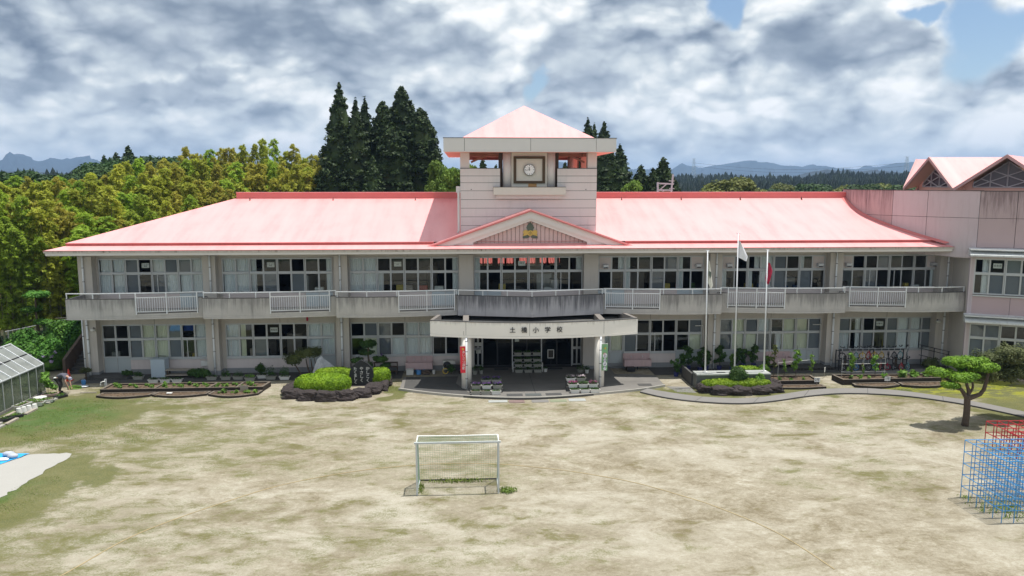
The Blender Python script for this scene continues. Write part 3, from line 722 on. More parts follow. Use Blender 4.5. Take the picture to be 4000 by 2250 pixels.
for i, (px,py) in enumerate(((3000,728),(3060,722),(3110,720),(3170,716),(3240,724),(3310,728),(3380,715),(3440,720),(3500,726),(3560,720),(3620,728),(2940,736))):
    put_broad(1 if i%3 else 0, px, py+random.uniform(2,18), 170+22*(i%3), random.uniform(.8,1.4), ('dark' if i%3 == 0 else 'light olive')+' treetop in the far row behind the right hand roof', 'far row of '+('dark' if i%3==0 else 'light')+' treetops behind the right roof')

# ================================================================== SCHOOL BUILDING
SCH = thing('school_building', 'long two storey beige school with pink hipped roof, clock tower and curved entrance canopy', 'school')
PIL = [(-27.65,-26.83),(-20.2,-19.41),(-12.15,-11.35),(-4.4,-3.5),(3.5,4.42),(11.62,12.42),(19.5,20.36),(26.83,27.7)]
WX_UP = [(-26.70,-20.25),(-19.2,-12.37),(-11.3,-4.43),(-3.46,3.5),(4.5,11.4),(12.56,19.43),(20.45,27.06)]
WX_LO = [(-26.75,-20.27),(-19.17,-12.33),(-11.35,-4.43),None,(4.5,11.42),(12.56,19.38),(20.55,27.03)]
WY = .6
def B(name, mat, *boxes, parent=SCH, **k):
    mb = MB()
    for b in boxes: mb.box(*b)
    return mb.make(name, mat, parent, **k)
# pillars
for i,(a,b_) in enumerate(PIL):
    B('pillar', wall_tan, (a, 0, .32, b_, .9, 7.55)); B('pillar_base', base_m, (a-.01, -.012, 0, b_+.01, .9, .318))
# wall strips between and above windows
def fill(xa, xb, z0, z1, mat=wall_tan, y0=WY-.03, y1=WY+.17, name='wall'): return B(name, mat, (xa, y0, z0, xb, y1, z1))
gx_ = [-27.6]+[v for p in PIL for v in p]+[27.7]
for i in range(7):
    xa, xb = PIL[i][1], PIL[i+1][0]
    u0,u1 = WX_UP[i]
    fill(xa, xb, 7.36, 7.72, name='lintel'); 
    if u0 > xa: fill(xa, u0, 4.22, 7.358)
    if u1 < xb: fill(u1, xb, 4.22, 7.358)
    if WX_LO[i]:
        l0,l1 = WX_LO[i]; fill(xa, xb, 3.22, 4.0, name='lintel', y0=WY-.05)
        if l0 > xa: fill(xa, l0, .1, 3.218)
        if l1 < xb: fill(l1, xb, .1, 3.218)
        # thin joint in the lintel band
        B('wall_joint', dark_edge, ((l0+l1)/2-.01, WY-.054, 3.25, (l0+l1)/2+.01, WY-.051, 3.98))
# end walls, back wall, floors, ceilings
B('wall', wall_tan, (-27.64,.91,.0,-27.44,14.0,7.5)); B('wall', wall_tan, (27.5,.91,0,27.7,14.0,7.5))
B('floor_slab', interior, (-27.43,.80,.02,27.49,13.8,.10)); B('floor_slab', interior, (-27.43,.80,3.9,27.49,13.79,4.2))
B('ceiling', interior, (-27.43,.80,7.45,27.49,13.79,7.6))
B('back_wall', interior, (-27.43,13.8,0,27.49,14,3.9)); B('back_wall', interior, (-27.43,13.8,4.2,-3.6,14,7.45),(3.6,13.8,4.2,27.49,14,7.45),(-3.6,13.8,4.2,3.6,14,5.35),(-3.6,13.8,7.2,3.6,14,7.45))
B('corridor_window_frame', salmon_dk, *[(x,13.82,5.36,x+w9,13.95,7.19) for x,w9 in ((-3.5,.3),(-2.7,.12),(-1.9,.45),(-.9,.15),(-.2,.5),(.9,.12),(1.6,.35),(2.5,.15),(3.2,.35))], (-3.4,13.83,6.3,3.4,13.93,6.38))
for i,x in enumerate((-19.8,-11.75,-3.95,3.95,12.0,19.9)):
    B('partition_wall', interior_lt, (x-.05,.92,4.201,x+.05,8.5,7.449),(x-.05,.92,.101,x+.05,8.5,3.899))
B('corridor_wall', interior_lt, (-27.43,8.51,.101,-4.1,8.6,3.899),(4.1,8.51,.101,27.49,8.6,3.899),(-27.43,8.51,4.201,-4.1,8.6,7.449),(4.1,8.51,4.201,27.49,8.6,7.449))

UPT = ['CCSDCSSC','CCLDDDDR','CCDDDDDR','LDDDDDDR','WRLDDSLW','WDRCSDLW','WDDSDDDW']
UPB = ['CCSDSCCC','CCLSDSDR','CCLDDDDR','LDDDDDDD','DDLDSDLD','LDLCSDSD','DDSDDDDR']
LOT = ['DDSyySBY','bLDDDDyC','DSKDyCCS','','YyRDDDDS','SySyDyyS','SRDDSCCS']
LOB = ['DDSyYKDY','YLSDDDyC','DySyyCDD','','YySDDDDy','SyySRyyK','CRSDSCCS']
NOTE = {('u',0,3):'ことばの\n教室',('u',1,3):'ひまわり\n教室',('u',2,3):'ランチルーム\n教室',('u',3,3):'2年生',('u',4,5):'4年生',('u',5,4):'5年生',('u',6,3):'6年生',
        ('l',0,2):'保健室',('l',0,5):'相談室',('l',1,3):'職員室',('l',2,2):'校長室',('l',6,3):'図書室'}
def curtain_mesh(x0, x1, z0, z1, y, seed=0, flare=0.0, waves=7):
    mb = MB(); n = 26; vs = []; g = random.Random(seed); ph = g.random()*6
    for i in range(n+1):
        f = i/n
        for j,z in enumerate((z1,(z0+z1)/2,z0)):
            x = x0+(x1-x0)*f; x += flare*(j*.5)*(f-.5)*.3
            vs.append((x, y+.035*math.sin(f*waves*6.28+ph+.3*j)+.015*math.sin(f*17+ph), z))
    fs = [(i*3+j, i*3+j+1, i*3+j+4, i*3+j+3) for i in range(n) for j in range(2)]
    mb.add(vs, fs); return mb
PANE = {}
def pane_obj(x0, x1, z0, z1, y, parent, mat=glass_m, name='pane'):
    key = (round(x1-x0,3), round(z1-z0,3), mat.name)
    if key not in PANE:
        mb = MB().box(0,-.004,0,x1-x0,.004,z1-z0); me = mb.mesh('pane'); me.materials.append(mat); PANE[key] = me
    return link(name, PANE[key], parent, (x0,y,z0))
def window(parent, xa, xb, codes_t, codes_b, zt, zm, zb, y=WY, seed=0, door=False, notes=(None,None), label=None, frame=alu_pale):
    """a pair of sliding sashes with a pair of lights above: zt top, zm (transom band low, high), zb bottom"""
    mb = MB(); t = .045
    mb.box(xa,y-.06,zb,xa+t,y+.05,zt); mb.box(xb-t,y-.06,zb,xb,y+.05,zt)
    mb.box(xa+t,y-.06,zt-t,xb-t,y+.05,zt); mb.box(xa+t,y-.07,zb,xb-t,y+.05,zb+t); mb.box(xa+t,y-.07,zm[0],xb-t,y+.05,zm[1])
    xm = (xa+xb)/2
    if 'W' in (codes_t[0], codes_t[1]):
        xm2 = xm
    # sash stiles
    mb.box(xm-.03,y-.045,zb+t,xm+.03,y-.015,zm[0]); mb.box(xm-.03,y-.045,zm[1],xm+.03,y-.015,zt-t)
    for z0,z1 in ((zb+t,zm[0]),(zm[1],zt-t)):
        for (a,b_,yy) in ((xa+t,xm-.03,-.04),(xm+.03,xb-t,0.0)):
            mb.box(a,y+yy-.012,z0,b_,y+yy+.012,z0+.035); mb.box(a,y+yy-.012,z1-.035,b_,y+yy+.012,z1)
            mb.box(a,y+yy-.011,z0+.035,a+.022,y+yy+.011,z1-.035); mb.box(b_-.022,y+yy-.011,z0+.035,b_,y+yy+.011,z1-.035)
    w_ = mb.make('window', frame, parent)
    g = random.Random(seed*31+5)
    # an occasional sash slid half open
    if not door and g.random() < .25:
        MB().box(xa+.30,y-.068,zb+t+.01,xa+.345,y-.048,zm[0]-.01).make('sliding_sash', frame, w_)
    for r,(codes,z0,z1) in enumerate(((codes_b,zb+t,zm[0]),(codes_t,zm[1],zt-t))):
        for k in range(2):
            a,b_ = ((xa+t,xm-.03),(xm+.03,xb-t))[k]; yy = y+(-.028 if k == 0 else .012); c = codes[k]
            if c == 'W':
                MB().box(a,yy-.02,z0,b_,yy,z1).make('vent_panel', wall_pale, w_); continue
            pane_obj(a+.02,b_-.02,z0+.03,z1-.03,yy,w_,g.choice(glass_v))
            if c in 'SK': pane_obj(a+.02,b_-.02,z0+.03,z1-.03,y+.045,w_,screen_m,'insect_screen')
            cy = y+.16; wd = b_-a; sd = seed*7+r*3+k
            if c == 'C': curtain_mesh(a-.02,b_+.02,z0-.02,z1+.05,cy,sd).make('curtain', curtain_w, w_, smooth=True)
            if c == 'S' and g.random() < .5: curtain_mesh(a-.02,b_+.02,z0-.02,z1+.05,cy+.02,sd).make('curtain', curtain_w, w_, smooth=True)
            if c in 'yY': curtain_mesh(a-.02,b_+.02,z0-.02,z1+.05,cy,sd,waves=8).make('curtain', curtain_y if (sd%3) else curtain_w, w_, smooth=True)
            if c == 'b': curtain_mesh(a-.02,b_+.02,z0-.02,z1+.05,cy,sd).make('curtain', curtain_w, w_, smooth=True)
            if c == 'L': curtain_mesh(a,a+wd*.42,z0-.02,z1+.05,cy,sd,waves=4).make('curtain', curtain_w if zt > 5 else curtain_y, w_, smooth=True)
            if c in 'R': curtain_mesh(b_-wd*.45,b_,z0-.02,z1+.05,cy,sd,waves=4).make('curtain', curtain_w, w_, smooth=True)
            if c == 'K': curtain_mesh(a-.02,a+wd*.6,z0-.02,z1+.05,cy,sd,flare=1,waves=5).make('curtain', curtain_y, w_, smooth=True)
            if c == 'B': MB().box(a,y+.2,z0+.42,b_,y+.22,z1).make('blue_board', M_blueboard, w_)
            nt = notes[k] if r == 1 else None
            if nt:
                cx = (a+b_)/2+.02; cz = (z0+z1)/2+.02
                n_ = MB().box(cx-.23,y+.052,cz-.15,cx+.23,y+.056,cz+.15).make('notice', paper, w_)
                nl = nt.split('\n'); s = min(.135, .40/max(len(q) for q in nl))
                txt(nt, s*1.05, ink, w_, (cx, y+.048, cz), name='notice_lettering', depth=.001, line=.95)
    return w_
M_blueboard = M('board_blue', (.02,.06,.24), .8, bmp=0)
for i in range(7):
    x0,x1 = WX_UP[i]; wd = (x1-x0)/4
    for p in range(4):
        nts = (NOTE.get(('u',i,2*p)), NOTE.get(('u',i,2*p+1)))
        a,b_ = x0+wd*p+.012, x0+wd*(p+1)-.012
        window(SCH, a, b_, UPT[i][2*p:2*p+2], UPB[i][2*p:2*p+2], 7.355, (6.38,6.48), 5.16, seed=i*4+p, notes=nts)
        # solid part below the sill, behind the balustrade
        dr = (p == 3 and i < 3) or (p == 0 and i in (3,4)) or (p == 3 and i in (4,))
        if dr:
            B('balcony_door', upper_blue, (a,WY-.03,4.25,b_,WY+.01,5.155)); B('door_rail', alu_pale, ((a+b_)/2-.03,WY-.05,4.25,(a+b_)/2+.03,WY-.032,5.15),(a,WY-.05,4.22,b_,WY-.031,4.30))
        else: fill(a-.012, b_+.012, 4.22, 5.158, mat=wall_pale, name='sill_wall', y0=WY-.02)
    if i >= 4:
        for vx in ((x0+.45, x1-.42)):
            r_ = MB(); r_.box(vx-.17,WY-.34,6.78,vx+.17,WY-.05,6.83); r_.box(vx-.17,WY-.33,6.60,vx-.15,WY-.05,6.78); r_.box(vx+.15,WY-.33,6.60,vx+.17,WY-.05,6.78)
            r_.add([(vx-.15,WY-.34,6.68),(vx+.15,WY-.34,6.68),(vx+.15,WY-.34,6.78),(vx-.15,WY-.34,6.78)], [(0,1,2,3)]); r_.box(vx-.15,WY-.10,6.60,vx+.15,WY-.05,6.78)
            r_.make('vent_hood', steel, SCH)
            MB().box(vx-.14,WY-.33,6.601,vx+.14,WY-.11,6.62).make('vent_grille', dark_metal, SCH)
DOORS = {(0,0),(1,3),(4,0),(4,3),(5,0),(5,3)}
for i in range(7):
    if not WX_LO[i]: continue
    x0,x1 = WX_LO[i]; wd = (x1-x0)/4
    for p in range(4):
        a,b_ = x0+wd*p+.012, x0+wd*(p+1)-.012; nts = (NOTE.get(('l',i,2*p)), NOTE.get(('l',i,2*p+1))); dr = (i,p) in DOORS
        zs = 1.10 if dr else 1.03
        window(SCH, a, b_, LOT[i][2*p:2*p+2], LOB[i][2*p:2*p+2], 3.215, (2.22,2.32), zs, seed=50+i*4+p, door=dr, notes=nts)
        if dr:
            B('door_panel', door_blue, (a,WY-.02,.12,(a+b_)/2-.02,WY+.0,1.098)); B('door_panel', door_blue, ((a+b_)/2+.02,WY-.01,.12,b_,WY+.01,1.098))
            B('door_frame', alu_pale, ((a+b_)/2-.019,WY-.05,.12,(a+b_)/2+.019,WY+.02,1.098),(a,WY-.06,.08,b_,WY-.021,.118))
        else:
            fill(a-.012, b_+.012, .34, .96, mat=wall_pale, name='sill_wall', y0=WY-.02); B('window_sill', alu, (a-.011,WY-.10,.962,b_+.011,WY+.05,1.028))
    B('wall_base', base_m, (PIL[i][1]+.012,WY-.06,0,PIL[i+1][0]-.012,WY+.12,.338 if i else .119)) if i not in (0,) else B('wall_base', base_m, (x0+wd,WY-.06,0,PIL[1][0]-.012,WY+.12,.338),(PIL[0][1],WY-.06,0,x0+wd-.01,WY+.12,.11))
# pink repair patches under some windows
for (a,b_,z1) in ((-23.9,-22.75,.955),(14.3,15.6,.955),(16.0,17.5,.955)): B('painted_patch', wall_pinkclean, (a,WY-.026,.34,b_,WY-.021,z1))

# things standing on the shelves behind the panes
gi = random.Random(12); imats = [paper, planter_g, interior_lt, wood_old, M('book_blue',(.08,.14,.3),.8), M('book_yellow',(.5,.4,.1),.8), M('book_red',(.35,.06,.05),.8), shrub_l]
for i in range(7):
    for rngx,z0 in ((WX_UP[i],4.95),(WX_LO[i],.90)):
        if not rngx: continue
        x = rngx[0]+.3
        while x < rngx[1]-.5:
            wd = gi.uniform(.15,.7)
            if gi.random() < .62: MB().box(x,WY+.45,z0,x+wd,WY+.75,z0+gi.uniform(.18,.62)).make('shelf_item', gi.choice(imats), SCH)
            x += wd+gi.uniform(.05,.8)
        for k in range(3):
            x = gi.uniform(rngx[0]+.5,rngx[1]-.9); h = gi.uniform(.5,1.5); MB().box(x,WY+gi.uniform(2,5),z0-.4,x+gi.uniform(.4,1.4),WY+5.6,z0+h).make('classroom_cupboard', gi.choice(imats[:4]+[wood_old]), SCH)
# balconies: saw-tooth sections, outer end forward
def bal_curve(pts, n=14): return cat(pts, n)
def balcony(pts, rail_a, rail_b, mats=parapet_m, name='balcony', seed=0):
    """pts: outer plan curve left to right; rail_a..rail_b: x-range of the open balustrade"""
    C_ = bal_curve(pts, 29); th = .15
    def yat(x): return np.interp(x, [p[0] for p in C_], [p[1] for p in C_])
    root = MB()
    xs = [p[0] for p in C_]
    # slab with two drip lines
    for (z0,z1,off) in ((4.0,4.10,0),(4.112,4.20,.0),(4.10,4.112,.02),(4.20,4.212,.02)):
        strip(root, [(x,y+off) for x,y in C_], [(x,.55) for x,y in C_], z0, z1)
    def wall_seg(xa, xb, z0, z1):
        xx = sorted([xa,xb]+[x for x in xs if xa < x < xb]); strip(root, [(x,yat(x)) for x in xx], [(x,yat(x)+th) for x in xx], z0, z1)
    has = rail_a is not None
    if has:
        if rail_a > xs[0]+.05: wall_seg(xs[0], rail_a, 4.212, 5.22)
        if rail_b < xs[-1]-.05: wall_seg(rail_b, xs[-1], 4.212, 5.22)
        wall_seg(rail_a, rail_b, 4.212, 4.34)
    else: wall_seg(xs[0], xs[-1], 4.212, 5.22)
    # end returns
    for xe,s in ((xs[0],1),(xs[-1],-1)):
        a,b_ = sorted((xe, xe+s*.15)); root.box(a, yat(xe)+th, 4.212, b_, -.02 if abs(xe) > 27 else yat(xe)+.55, 5.22)
    o_ = root.make('balcony', mats, SCH)
    cap = MB(); caps = []
    def cap_seg(xa,xb):
        cap = MB(); caps.append(cap); xx = sorted([xa,xb]+[x for x in xs if xa < x < xb]); strip(cap, [(x,yat(x)-.012) for x in xx], [(x,yat(x)+th+.012) for x in xx], 5.222, 5.25)
    if has:
        if rail_a > xs[0]+.05: cap_seg(xs[0]-.01, rail_a)
        if rail_b < xs[-1]-.05: cap_seg(rail_b, xs[-1]+.01)
        cap = MB(); caps.append(cap); xx = sorted([rail_a,rail_b]+[x for x in xs if rail_a < x < rail_b]); strip(cap, [(x,yat(x)-.003) for x in xx], [(x,yat(x)+th+.01) for x in xx], 4.342, 4.355)
    else: cap_seg(xs[0]-.01, xs[-1]+.01)
    for cap in caps: cap.make('balcony_capping', dark_edge, o_)
    hr = MB(); hp = [(x,yat(x)+.07,5.56) for x in np.linspace(xs[0]+.02, xs[-1]-.02, 24)]
    for i in range(len(hp)-1): hr.bar(hp[i], hp[i+1], .075, .05)
    e = hp[0] if seed < 3 else hp[-1]
    hr.make('handrail', white_metal, o_)
    nposts = max(3, int((xs[-1]-xs[0])/1.25)); pm = MB().box(-.025,-.025,0,.025,.025,.31).mesh('railing_post'); pm.materials.append(white_metal)
    for x in np.linspace(xs[0]+.06, xs[-1]-.06, nposts):
        if has and rail_a < x < rail_b: continue
        link('railing_post', pm, o_, (x, yat(x)+.07, 5.25))
    if has:
        pk = MB().box(-.012,-.012,0,.012,.012,.80).mesh('picket'); pk.materials.append(white_metal)
        post = MB().box(-.028,-.028,0,.028,.028,1.26).mesh('railing_post'); post.materials.append(white_metal)
        yy = lambda x: yat(x)-.03
        for x in (rail_a+.05,(rail_a+rail_b)/2,rail_b-.05): link('railing_post', post, o_, (x, yy(x), 4.29))
        rl = MB()
        for z in (4.46,5.30): rl.bar((rail_a+.03,yy(rail_a),z),((rail_a+rail_b)/2,yy((rail_a+rail_b)/2),z),.04,.04); rl.bar(((rail_a+rail_b)/2,yy((rail_a+rail_b)/2),z),(rail_b-.03,yy(rail_b),z),.04,.04)
        rl.make('railing_bar', white_metal, o_)
        n = 26
        for k in range(1,n):
            x = rail_a+.05+(rail_b-rail_a-.1)*k/n
            if k != n//2: link('picket', pk, o_, (x, yy(x), 4.48))
    return o_
balcony([(-27.45,-2.12),(-25.5,-2.25),(-23.4,-2.15),(-21.5,-1.90),(-19.62,-1.58)], -23.45, -19.98, seed=0)
balcony([(-19.55,-2.16),(-17.6,-2.25),(-15.6,-2.15),(-13.7,-1.90),(-11.80,-1.58)], -15.65, -12.15, seed=1)
balcony([(-11.73,-2.16),(-9.8,-2.25),(-8.0,-2.15),(-6.2,-1.90),(-4.50,-1.62)], -8.05, -4.62, seed=2)
balcony([(-4.48,-1.78),(-2.5,-2.18),(-.05,-2.66),(0.05,-2.66),(2.5,-2.18),(4.45,-1.78)], None, None, parapet_dark, seed=1)
balcony([(4.47,-1.62),(6.2,-1.90),(8.0,-2.15),(9.8,-2.25),(11.73,-2.16)], 4.55, 7.92, seed=3)
balcony([(11.80,-1.58),(13.7,-1.90),(15.6,-2.15),(17.6,-2.25),(19.55,-2.16)], 12.22, 15.72, seed=4)
balcony([(19.62,-1.58),(21.5,-1.90),(23.4,-2.15),(25.5,-2.22),(27.25,-2.08)], 19.98, 23.42, seed=5)

# downpipes with bands
def downpipe(x, y, z0, z1, r=.055, bands=(), parent=SCH, mat=pipe_m):
    p = MB().cyl(x,y,z0,z1,r,10).make('downpipe', mat, parent, smooth=True)
    for z in bands: MB().cyl(x,y,z,z+.035,r+.012,10).make('pipe_band', band_m, p)
    return p
for x in (-27.33,-19.72,-11.80,12.03,19.88,27.33):
    downpipe(x,-.075,5.3,7.78,bands=(6.0,6.85)); downpipe(x,-.08,.05,3.98,r=.062,bands=(.5,1.55,2.4,3.3))
downpipe(-27.62,-.05,.05,3.98,r=.04,bands=(1.2,2.6))
for x in (11.48,19.33):   # thin drain pipes with an elbow
    MB().tube([(x-.55,WY-.12,2.78),(x-.05,WY-.12,2.78),(x,WY-.12,2.74),(x,WY-.12,.1)], .03, 8).make('drain_pipe', planter_w, SCH, smooth=True)

# eaves, gutter and roof
RB = (10.88-8.05)/8.8
zr = lambda y: 8.05+(y+1.8)*RB
EX0 = -28.62
WC = [(24.05,7.0),(23.62,6.2),(23.42,5.2),(23.38,4.2),(23.55,3.1),(24.02,1.8),(24.75,.5),(25.75,-.75),(26.8,-1.75)]   # foot of the curved wing wall on the roof
hipx = lambda y: EX0+(y+1.8)
def wx(y): return float(np.interp(-y, [-p[1] for p in WC], [p[0] for p in WC]))
ys = [-.95]+list(np.linspace(-.4,7.0,10)); mb = MB()
L_ = [(hipx(y)+.0, y, zr(y)+.12) for y in ys]; R_ = [(wx(y)+.02, y, zr(y)+.12) for y in ys]
vs = []; fs = []
for a,b_ in zip(L_,R_):
    for k in range(13): vs.append(tuple(a[j]+(b_[j]-a[j])*k/12 for j in range(3)))
for i in range(len(ys)-1):
    for k in range(12): q = i*13+k; fs.append((q,q+1,q+14,q+13))
mb.add(vs, fs)
n0 = len(mb.v); hip = (hipx(7.0),7.0,zr(7.0)+.12)
mb.add([hip,(EX0,15.8,8.17),(EX0+.85,-.95,zr(-.95)+.12),(24.07,7.0,hip[2]),(24.07,15.8,8.17),(EX0,-.95+.0,8.2)], [(2,0,1),(0,3,4,1)])
mb.make('roof', roof_m, SCH)
# lower eave strip of the roof with its red upstand
vs = []; mb = MB()
mb.add([(EX0,-1.8,8.07),(26.42,-1.8,8.07),(26.3,-.97,zr(-.97)-.04),(EX0+.83,-.97,zr(-.97)-.04),(EX0,15.8,8.07),(EX0+.83,14.9,8.33)], [(0,1,2,3),(0,3,5,4)])
mb.make('eave_strip', roof_m, SCH)
for a,b_ in ((EX0+.86,-5.9),(5.9,25.9)):
    MB().box(a,-.962,zr(-.97)-.05,b_,-.952,zr(-.95)+.10).make('roof_upstand', roof_lip, SCH)
    MB().box(a-.02,-.99,zr(-.95)+.10,b_,-.945,zr(-.95)+.128).make('roof_lip', roof_m, SCH)
B('gutter', gutter_m, (EX0,-1.86,7.93,26.45,-1.80,8.045),(EX0-.0,-1.80,7.93,EX0+.06,15.8,8.045)); B('gutter_edge', roof_lip, (EX0-.02,-1.885,8.047,26.46,-1.79,8.072))
B('fascia_board', fascia_m, (EX0+.06,-1.79,7.78,26.40,-1.72,7.95)); B('soffit', wall_tan, (EX0+.07,-1.715,7.74,26.39,.59,7.79),(EX0+.07,.6,7.74,-27.65,15.7,7.79))
# ridge cap
hx = hipx(7.0)
for (a,b_) in ((hx-.1,-4.29),(4.29,24.02)):
    B('ridge_capping', roof_trim, (a,6.78,10.70,b_,7.22,11.325)); B('ridge_top', roof_m, (a-.02,6.74,11.327,b_,7.26,11.37))
for x in (-18.9,-13.2,-7.5,7.1,11.4,15.7,20.2):   # small snow-guard hooks under the ridge
    if x < 20.5: MB().add([(x-.05,6.35,zr(6.35)+.122),(x+.05,6.35,zr(6.35)+.122),(x,6.45,zr(6.45)+.34),(x,6.62,zr(6.6)+.122)], [(0,1,2),(1,3,2),(3,0,2)]).make('roof_hook', wood_dark, SCH)

# entrance gable
ga = MB()
oz = lambda x: 10.28-abs(x)*(10.28-8.02)/6.4
ga.prismY([(-6.4,8.02),(0,10.28),(6.4,8.02),(5.35,8.02),(0,9.86),(-5.35,8.02)], -1.22, -1.05)
ga.make('bargeboard', fascia_m, SCH)
rf = MB()
for s in (-1,1):
    P4 = [(s*6.55,-1.32,8.02),(0,-1.32,10.34),(0,4.6,10.34),(s*6.55,4.6,8.02)]
    Q4 = [(p[0],p[1],p[2]+.09) for p in P4]
    rf.add(P4+Q4, [(0,1,2,3),(7,6,5,4),(0,4,5,1),(3,2,6,7),(0,3,7,4)])
rf.make('gable_roof', roof_m, SCH)
MB().prismY([(-6.5,8.04),(0,10.36),(6.5,8.04),(6.32,8.04),(0,10.28),(-6.32,8.04)], -1.345, -1.322).make('gable_edge', roof_trim, SCH)
MB().prismY([(-5.35,8.02),(0,9.86),(5.35,8.02),(3.5,8.40),(0,9.70),(-3.5,8.40)], -1.12, -.9).make('gable_moulding', fascia_m, SCH)
B('gable_block', fascia_m, (-4.9,-1.10,8.06,-3.5,-.7,8.2),(3.5,-1.10,8.06,4.9,-.7,8.2))
for s in (-1,1): MB().prismY([(s*3.5,8.04),(s*5.25,8.04),(s*3.5,8.66)], -1.14, -.6).make('gable_block', fascia_m, SCH)
gable_gap = M('gable_board_gap', (.40,.31,.29), .9)
MB().prismY([(-3.6,8.2),(-3.6,8.62),(0,9.8),(3.6,8.62),(3.6,8.2)], -.84, -.7).make('gable_back', gable_gap, SCH)
bw = .26
for k in range(-13,14):
    x = k*bw; zt = 9.70-abs(x)*(9.70-8.40)/3.5-.02
    if abs(x) < 3.45: MB().box(x-bw/2+.02,-.89,8.30,x+bw/2-.02,-.842,zt).make('board', gable_pink, SCH)
mb = MB(); mb.add([(-4.95,-1.78,8.085),(4.95,-1.78,8.085),(4.95,-.85,8.33),(-4.95,-.85,8.33)], [(0,1,2,3)]); mb.make('entrance_eave', roof_m, SCH)
# crest: three serrated leaves behind a golden disc
cr = MB()
for a0,(ox,oz_),s in ((90,(0,.06),1.0),(222,(-.06,-.02),.95),(318,(.06,-.02),.95)):
    pts = []
    for k in range(9):
        f = k/8.; wv = .17*math.sin(math.pi*f**.7)*(1+.12*(k%2)); pts.append((.42*f, wv))
    for k in range(7,0,-1):
        f = k/8.; wv = .17*math.sin(math.pi*f**.7)*(1+.12*(k%2)); pts.append((.42*f, -wv))
    a = R(a0); cr.prismY([(ox+s*(p[0]*math.cos(a)-p[1]*math.sin(a)), 9.02+oz_+s*(p[0]*math.sin(a)+p[1]*math.cos(a))) for p in pts], -.93-.004*a0/90, -.87)
crest = cr.make('crest', crest_g, SCH); crest.scale = (1.3,1,1.3); crest.location = (0,0,-9.02*.3-.02)
g_ = MB(); g_.tube([(0,-.97,8.98),(0,-.94,8.98)], .135, 18); g_.make('crest_disc', gold, crest)
for s in (-1,1): MB().prismY([(s*.12,8.90),(s*.34,8.84),(s*.31,8.95),(s*.35,9.05),(s*.26,9.14),(s*.12,9.10)], -.955, -.925).make('crest_wing', gold, crest)
txt('小', .19, wood_dark, crest, (0,-.975,8.975), name='crest_mark', depth=.002)

# clock tower
cream_plain = M('clock_wall_cream', (.70,.665,.60), .8, .03, 1, .03, 50, bmp=.05)
TY = .3; TX = 4.28; TB = 9.0   # front plane, half width, depth
zs = [8.3,8.82,9.36,9.90,10.44,10.98,11.52]
for a,b_ in zip(zs[:-1],zs[1:]): B('tower_panel', tower_m, (-TX,TY,a+.012,TX,TY+.2,b_-.012))
for a,b_ in ((11.52,12.02),(12.02,12.44),(12.44,12.90)):
    B('tower_panel', tower_m, (-TX,TY,a+.012,-1.80,TY+.2,b_-.012)); B('tower_panel', tower_m, (1.80,TY,a+.012,TX,TY+.2,b_-.012))
B('tower_wall', dark_edge, (-TX+.02,TY+.03,8.3,TX-.02,TY+.19,11.50),(-TX+.02,TY+.03,11.5,-1.82,TY+.19,12.88),(1.82,TY+.03,11.5,TX-.02,TY+.19,12.88))
B('tower_capping', dark_edge, (-TX-.02,TY-.02,12.892,-1.78,TY+.24,12.925),(1.78,TY-.02,12.892,TX+.02,TY+.24,12.925))
B('tower_side_wall', tower_m, (-TX,TY+.21,8.3,-TX+.2,TB,12.0),(TX-.2,TY+.21,8.3,TX,TB,12.0),(-TX+.21,TB-.2,8.3,TX-.21,TB,12.0))
B('tower_deck', interior_lt, (-TX+.21,TY+.21,11.6,TX-.21,TB-.21,11.75))
for x0 in (-TX,3.70): B('tower_post', tower_m, (x0,TY+.05,12.926 if x0 else 0,x0+.58,TY+.63,13.88))
for x0 in (-TX,TX-.4): B('tower_post', salmon, (x0,TB-.5,12.0,x0+.4,TB-.1,13.88)); B('tower_post', salmon, (x0,4.4,12.0,x0+.4,4.8,13.88))
for s in (-1,1): B('tower_side_parapet', salmon, tuple(sorted((s*TX,s*(TX-.2)))[:1])+(TY+.7,12.0)+tuple(sorted((s*TX,s*(TX-.2)))[1:])+(TB,12.3))
for s in (1,):
    B('tower_ladder', salmon_dk, (s*3.1-.04,3.2,11.76,s*3.1+.04,3.28,13.8),(s*3.5-.04,3.2,11.76,s*3.5+.04,3.28,13.8))
    MB().cyl(s*2.9,2.5,11.76,13.88,.2,14).make('tower_column', salmon, SCH, smooth=True)
# timber beams under the tower roof
B('tower_beam', salmon_dk, (-TX,1.2,13.66,TX,1.4,13.87),(-TX,TB-.4,13.66,TX,TB-.2,13.87),(-3.7,TY+.64,13.67,-3.5,TB-.5,13.86),(3.5,TY+.64,13.67,3.7,TB-.5,13.86))
for s in (-1,1): MB().bar((s*3.6,TY+.7,13.3),(s*2.6,TY+.9,13.75),.1,.12).make('tower_brace', salmon_dk, SCH)
FX0,FX1,FY0,FY1 = -5.27,5.30,-.72,9.95
for a,b_ in ((FX0,-4.0),(-4.0,0.03),(0.03,4.05),(4.05,FX1)): B('tower_fascia', fascia_m, (a+.012,FY0,13.94,b_-.012,FY0+.12,14.70))
B('tower_fascia', fascia_m, (FX0,FY0+.122,13.94,FX0+.12,FY1,14.70),(FX1-.12,FY0+.122,13.94,FX1,FY1,14.70),(FX0+.121,FY1-.12,13.94,FX1-.121,FY1,14.70))
B('fascia_drip', fascia_m, (FX0,FY0-.015,13.875,FX1,FY0+.10,13.93)); B('fascia_capping', dark_edge, (FX0-.02,FY0-.02,14.702,FX1+.02,FY0+.16,14.735),(FX0-.02,FY0+.162,14.702,FX0+.14,FY1,14.735),(FX1-.14,FY0+.162,14.702,FX1+.02,FY1,14.735))
B('tower_soffit', salmon, (FX0+.03,FY0+.125,13.885,FX1-.03,FY1-.02,13.935))
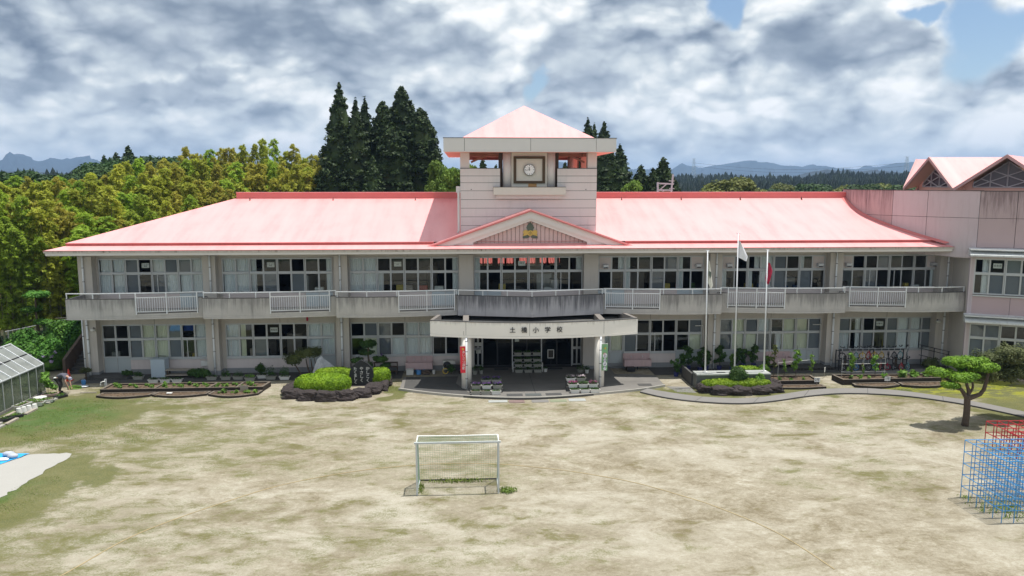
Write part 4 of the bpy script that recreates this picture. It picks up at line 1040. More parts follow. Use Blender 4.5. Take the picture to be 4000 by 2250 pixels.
B('fascia_backing', dark_edge, (FX0+.121,FY0+.121,13.945,FX1-.121,FY0+.16,14.69))
mb = MB(); k0 = 4.75; cyc = (FY0+FY1)/2
mb.add([(-k0,cyc-k0,14.45),(k0,cyc-k0,14.45),(k0,cyc+k0,14.45),(-k0,cyc+k0,14.45),(0.0,cyc,17.15)], [(0,1,4),(1,2,4),(2,3,4),(3,0,4),(3,2,1,0)])
mb.make('tower_roof', roof_m, SCH)
# clock bay
B('clock_wall', cream_plain, (-1.08,TY+.18,11.75,1.16,TY+.4,13.88)); B('clock_bay_side', wood_dark, (-1.84,TY+.5,11.0,-1.62,TY+1.6,13.88),(1.70,TY+.5,11.0,1.92,TY+1.6,13.88))
for x in (-1.34,1.42): MB().cyl(x,TY+.34,11.6,13.88,.27,20).make('clock_bay_pilaster', tower_m, SCH, smooth=True)
fr = MB(); c0 = .04; zc_ = 12.82
for (a,b_,c_,d_) in ((-.95,-.78,11.98,13.66),(.86,1.03,11.98,13.66),(-.78,.86,13.50,13.66),(-.78,.86,11.98,12.13)): fr.box(a,TY+.10,c_,b_,TY+.179,d_)
fr.make('clock_surround', brown_fr, SCH)
clk = MB().tube([(c0,TY+.05,zc_),(c0,TY+.17,zc_)], .355, 32).make('clock', dark_metal, SCH)
MB().tube([(c0,TY+.035,zc_),(c0,TY+.049,zc_)], .325, 32).make('clock_face', M('clock_enamel', (.92,.93,.94), .4, .01, 1, .01, bmp=0), clk)
mk = MB()
for h in range(12):
    a = R(30*h); r0 = .25 if h%3 else .235
    mk.bar((c0+r0*math.sin(a),TY+.030,zc_+r0*math.cos(a)),(c0+.30*math.sin(a),TY+.030,zc_+.30*math.cos(a)),.022 if h%3 else .035,.006,up=(0,1,0))
mk.make('hour_marks', ink, clk)
for ang,ln,wd,nm in ((352,.17,.034,'hour_hand'),(264,.27,.024,'minute_hand')):
    a = R(ang); MB().bar((c0-.05*math.sin(a),TY+.022,zc_-.05*math.cos(a)),(c0+ln*math.sin(a),TY+.022,zc_+ln*math.cos(a)),wd,.006,up=(0,1,0)).make(nm, ink, clk)
B('rust_stain', orange_stain, (-.02,TY+.155,11.76,.5,TY+.1795,11.97))
B('clock_ledge', cream_plain, (-2.22,TY-.42,11.27,2.28,TY+.17,11.74)); B('clock_ledge', tower_m, (-2.05,TY-.20,11.04,2.10,TY-.002,11.266)); B('ledge_capping', dark_edge, (-2.24,TY-.44,11.742,2.30,TY+.17,11.765))
for x in (-3.6,3.6): MB().tube([(x,TY-.02,11.6),(x,TY+.01,11.6)], .03, 8).make('weep_hole', ink, SCH)
MB().tube([(-4.36,TY+.4,11.42),(-4.40,TY-.02,11.42),(-4.40,TY-.06,11.32),(-4.40,TY-.06,9.05),(-4.46,TY-.12,8.92)], .07, 8).make('downpipe', planter_w, SCH, smooth=True)
B('tower_gutter_box', tower_m, (-4.55,TY+.1,11.4,-4.29,TY+.9,11.8))

# entrance canopy (curved beam, deck, cross beams) and its columns
parapet_beam = M('canopy_beam_weathered', (.20,.18,.165), .95, .3, 2, .2, 20, bmp=.3)
cc_ = [(-6.06,-3.92),(-5.0,-4.25),(-4.0,-4.52),(-2.0,-4.90),(0.0,-5.05),(2.0,-4.92),(4.1,-4.55),(5.1,-4.28),(6.14,-3.92)]
cv = cat(cc_, 41); off = lambda d: [(x*(1-d*.02), y+d) for x,y in cv]
for (z0,z1,d0,d1) in ((3.17,3.30,-.015,.28),(3.315,4.08,0,.25),(3.30,3.315,.03,.25)): strip(MB(), off(d0), off(d1), z0, z1).make('canopy_fascia', canopy_m, SCH)
strip(MB(), off(-.02), off(.28), 4.082, 4.115).make('canopy_capping', dark_edge, SCH)
for x in (-3.98,-.34,.0,4.02): 
    yy = np.interp(x,[p[0] for p in cv],[p[1] for p in cv]); B('fascia_joint', dark_edge, (x-.008,yy-.004,3.33,x+.008,yy+.05,4.07)) if x else None
for s,xe,ye in ((-1,-6.06,-3.92),(1,6.14,-3.92)):
    w_ = MB(); x2 = xe-s*.35
    w_.prism([(xe,ye+.0),(xe-s*.22,ye+.02),(x2-s*.22,-2.2),(x2,-2.2)], 3.6, 4.13); w_.prism([(x2,-2.2),(x2-s*.22,-2.2),(x2-s*.3,-.02),(x2-s*.08,-.02)], 3.6, 4.02); w_.make('canopy_side', parapet_beam, SCH)
deck = MB(); strip(deck, off(.26), [(x*.93,.4) for x,y in cv], 3.55, 3.72); deck.make('canopy_deck', moss_dark, SCH)
for x in (-3.98,4.02): B('canopy_beam', parapet_beam, (x-.17,-4.3,3.73,x+.17,-1.9,4.06))
for x in (-3.98,4.02,-.6,.9): B('canopy_beam_under', wall_tan, (x-.15,-4.5,3.3,x+.15,.3,3.549))
for k in range(9): MB().box(.3+k*.42,-3.5-.02*k,3.722,.66+k*.42,-3.3-.02*k,3.75).make('roof_sheet_scrap', wood_old, SCH)
for x in (-3.96,3.84):
    MB().cyl(x,-4.20,.13,3.3,.30,24).make('entrance_column', canopy_m, SCH, smooth=True)
    downpipe(x+(-.0 if x < 0 else .0),-4.585,.13,3.16,r=.062,bands=(.75,1.55,2.35,2.95),mat=white_metal)
for i,(ch,x) in enumerate(zip('土橋小学校', (-1.32,-.66,.01,.69,1.38))):
    yy = np.interp(x,[p[0] for p in cv],[p[1] for p in cv]); txt(ch, .36, dark_metal, SCH, (x,yy-.03,3.66), name='school_name_lettering', depth=.02)
# entrance lobby
EY = .95
B('lobby_side_wall', wall_tan, (3.56,.5,.12,3.72,EY+.1,3.5),(-3.72,.5,.12,-3.56,EY+.1,3.5)); B('entrance_side_wall', wall_tan, (3.58,.35,.12,4.45,.5,3.54),(-4.45,.35,.12,-3.58,.5,3.54))
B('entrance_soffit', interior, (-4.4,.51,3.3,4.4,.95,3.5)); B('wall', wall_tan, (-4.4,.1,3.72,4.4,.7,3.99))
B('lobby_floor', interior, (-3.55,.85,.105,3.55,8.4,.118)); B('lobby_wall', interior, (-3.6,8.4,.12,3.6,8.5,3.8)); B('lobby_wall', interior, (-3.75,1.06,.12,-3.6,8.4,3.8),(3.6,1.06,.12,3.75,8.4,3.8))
for (a,b_) in ((-3.52,-2.95),(2.92,3.54)):
    window(SCH, a, b_, 'DD', 'DD', 3.25, (1.27,1.37), .18, y=EY, seed=91, door=True, frame=alu)
for (a,b_) in ((-2.93,-1.97),(-1.97,-1.02),(-.97,-.05),(-.05,.86),(.95,1.92),(1.92,2.88)):
    dm = MB(); dm.box(a,EY-.03,.13,a+.04,EY+.02,2.95); dm.box(b_-.04,EY-.03,.13,b_,EY+.02,2.95); dm.box(a+.04,EY-.03,.13,b_-.04,EY+.02,.22); dm.box(a+.04,EY-.03,2.88,b_-.04,EY+.02,2.95)
    d_ = dm.make('entrance_door', dark_metal, SCH); pane_obj(a+.04,b_-.04,.22,2.88,EY,d_)
for x in (-2.94,-1.0,.90,2.9): B('entrance_post', alu, (x-.035,EY-.08,.12,x+.035,EY-.031,3.3))
B('lobby_bright_panel', wall_pinkclean, (-2.2,4.5,1.55,-1.1,4.55,2.6),(-.2,4.5,1.6,.7,4.55,2.6)); B('lobby_bright_panel', paper, (-.83,EY+.05,1.75,-.55,EY+.055,2.3))
B('entrance_poster', paper, (-3.35,EY-.07,1.02,-3.05,EY-.066,1.35),(-3.45,EY-.07,1.5,-3.0,EY-.066,1.75))
s_ = B('name_board', wood_old, (3.70,.30,1.02,4.02,.345,2.72))
txt('土\n橋\n小\n学\n校', .27, ink, s_, (3.86,.295,1.87), name='name_board_lettering', depth=.002, line=1.0)
fr = MB(); 
for q in ((1.27,EY-.42,.72,1.31,EY-.39,1.30),(1.65,EY-.42,.72,1.69,EY-.39,1.30),(1.31,EY-.42,1.26,1.65,EY-.39,1.30),(1.31,EY-.42,.72,1.65,EY-.39,.76)): fr.box(*q)
fr2 = thing('notice_stand', 'small framed notice stand in the dark entrance right of the plant shelf', 'sign'); fr.make('frame', white_p, fr2); MB().box(1.31,EY-.40,.76,1.65,EY-.395,1.26).make('sheet', interior_lt, fr2); MB().box(1.46,EY-.38,.12,1.50,EY-.35,.76).make('leg', dark_metal, fr2)
# tiny fittings
for (x,z) in ((-26.95,3.02),(26.9,3.0)):
    MB().ellipsoid((x,-.16,z),(.16,.12,.09),10,6).make('wall_lamp', planter_w, SCH, smooth=True); MB().box(x-.03,-.06,z+.02,x+.03,0,z+.14).make('lamp_bracket', dark_metal, SCH)
MB().tube([(-28.9,-.55,3.86),(-26.6,-.45,3.93)], .02, 5).make('clothes_pole', wood_old, SCH); B('alarm_bell', crimson, (-14.08,WY-.14,3.35,-13.98,WY-.052,3.6))
B('meter_box', planter_w, (-20.75,WY-.16,.52,-20.33,WY-.021,.86))
# outdoor staircase at the left end
for k in range(9): B('step', conc_dark, (-29.1,.9+.32*k,.0 if k < 1 else .18*k-.02,-27.66,.9+.32*(k+1),.18*(k+1)))
MB().add([(-29.3,.55,0),(-29.12,.55,0),(-29.12,8.5,0),(-29.3,8.5,0),(-29.3,.55,1.05),(-29.12,.55,1.05),(-29.12,8.5,4.6),(-29.3,8.5,4.6)],
    [(0,3,2,1),(4,5,6,7),(0,1,5,4),(1,2,6,5),(2,3,7,6),(3,0,4,7)]).make('stair_wall', wood_dark, SCH)

# ================================================================== RIGHT WING
WG = thing('pink_wing_building', 'weathered pink concrete wing with curved parapet wall at the right end of the school', 'building')
K = Vector((27.33,-2.67,0)); D = Vector((.8986,-.4387,0)); N_ = Vector((.4387,.8986,0))
Wp = lambda s, d=0, z=0: tuple(K+D*s+N_*d+Vector((0,0,z)))
crv = [(24.3,8.6),(23.75,7.2),(23.42,5.6),(23.33,4.4),(23.45,3.2),(23.95,1.9),(24.75,.5),(25.8,-.95),(27.33,-2.67)]
cw = cat(crv, 61)
def joint_strip(i0,i1,z0,z1,mat=wall_pink): strip(MB(), cw[i0:i1+1], [(x+.30,y+.18) for x,y in cw[i0:i1+1]], z0, z1).make('wall_panel', mat, WG)
segs = [(0,18,wall_pink),(18,29,wall_pink),(29,40,wall_pink),(40,50,wall_pinkclean),(50,60,wall_pinkclean)]
def gapcut(i0,i1): return i0, i1
for (a,b_,m_) in segs:
    A_ = cw[a:b_+1]; A2 = list(A_)
    # 1.5 cm recess between panels
    v0 = Vector(A_[1])-Vector(A_[0]); v1 = Vector(A_[-1])-Vector(A_[-2])
    A2[0] = tuple(Vector(A_[0])+v0.normalized()*.014); A2[-1] = tuple(Vector(A_[-1])-v1.normalized()*.014)
    for z0,z1 in ((7.45,9.86),(9.885,11.52)):
        strip(MB(), A2, [(x+.25,y+.15) for x,y in A2], z0, z1).make('wall_panel', m_, WG)
strip(MB(), [(x+.03,y+.02) for x,y in cw], [(x+.32,y+.2) for x,y in cw], 7.46, 11.5).make('wall_core', dark_edge, WG)
strip(MB(), [(x-.03,y-.02) for x,y in cw], [(x+.35,y+.2) for x,y in cw], 11.522, 11.56).make('parapet_capping', dark_edge, WG)
# red band on the roof, coloured in for the curved wall's cast shadow
fl = [(x-.42,y-.10) for x,y in cw]; mb = MB(); vs = []; fs = []
sel = [i for i in range(0,61) if -1.75 < cw[i][1] < 7.0]
for i in sel:
    x,y = cw[i]; vs += [(x-.02,y,zr(y)+.20),(x-.34,y-.08,zr(y-.08)+.135)]
for k in range(len(sel)-1): q = 2*k; fs.append((q,q+1,q+3,q+2))
mb.add(vs, fs); mb.make('roof_shade_band', roof_trim, SCH)
def wbox(name, mat, s0, s1, d0, d1, z0, z1, parent=WG):
    mb = MB(); mb.prism([Wp(s0,d0)[:2],Wp(s1,d0)[:2],Wp(s1,d1)[:2],Wp(s0,d1)[:2]], z0, z1); return mb.make(name, mat, parent)
for s0,s1,m_ in ((0.02,1.95,wall_pink),(1.98,4.4,wall_pink),(4.43,7.0,wall_pink),(7.03,10,wall_pink)):
    for z0,z1 in ((8.1,9.86),(9.885,11.50)): wbox('wall_panel', m_, s0, s1, 0.0, .25, z0, z1)
wbox('wall_core', dark_edge, 0.0, 10, .03, .26, 7.6, 11.49); wbox('parapet_capping', dark_edge, -.03, 10, -.03, .32, 11.502, 11.54)
wbox('wall', wall_pinkclean, -.02, 10, .0, .25, 7.42, 8.08)
wbox('wall', wall_pink, 0.0, 10, 0.0, .25, 3.36, 5.16); wbox('wall', wall_pink, 0.0, 10, 0.0, .25, 0, 1.1)
wbox('wall', wall_pinkclean, -.25, -.14, -.05, .4, 0, 7.6); wbox('wall', wall_pinkclean, -.13, -.0, 0, .25, 0, 7.6)
wbox('wall_joint', dark_edge, 2.0, 2.02, -.004, .02, 3.7, 5.1)
wbox('roof', conc_dark, 0, 16, .3, 16, 10.6, 10.8)
wbox('awning', awn_m, -.40, 10, -.75, .0, 7.95, 8.02); wbox('awning', awn_m, -.42, 10, -.75, .0, 3.88, 3.95)
for zz in (7.70,3.62):
    mb = MB(); a0,a1 = Wp(-.40,-.85), Wp(10,-.85); b0,b1 = Wp(-.40,0), Wp(10,0)
    mb.add([(a0[0],a0[1],zz),(a1[0],a1[1],zz),(b1[0],b1[1],zz+.36),(b0[0],b0[1],zz+.36),(a0[0],a0[1],zz-.10),(a1[0],a1[1],zz-.10),(b1[0],b1[1],zz-.10),(b0[0],b0[1],zz-.10)],
           [(0,1,2,3),(0,4,5,1),(4,7,6,5),(0,3,7,4)]); mb.make('awning_slope', awn_m, WG)
# wing windows (built along the wing axis, then turned)
WGW = bpy.data.objects.new('wing_windows_axis', None)
def wing_window(s0, s1, ct, cb, zt, zm, zb, seed, nts=(None,None)):
    o_ = window(WG, s0, s1, ct, cb, zt, zm, zb, y=.08, seed=seed, door=True, notes=nts)
    o_.location = K; o_.rotation_euler = (0,0,math.atan2(D.y,D.x)); return o_
wing_window(0.0,1.62,'RD','RS',7.42,(6.44,6.54),5.2,201,(None,'音楽室')); wing_window(1.64,3.3,'SD','SS',7.42,(6.44,6.54),5.2,202); wing_window(3.32,5.0,'DD','DD',7.42,(6.44,6.54),5.2,205)
wing_window(0.0,1.62,'KS','KS',3.36,(2.42,2.52),1.14,203,(None,'理科室')); wing_window(1.64,3.3,'DD','DS',3.36,(2.42,2.52),1.14,204); wing_window(3.32,5.0,'DD','DD',3.36,(2.42,2.52),1.14,206)
bpy.data.objects.remove(WGW)
wbox('floor_slab', interior, 0, 10, .3, 8, 4.0, 4.3); wbox('inner_wall', interior, 0, 10, 6, 6.2, 0, 10.5); wbox('inner_wall', interior, -.0, .1, .3, 6, 0, 10.5); wbox('ceiling', interior, .1, 10, .3, 6, 7.5, 7.6)
wbox('window_sill', alu, 0, 5, -.08, .02, 5.08, 5.16); wbox('window_sill', alu, 0, 5, -.08, .02, 1.02, 1.1)
# wall linking the last pillar of the school with the wing, soffit of the curved wall
MB().prism([(27.7,.0),tuple(Wp(-.2,.2)[:2]),tuple(Wp(.1,.5)[:2]),(28.0,.3)], 0, 7.5).make('link_wall', wall_tan, WG)
MB().prism([(26.4,-1.6),(27.33,-2.67),(28.3,-1.5),(28.2,1.2),(26.4,1.2)], 7.40, 7.448).make('soffit', wall_pinkclean, WG)
M_gw = M('gable_glass_purple', (.12,.085,.10), .25, .2, .8, .05, 10, bmp=0, spec=.6)
# folded roof with glazed gables on the wing
barge_m = M('gable_bargeboard_pink', (.62,.36,.345), .7, .08, 2, .05, 40)
A = [Vector((29.25,9.16)),Vector((29.31,3.15)),Vector((33.68,-1.1))]
cen = Vector((36.56,6.2)); zl, zh = 11.62, 13.84
corners = []
v0 = A[1]-cen; 
for k in range(8):
    a = R(45*k); corners.append(cen+Vector((v0.x*math.cos(a)-v0.y*math.sin(a), v0.x*math.sin(a)+v0.y*math.cos(a))))
for k in range(8):
    c0_, c1_ = corners[k], corners[(k+1)%8]; m_ = (c0_+c1_)/2; out = (m_-cen).normalized()
    ap = Vector((*m_,zh)); L0 = Vector((*c0_,zl)); L1 = Vector((*c1_,zl)); ct = Vector((*cen,zh+.02)); dn = Vector((0,0,-.16)); inn = Vector((*(-out*.0),0))
    for (p_,q_) in ((L0,ap),(ap,L1)):
        MB().add([p_,q_,ct,p_+dn,q_+dn,ct+dn], [(0,1,2)] if True else []).make('folded_roof', roof_m, WG)
        MB().add([p_+dn,q_+dn,ct+dn], [(0,2,1)]).make('roof_underside', salmon, WG)
        t_ = (q_-p_).normalized(); o3 = Vector((*out,0)); mb = MB()
        mb.add([p_+o3*.02+Vector((0,0,.03)),q_+o3*.02+Vector((0,0,.03)),q_+o3*.02-Vector((0,0,.20)),p_+o3*.02-Vector((0,0,.20)),p_-o3*.1+Vector((0,0,.03)),q_-o3*.1+Vector((0,0,.03)),q_-o3*.1-Vector((0,0,.20)),p_-o3*.1-Vector((0,0,.20))],
               [(0,3,2,1),(0,1,5,4),(3,7,6,2),(4,5,6,7)]); mb.make('gable_bargeboard', barge_m, WG)
    # set-back gable wall with a lattice window
    if k in (0,7,1,6):
        din = -out*.95; e = (c1_-c0_).normalized(); L = (c1_-c0_).length
        f = lambda s, z, d=0.0: Vector((*(m_+din-out*d+e*s),z))
        sc = .90; zt = lambda s: (zh-.42)-(abs(s)/(L/2))*(zh-zl)
        hw = L*.33; zb_ = 11.72
        g2 = MB(); g2.add([f(-hw,zb_,.05),f(hw,zb_,.05),f(hw,zt(hw),.05),f(0,zt(0),.05),f(-hw,zt(hw),.05)], [(0,1,2,3,4)]); g2.make('gable_window', M_gw if 'M_gw' in globals() else glass_m, WG)
        for s in (-1,1):
            g3 = MB(); g3.add([f(s*hw,10.8),f(s*L*.5,10.8),f(s*L*.5,max(11.4,zt(L*.5)+.35)),f(s*hw,zt(hw)+.35)], [(0,1,2,3) if s > 0 else (3,2,1,0)]); g3.make('gable_wall', salmon, WG)
        g3 = MB(); g3.add([f(-hw,10.8),f(hw,10.8),f(hw,zb_),f(-hw,zb_)], [(0,1,2,3)]); g3.make('gable_wall', salmon, WG)
        la = MB(); bw_ = .06
        for s in (-hw,-hw*.5,0,hw*.5,hw): la.bar(f(s,zb_,-.03),f(s,zt(s)-.02,-.03),bw_,bw_)
        la.bar(f(-hw,zb_,-.03),f(hw,zb_,-.03),bw_*1.4,bw_)
        for s in (-1,1):
            la.bar(f(0,zb_+ (zt(0)-zb_)*.45,-.04),f(s*hw,zb_,-.04),bw_,bw_); la.bar(f(0,zb_,-.04),f(s*hw*.78,zt(hw*.78),-.04),bw_,bw_)
            la.bar(f(0,zb_+(zt(0)-zb_)*.45,-.04),f(s*hw*.42,zt(hw*.42),-.04),bw_,bw_); la.bar(f(0,zt(0),-.03),f(s*hw,zt(hw),-.03),bw_*1.3,bw_)
        la.make('window_lattice', wall_pinkclean, WG)
wbox('drum_wall', salmon_dk, 5.5, 12, 5.0, 12, 10.8, 11.4)
# red tiled annex seen through the first floor windows
AX = thing('annex_building', 'low annex with bright red tiled roof glimpsed through the middle upstairs windows', 'building')
MB().box(-8,22.6,0,8,28,4.75).make('wall', cream_m, AX)
for k in range(3):
    mb = MB(); y0 = 21.8+1.1*k; z0 = 4.72+.42*k; mb.add([(-9,y0,z0),(9,y0,z0),(9,y0+1.15,z0+.46),(-9,y0+1.15,z0+.46),(-9,y0,z0-.08),(9,y0,z0-.08)], [(0,1,2,3),(0,4,5,1)]); mb.make('roof', tile_red, AX)
tr_ = MB()
for k in range(73): tr_.tube([(-9+.25*k,21.75,4.74),(-9+.25*k,25.1,6.07)], .05, 5)
o_ = tr_.make('tile_rib', tile_red, AX, kind='stuff')

# ================================================================== GROUND WORKS
sheet('drain_apron', [(-27.7,-1.55),(-8.0,-1.45),(-8.0,.62),(-27.7,.62)], .022, conc_dark); sheet('drain_apron', [(7.85,-1.45),(27.6,-1.5),(27.6,.62),(7.85,.62)], .022, conc_dark)
porch = [(-7.86,-1.45),(-7.88,-4.12)]+cat([(-7.88,-4.12),(-6.2,-5.0),(-4.15,-5.78),(-2.2,-6.27),(-.4,-6.42),(1.5,-6.22),(3.26,-5.78),(6.04,-5.0),(7.76,-4.16)],33)[1:]+[(7.78,-1.97),(6.5,-1.45),(5.3,-1.45),(5.3,.60),(-5.3,.60),(-5.3,-1.45)]
MB().prism(porch, -.05, .12).make('entrance_terrace', concrete, kind='structure')
kb = cat([(-7.94,-4.14),(-6.2,-5.06),(-4.15,-5.84),(-2.2,-6.33),(-.4,-6.49),(1.5,-6.29),(3.26,-5.85),(6.04,-5.06),(7.82,-4.20)],33)
strip(MB(), kb, [(x,y+.10) for x,y in kb], 0, .132).make('terrace_kerb', kerb_m, kind='structure')
kb2 = kb[8:25]; strip(MB(), [(x,y-.02) for x,y in kb2], [(x,y+.0) for x,y in kb2], 0, .10).make('terrace_kerb_face', conc_dark, kind='structure')
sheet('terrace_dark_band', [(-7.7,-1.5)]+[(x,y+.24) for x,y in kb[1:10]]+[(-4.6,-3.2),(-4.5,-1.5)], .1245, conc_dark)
B('terrace_joint', dark_edge, (-.06,-6.2,.1245,-.035,.5,.1255),(-7.5,-3.4,.1245,7.6,-3.38,.1255), parent=None, kind='structure')
# winding path at the right
po = cat([(6.03,-5.39),(7.19,-6.64),(8.69,-7.49),(10.39,-7.97),(11.81,-7.97),(13.42,-7.52),(15.17,-6.86),(17.2,-6.38),(19.1,-6.52),(20.98,-7.15),(22.51,-8.26),(23.6,-9.45),(24.9,-11.5),(26.3,-14.2)],60)
pi = cat([(6.6,-4.80),(7.98,-5.86),(9.34,-6.66),(11.0,-7.04),(12.5,-6.96),(14.31,-6.27),(16.0,-5.62),(17.6,-5.35),(19.66,-5.47),(21.51,-6.25),(22.98,-7.46),(24.2,-8.7),(25.6,-10.8),(27.1,-13.6)],60)
for a in range(0,60,9):
    b_ = min(a+9,59)
    if b_ > a: strip(MB(), po[a:b_+1], pi[a:b_+1], -.05, .075+.001*(a%2)).make('path', conc_path, kind='structure')
strip(MB(), [(x+.0,y-.05) for x,y in po], po, -.05, .07).make('path_edge', conc_dark, kind='structure')
for a in range(9,59,9): p_,q_ = po[a],pi[a]; MB().bar((*p_,.0765),(*q_,.0765),.025,.004).make('path_joint', dark_edge, kind='structure')
gs = random.Random(9); edge_ = [(-21.5+gs.gauss(0,.07)-.012*k, -14.0-.24*k) for k in range(24)]
sheet('concrete_slab', [(-34,-13.75),(-24.5,-13.85)]+[(-24.2+.26*k,-13.95+gs.gauss(0,.05)) for k in range(10)]+edge_+[(-23.5,-20.8),(-34,-21.3)], .012, conc_pale)
sheet('mown_patch', [(7.9,-4.1),(9.3,-4.3),(9.3,-5.6),(8.2,-5.4)], .004, conc_path)
al = cat([(-17.5,-27.4),(-16.4,-25.1),(-15.2,-22.2),(-12.8,-19.45),(-11.0,-17.96),(-8.5,-16.8),(-6.1,-16.25),(-4.3,-16.15),(-2.5,-16.35),(-.14,-17.1),(1.43,-17.85),(2.9,-18.74),(4.21,-19.93),(5.4,-21.2),(6.8,-23.4),(7.6,-26)],150)
gapL = MB(); rg = random.Random(3)
for i in range(149):
    w0 = .028+.012*rg.random(); gapL.bar((al[i][0],al[i][1],.008),(al[i+1][0],al[i+1][1],.008),w0*1.3,.012)
tag(gapL.make('line_rope', rope_m), 'thin ochre marking rope pegged in a wide arc across the sandy yard behind the goal', 'marking line')

# mats, slabs, drain covers
def flat(name, x0,x1,y0,y1,z,mat,label,cat_,h=.015,grp=None):
    return tag(MB().box(x0,y0,z,x1,y1,z+h).make(name,mat), label, cat_, grp)
flat('door_mat',-1.70,-.80,-6.12,-5.68,.121,dark_edge,'leftmost of three dark mats along the front edge of the terrace','mat')
flat('door_mat',-.64,.26,-6.14,-5.70,.121,granite_dk,'middle of three dark mats along the front edge of the terrace','mat')
flat('door_mat',.52,1.42,-6.08,-5.66,.121,dark_edge,'rightmost of three dark mats along the front edge of the terrace','mat')
flat('door_mat',-2.2,-1.3,-.1,.4,.121,dark_edge,'dark mat before the left entrance doors','mat'); flat('door_mat',1.1,2.2,-.1,.4,.121,dark_edge,'dark mat before the right entrance doors','mat')
flat('paving_slab',-2.75,-1.70,-6.95,-6.52,.004,granite_lt,'leftmost pale grey slab set in the sand before the terrace','slab'); flat('paving_slab',-1.62,-.76,-7.08,-6.58,.004,M('mat_brown',(.20,.14,.13),.9,.2,2),'brown rubber mat on the sand before the terrace','mat')
flat('paving_slab',-.36,.58,-7.08,-6.58,.004,conc_path,'grey slab on the sand right of the brown mat','slab'); flat('paving_slab',.66,1.60,-7.06,-6.56,.004,M('mat_green',(.22,.24,.16),.9,.2,2),'greenish slab on the sand before the terrace','slab')
flat('paving_slab',1.72,2.66,-6.95,-6.45,.004,granite_lt,'rightmost pale grey slab set in the sand before the terrace','slab'); flat('drain_cover',6.2,7.0,-4.35,-3.9,.121,conc_dark,'dark steel drain cover in the right part of the terrace','drain cover')

# ================================================================== RAISED BEDS
def bed(name, label, outer, h, splits=(), inner_z=None):
    """closed polygon bed: edging as parts, soil inside"""
    r = thing(name, label, 'raised bed'); n = len(outer); cx = sum(p[0] for p in outer)/n; cy = sum(p[1] for p in outer)/n
    inn = [(x+(cx-x)*min(.9,.13/max(.2,abs(cx-x)+.01)), y+(cy-y)*min(.9,.10/max(.2,abs(cy-y)+.01))) for x,y in outer]
    e = MB(); e2 = MB()
    for i in range(n):
        j = (i+1)%n; e.prism([outer[i],outer[j],inn[j],inn[i]], 0, h-.022); e2.prism([outer[i],outer[j],inn[j],inn[i]], h-.0215, h)
    for (a,b_) in splits: e2.bar((a[0],a[1],h-.03),(b_[0],b_[1],h-.03),.10,.05); e.bar((a[0],a[1],h/2-.02),(b_[0],b_[1],h/2-.02),.09,h-.06)
    e.make('edging', edging, r); e2.make('edging_top', edge_top, r)
    s = MB(); g = random.Random(len(label)); zz = inner_z or h*.72
    gxn = 60; xs = [p[0] for p in inn]; ysn = [p[1] for p in inn]
    s.prism(inn, 0, zz); s.make('soil', soil, r)
    lump = MB()
    for k in range(90):
        x = g.uniform(min(xs)+.1,max(xs)-.1); y = g.uniform(min(ysn)+.1,max(ysn)-.1)
        # inside test
        c = False
        for i in range(n):
            j = (i-1)%n
            if (inn[i][1] > y) != (inn[j][1] > y) and x < (inn[j][0]-inn[i][0])*(y-inn[i][1])/(inn[j][1]-inn[i][1])+inn[i][0]: c = not c
        if c: lump.ellipsoid((x,y,zz),(g.uniform(.05,.2),g.uniform(.04,.12),g.uniform(.02,.05)),7,5,.3,k)
    if lump.v: lump.make('clods', soil, r, kind='stuff', smooth=True)
    return r
bed('planting_bed','long upper raised bed of seedlings before the left classrooms',[(-24.93,-4.05),(-15.78,-3.97),(-15.60,-2.80),(-24.88,-2.74)],.30,[((-21.95,-4.0),(-21.85,-2.8)),((-18.9,-4.0),(-18.7,-2.8)),((-17.3,-4.0),(-17.2,-2.8))])
arc = lambda x0,x1,y0,yb,n=9: [(x0+(x1-x0)*k/(n-1), y0-(yb)*math.sin(math.pi*k/(n-1))) for k in range(n)]
bed('planting_bed','leftmost low scalloped bed in front of the left raised bed',arc(-24.85,-21.9,-4.72,.42)+[(-21.7,-4.12),(-24.75,-4.16)],.13)
bed('planting_bed','middle low scalloped bed in front of the left raised bed',arc(-21.8,-18.75,-4.66,.42)+[(-18.65,-4.1),(-21.65,-4.12)],.13)
bed('planting_bed','rightmost low scalloped bed with weeds in front of the left raised bed',arc(-18.65,-15.85,-4.72,.55)+[(-15.75,-4.05),(-18.55,-4.1)],.13)
bed('planting_bed','upper raised bed with tall drooping plants right of the flagpole pedestal',[(14.05,-4.42),(17.1,-4.40),(17.15,-3.10),(14.5,-3.06)],.32)
bed('planting_bed','low front bed right of the flagpole pedestal below the white sign',[(13.9,-5.12),(15.5,-5.30),(17.2,-5.12),(17.15,-4.55),(14.0,-4.52)],.12)
bed('planting_bed','long upper raised bed before the unicycle rack',[(18.55,-4.42),(24.75,-4.25),(24.85,-3.30),(18.45,-3.14)],.34,[((21.95,-4.3),(21.6,-3.2))])
bed('planting_bed','low scalloped bed below the white sign before the unicycle rack',arc(19.0,21.75,-4.98,.4)+[(21.7,-4.45),(19.05,-4.5)],.15)
bed('planting_bed','low scalloped bed at the right of the unicycle rack lawn',arc(21.85,24.6,-5.05,.4)+[(24.5,-4.42),(21.9,-4.45)],.15)

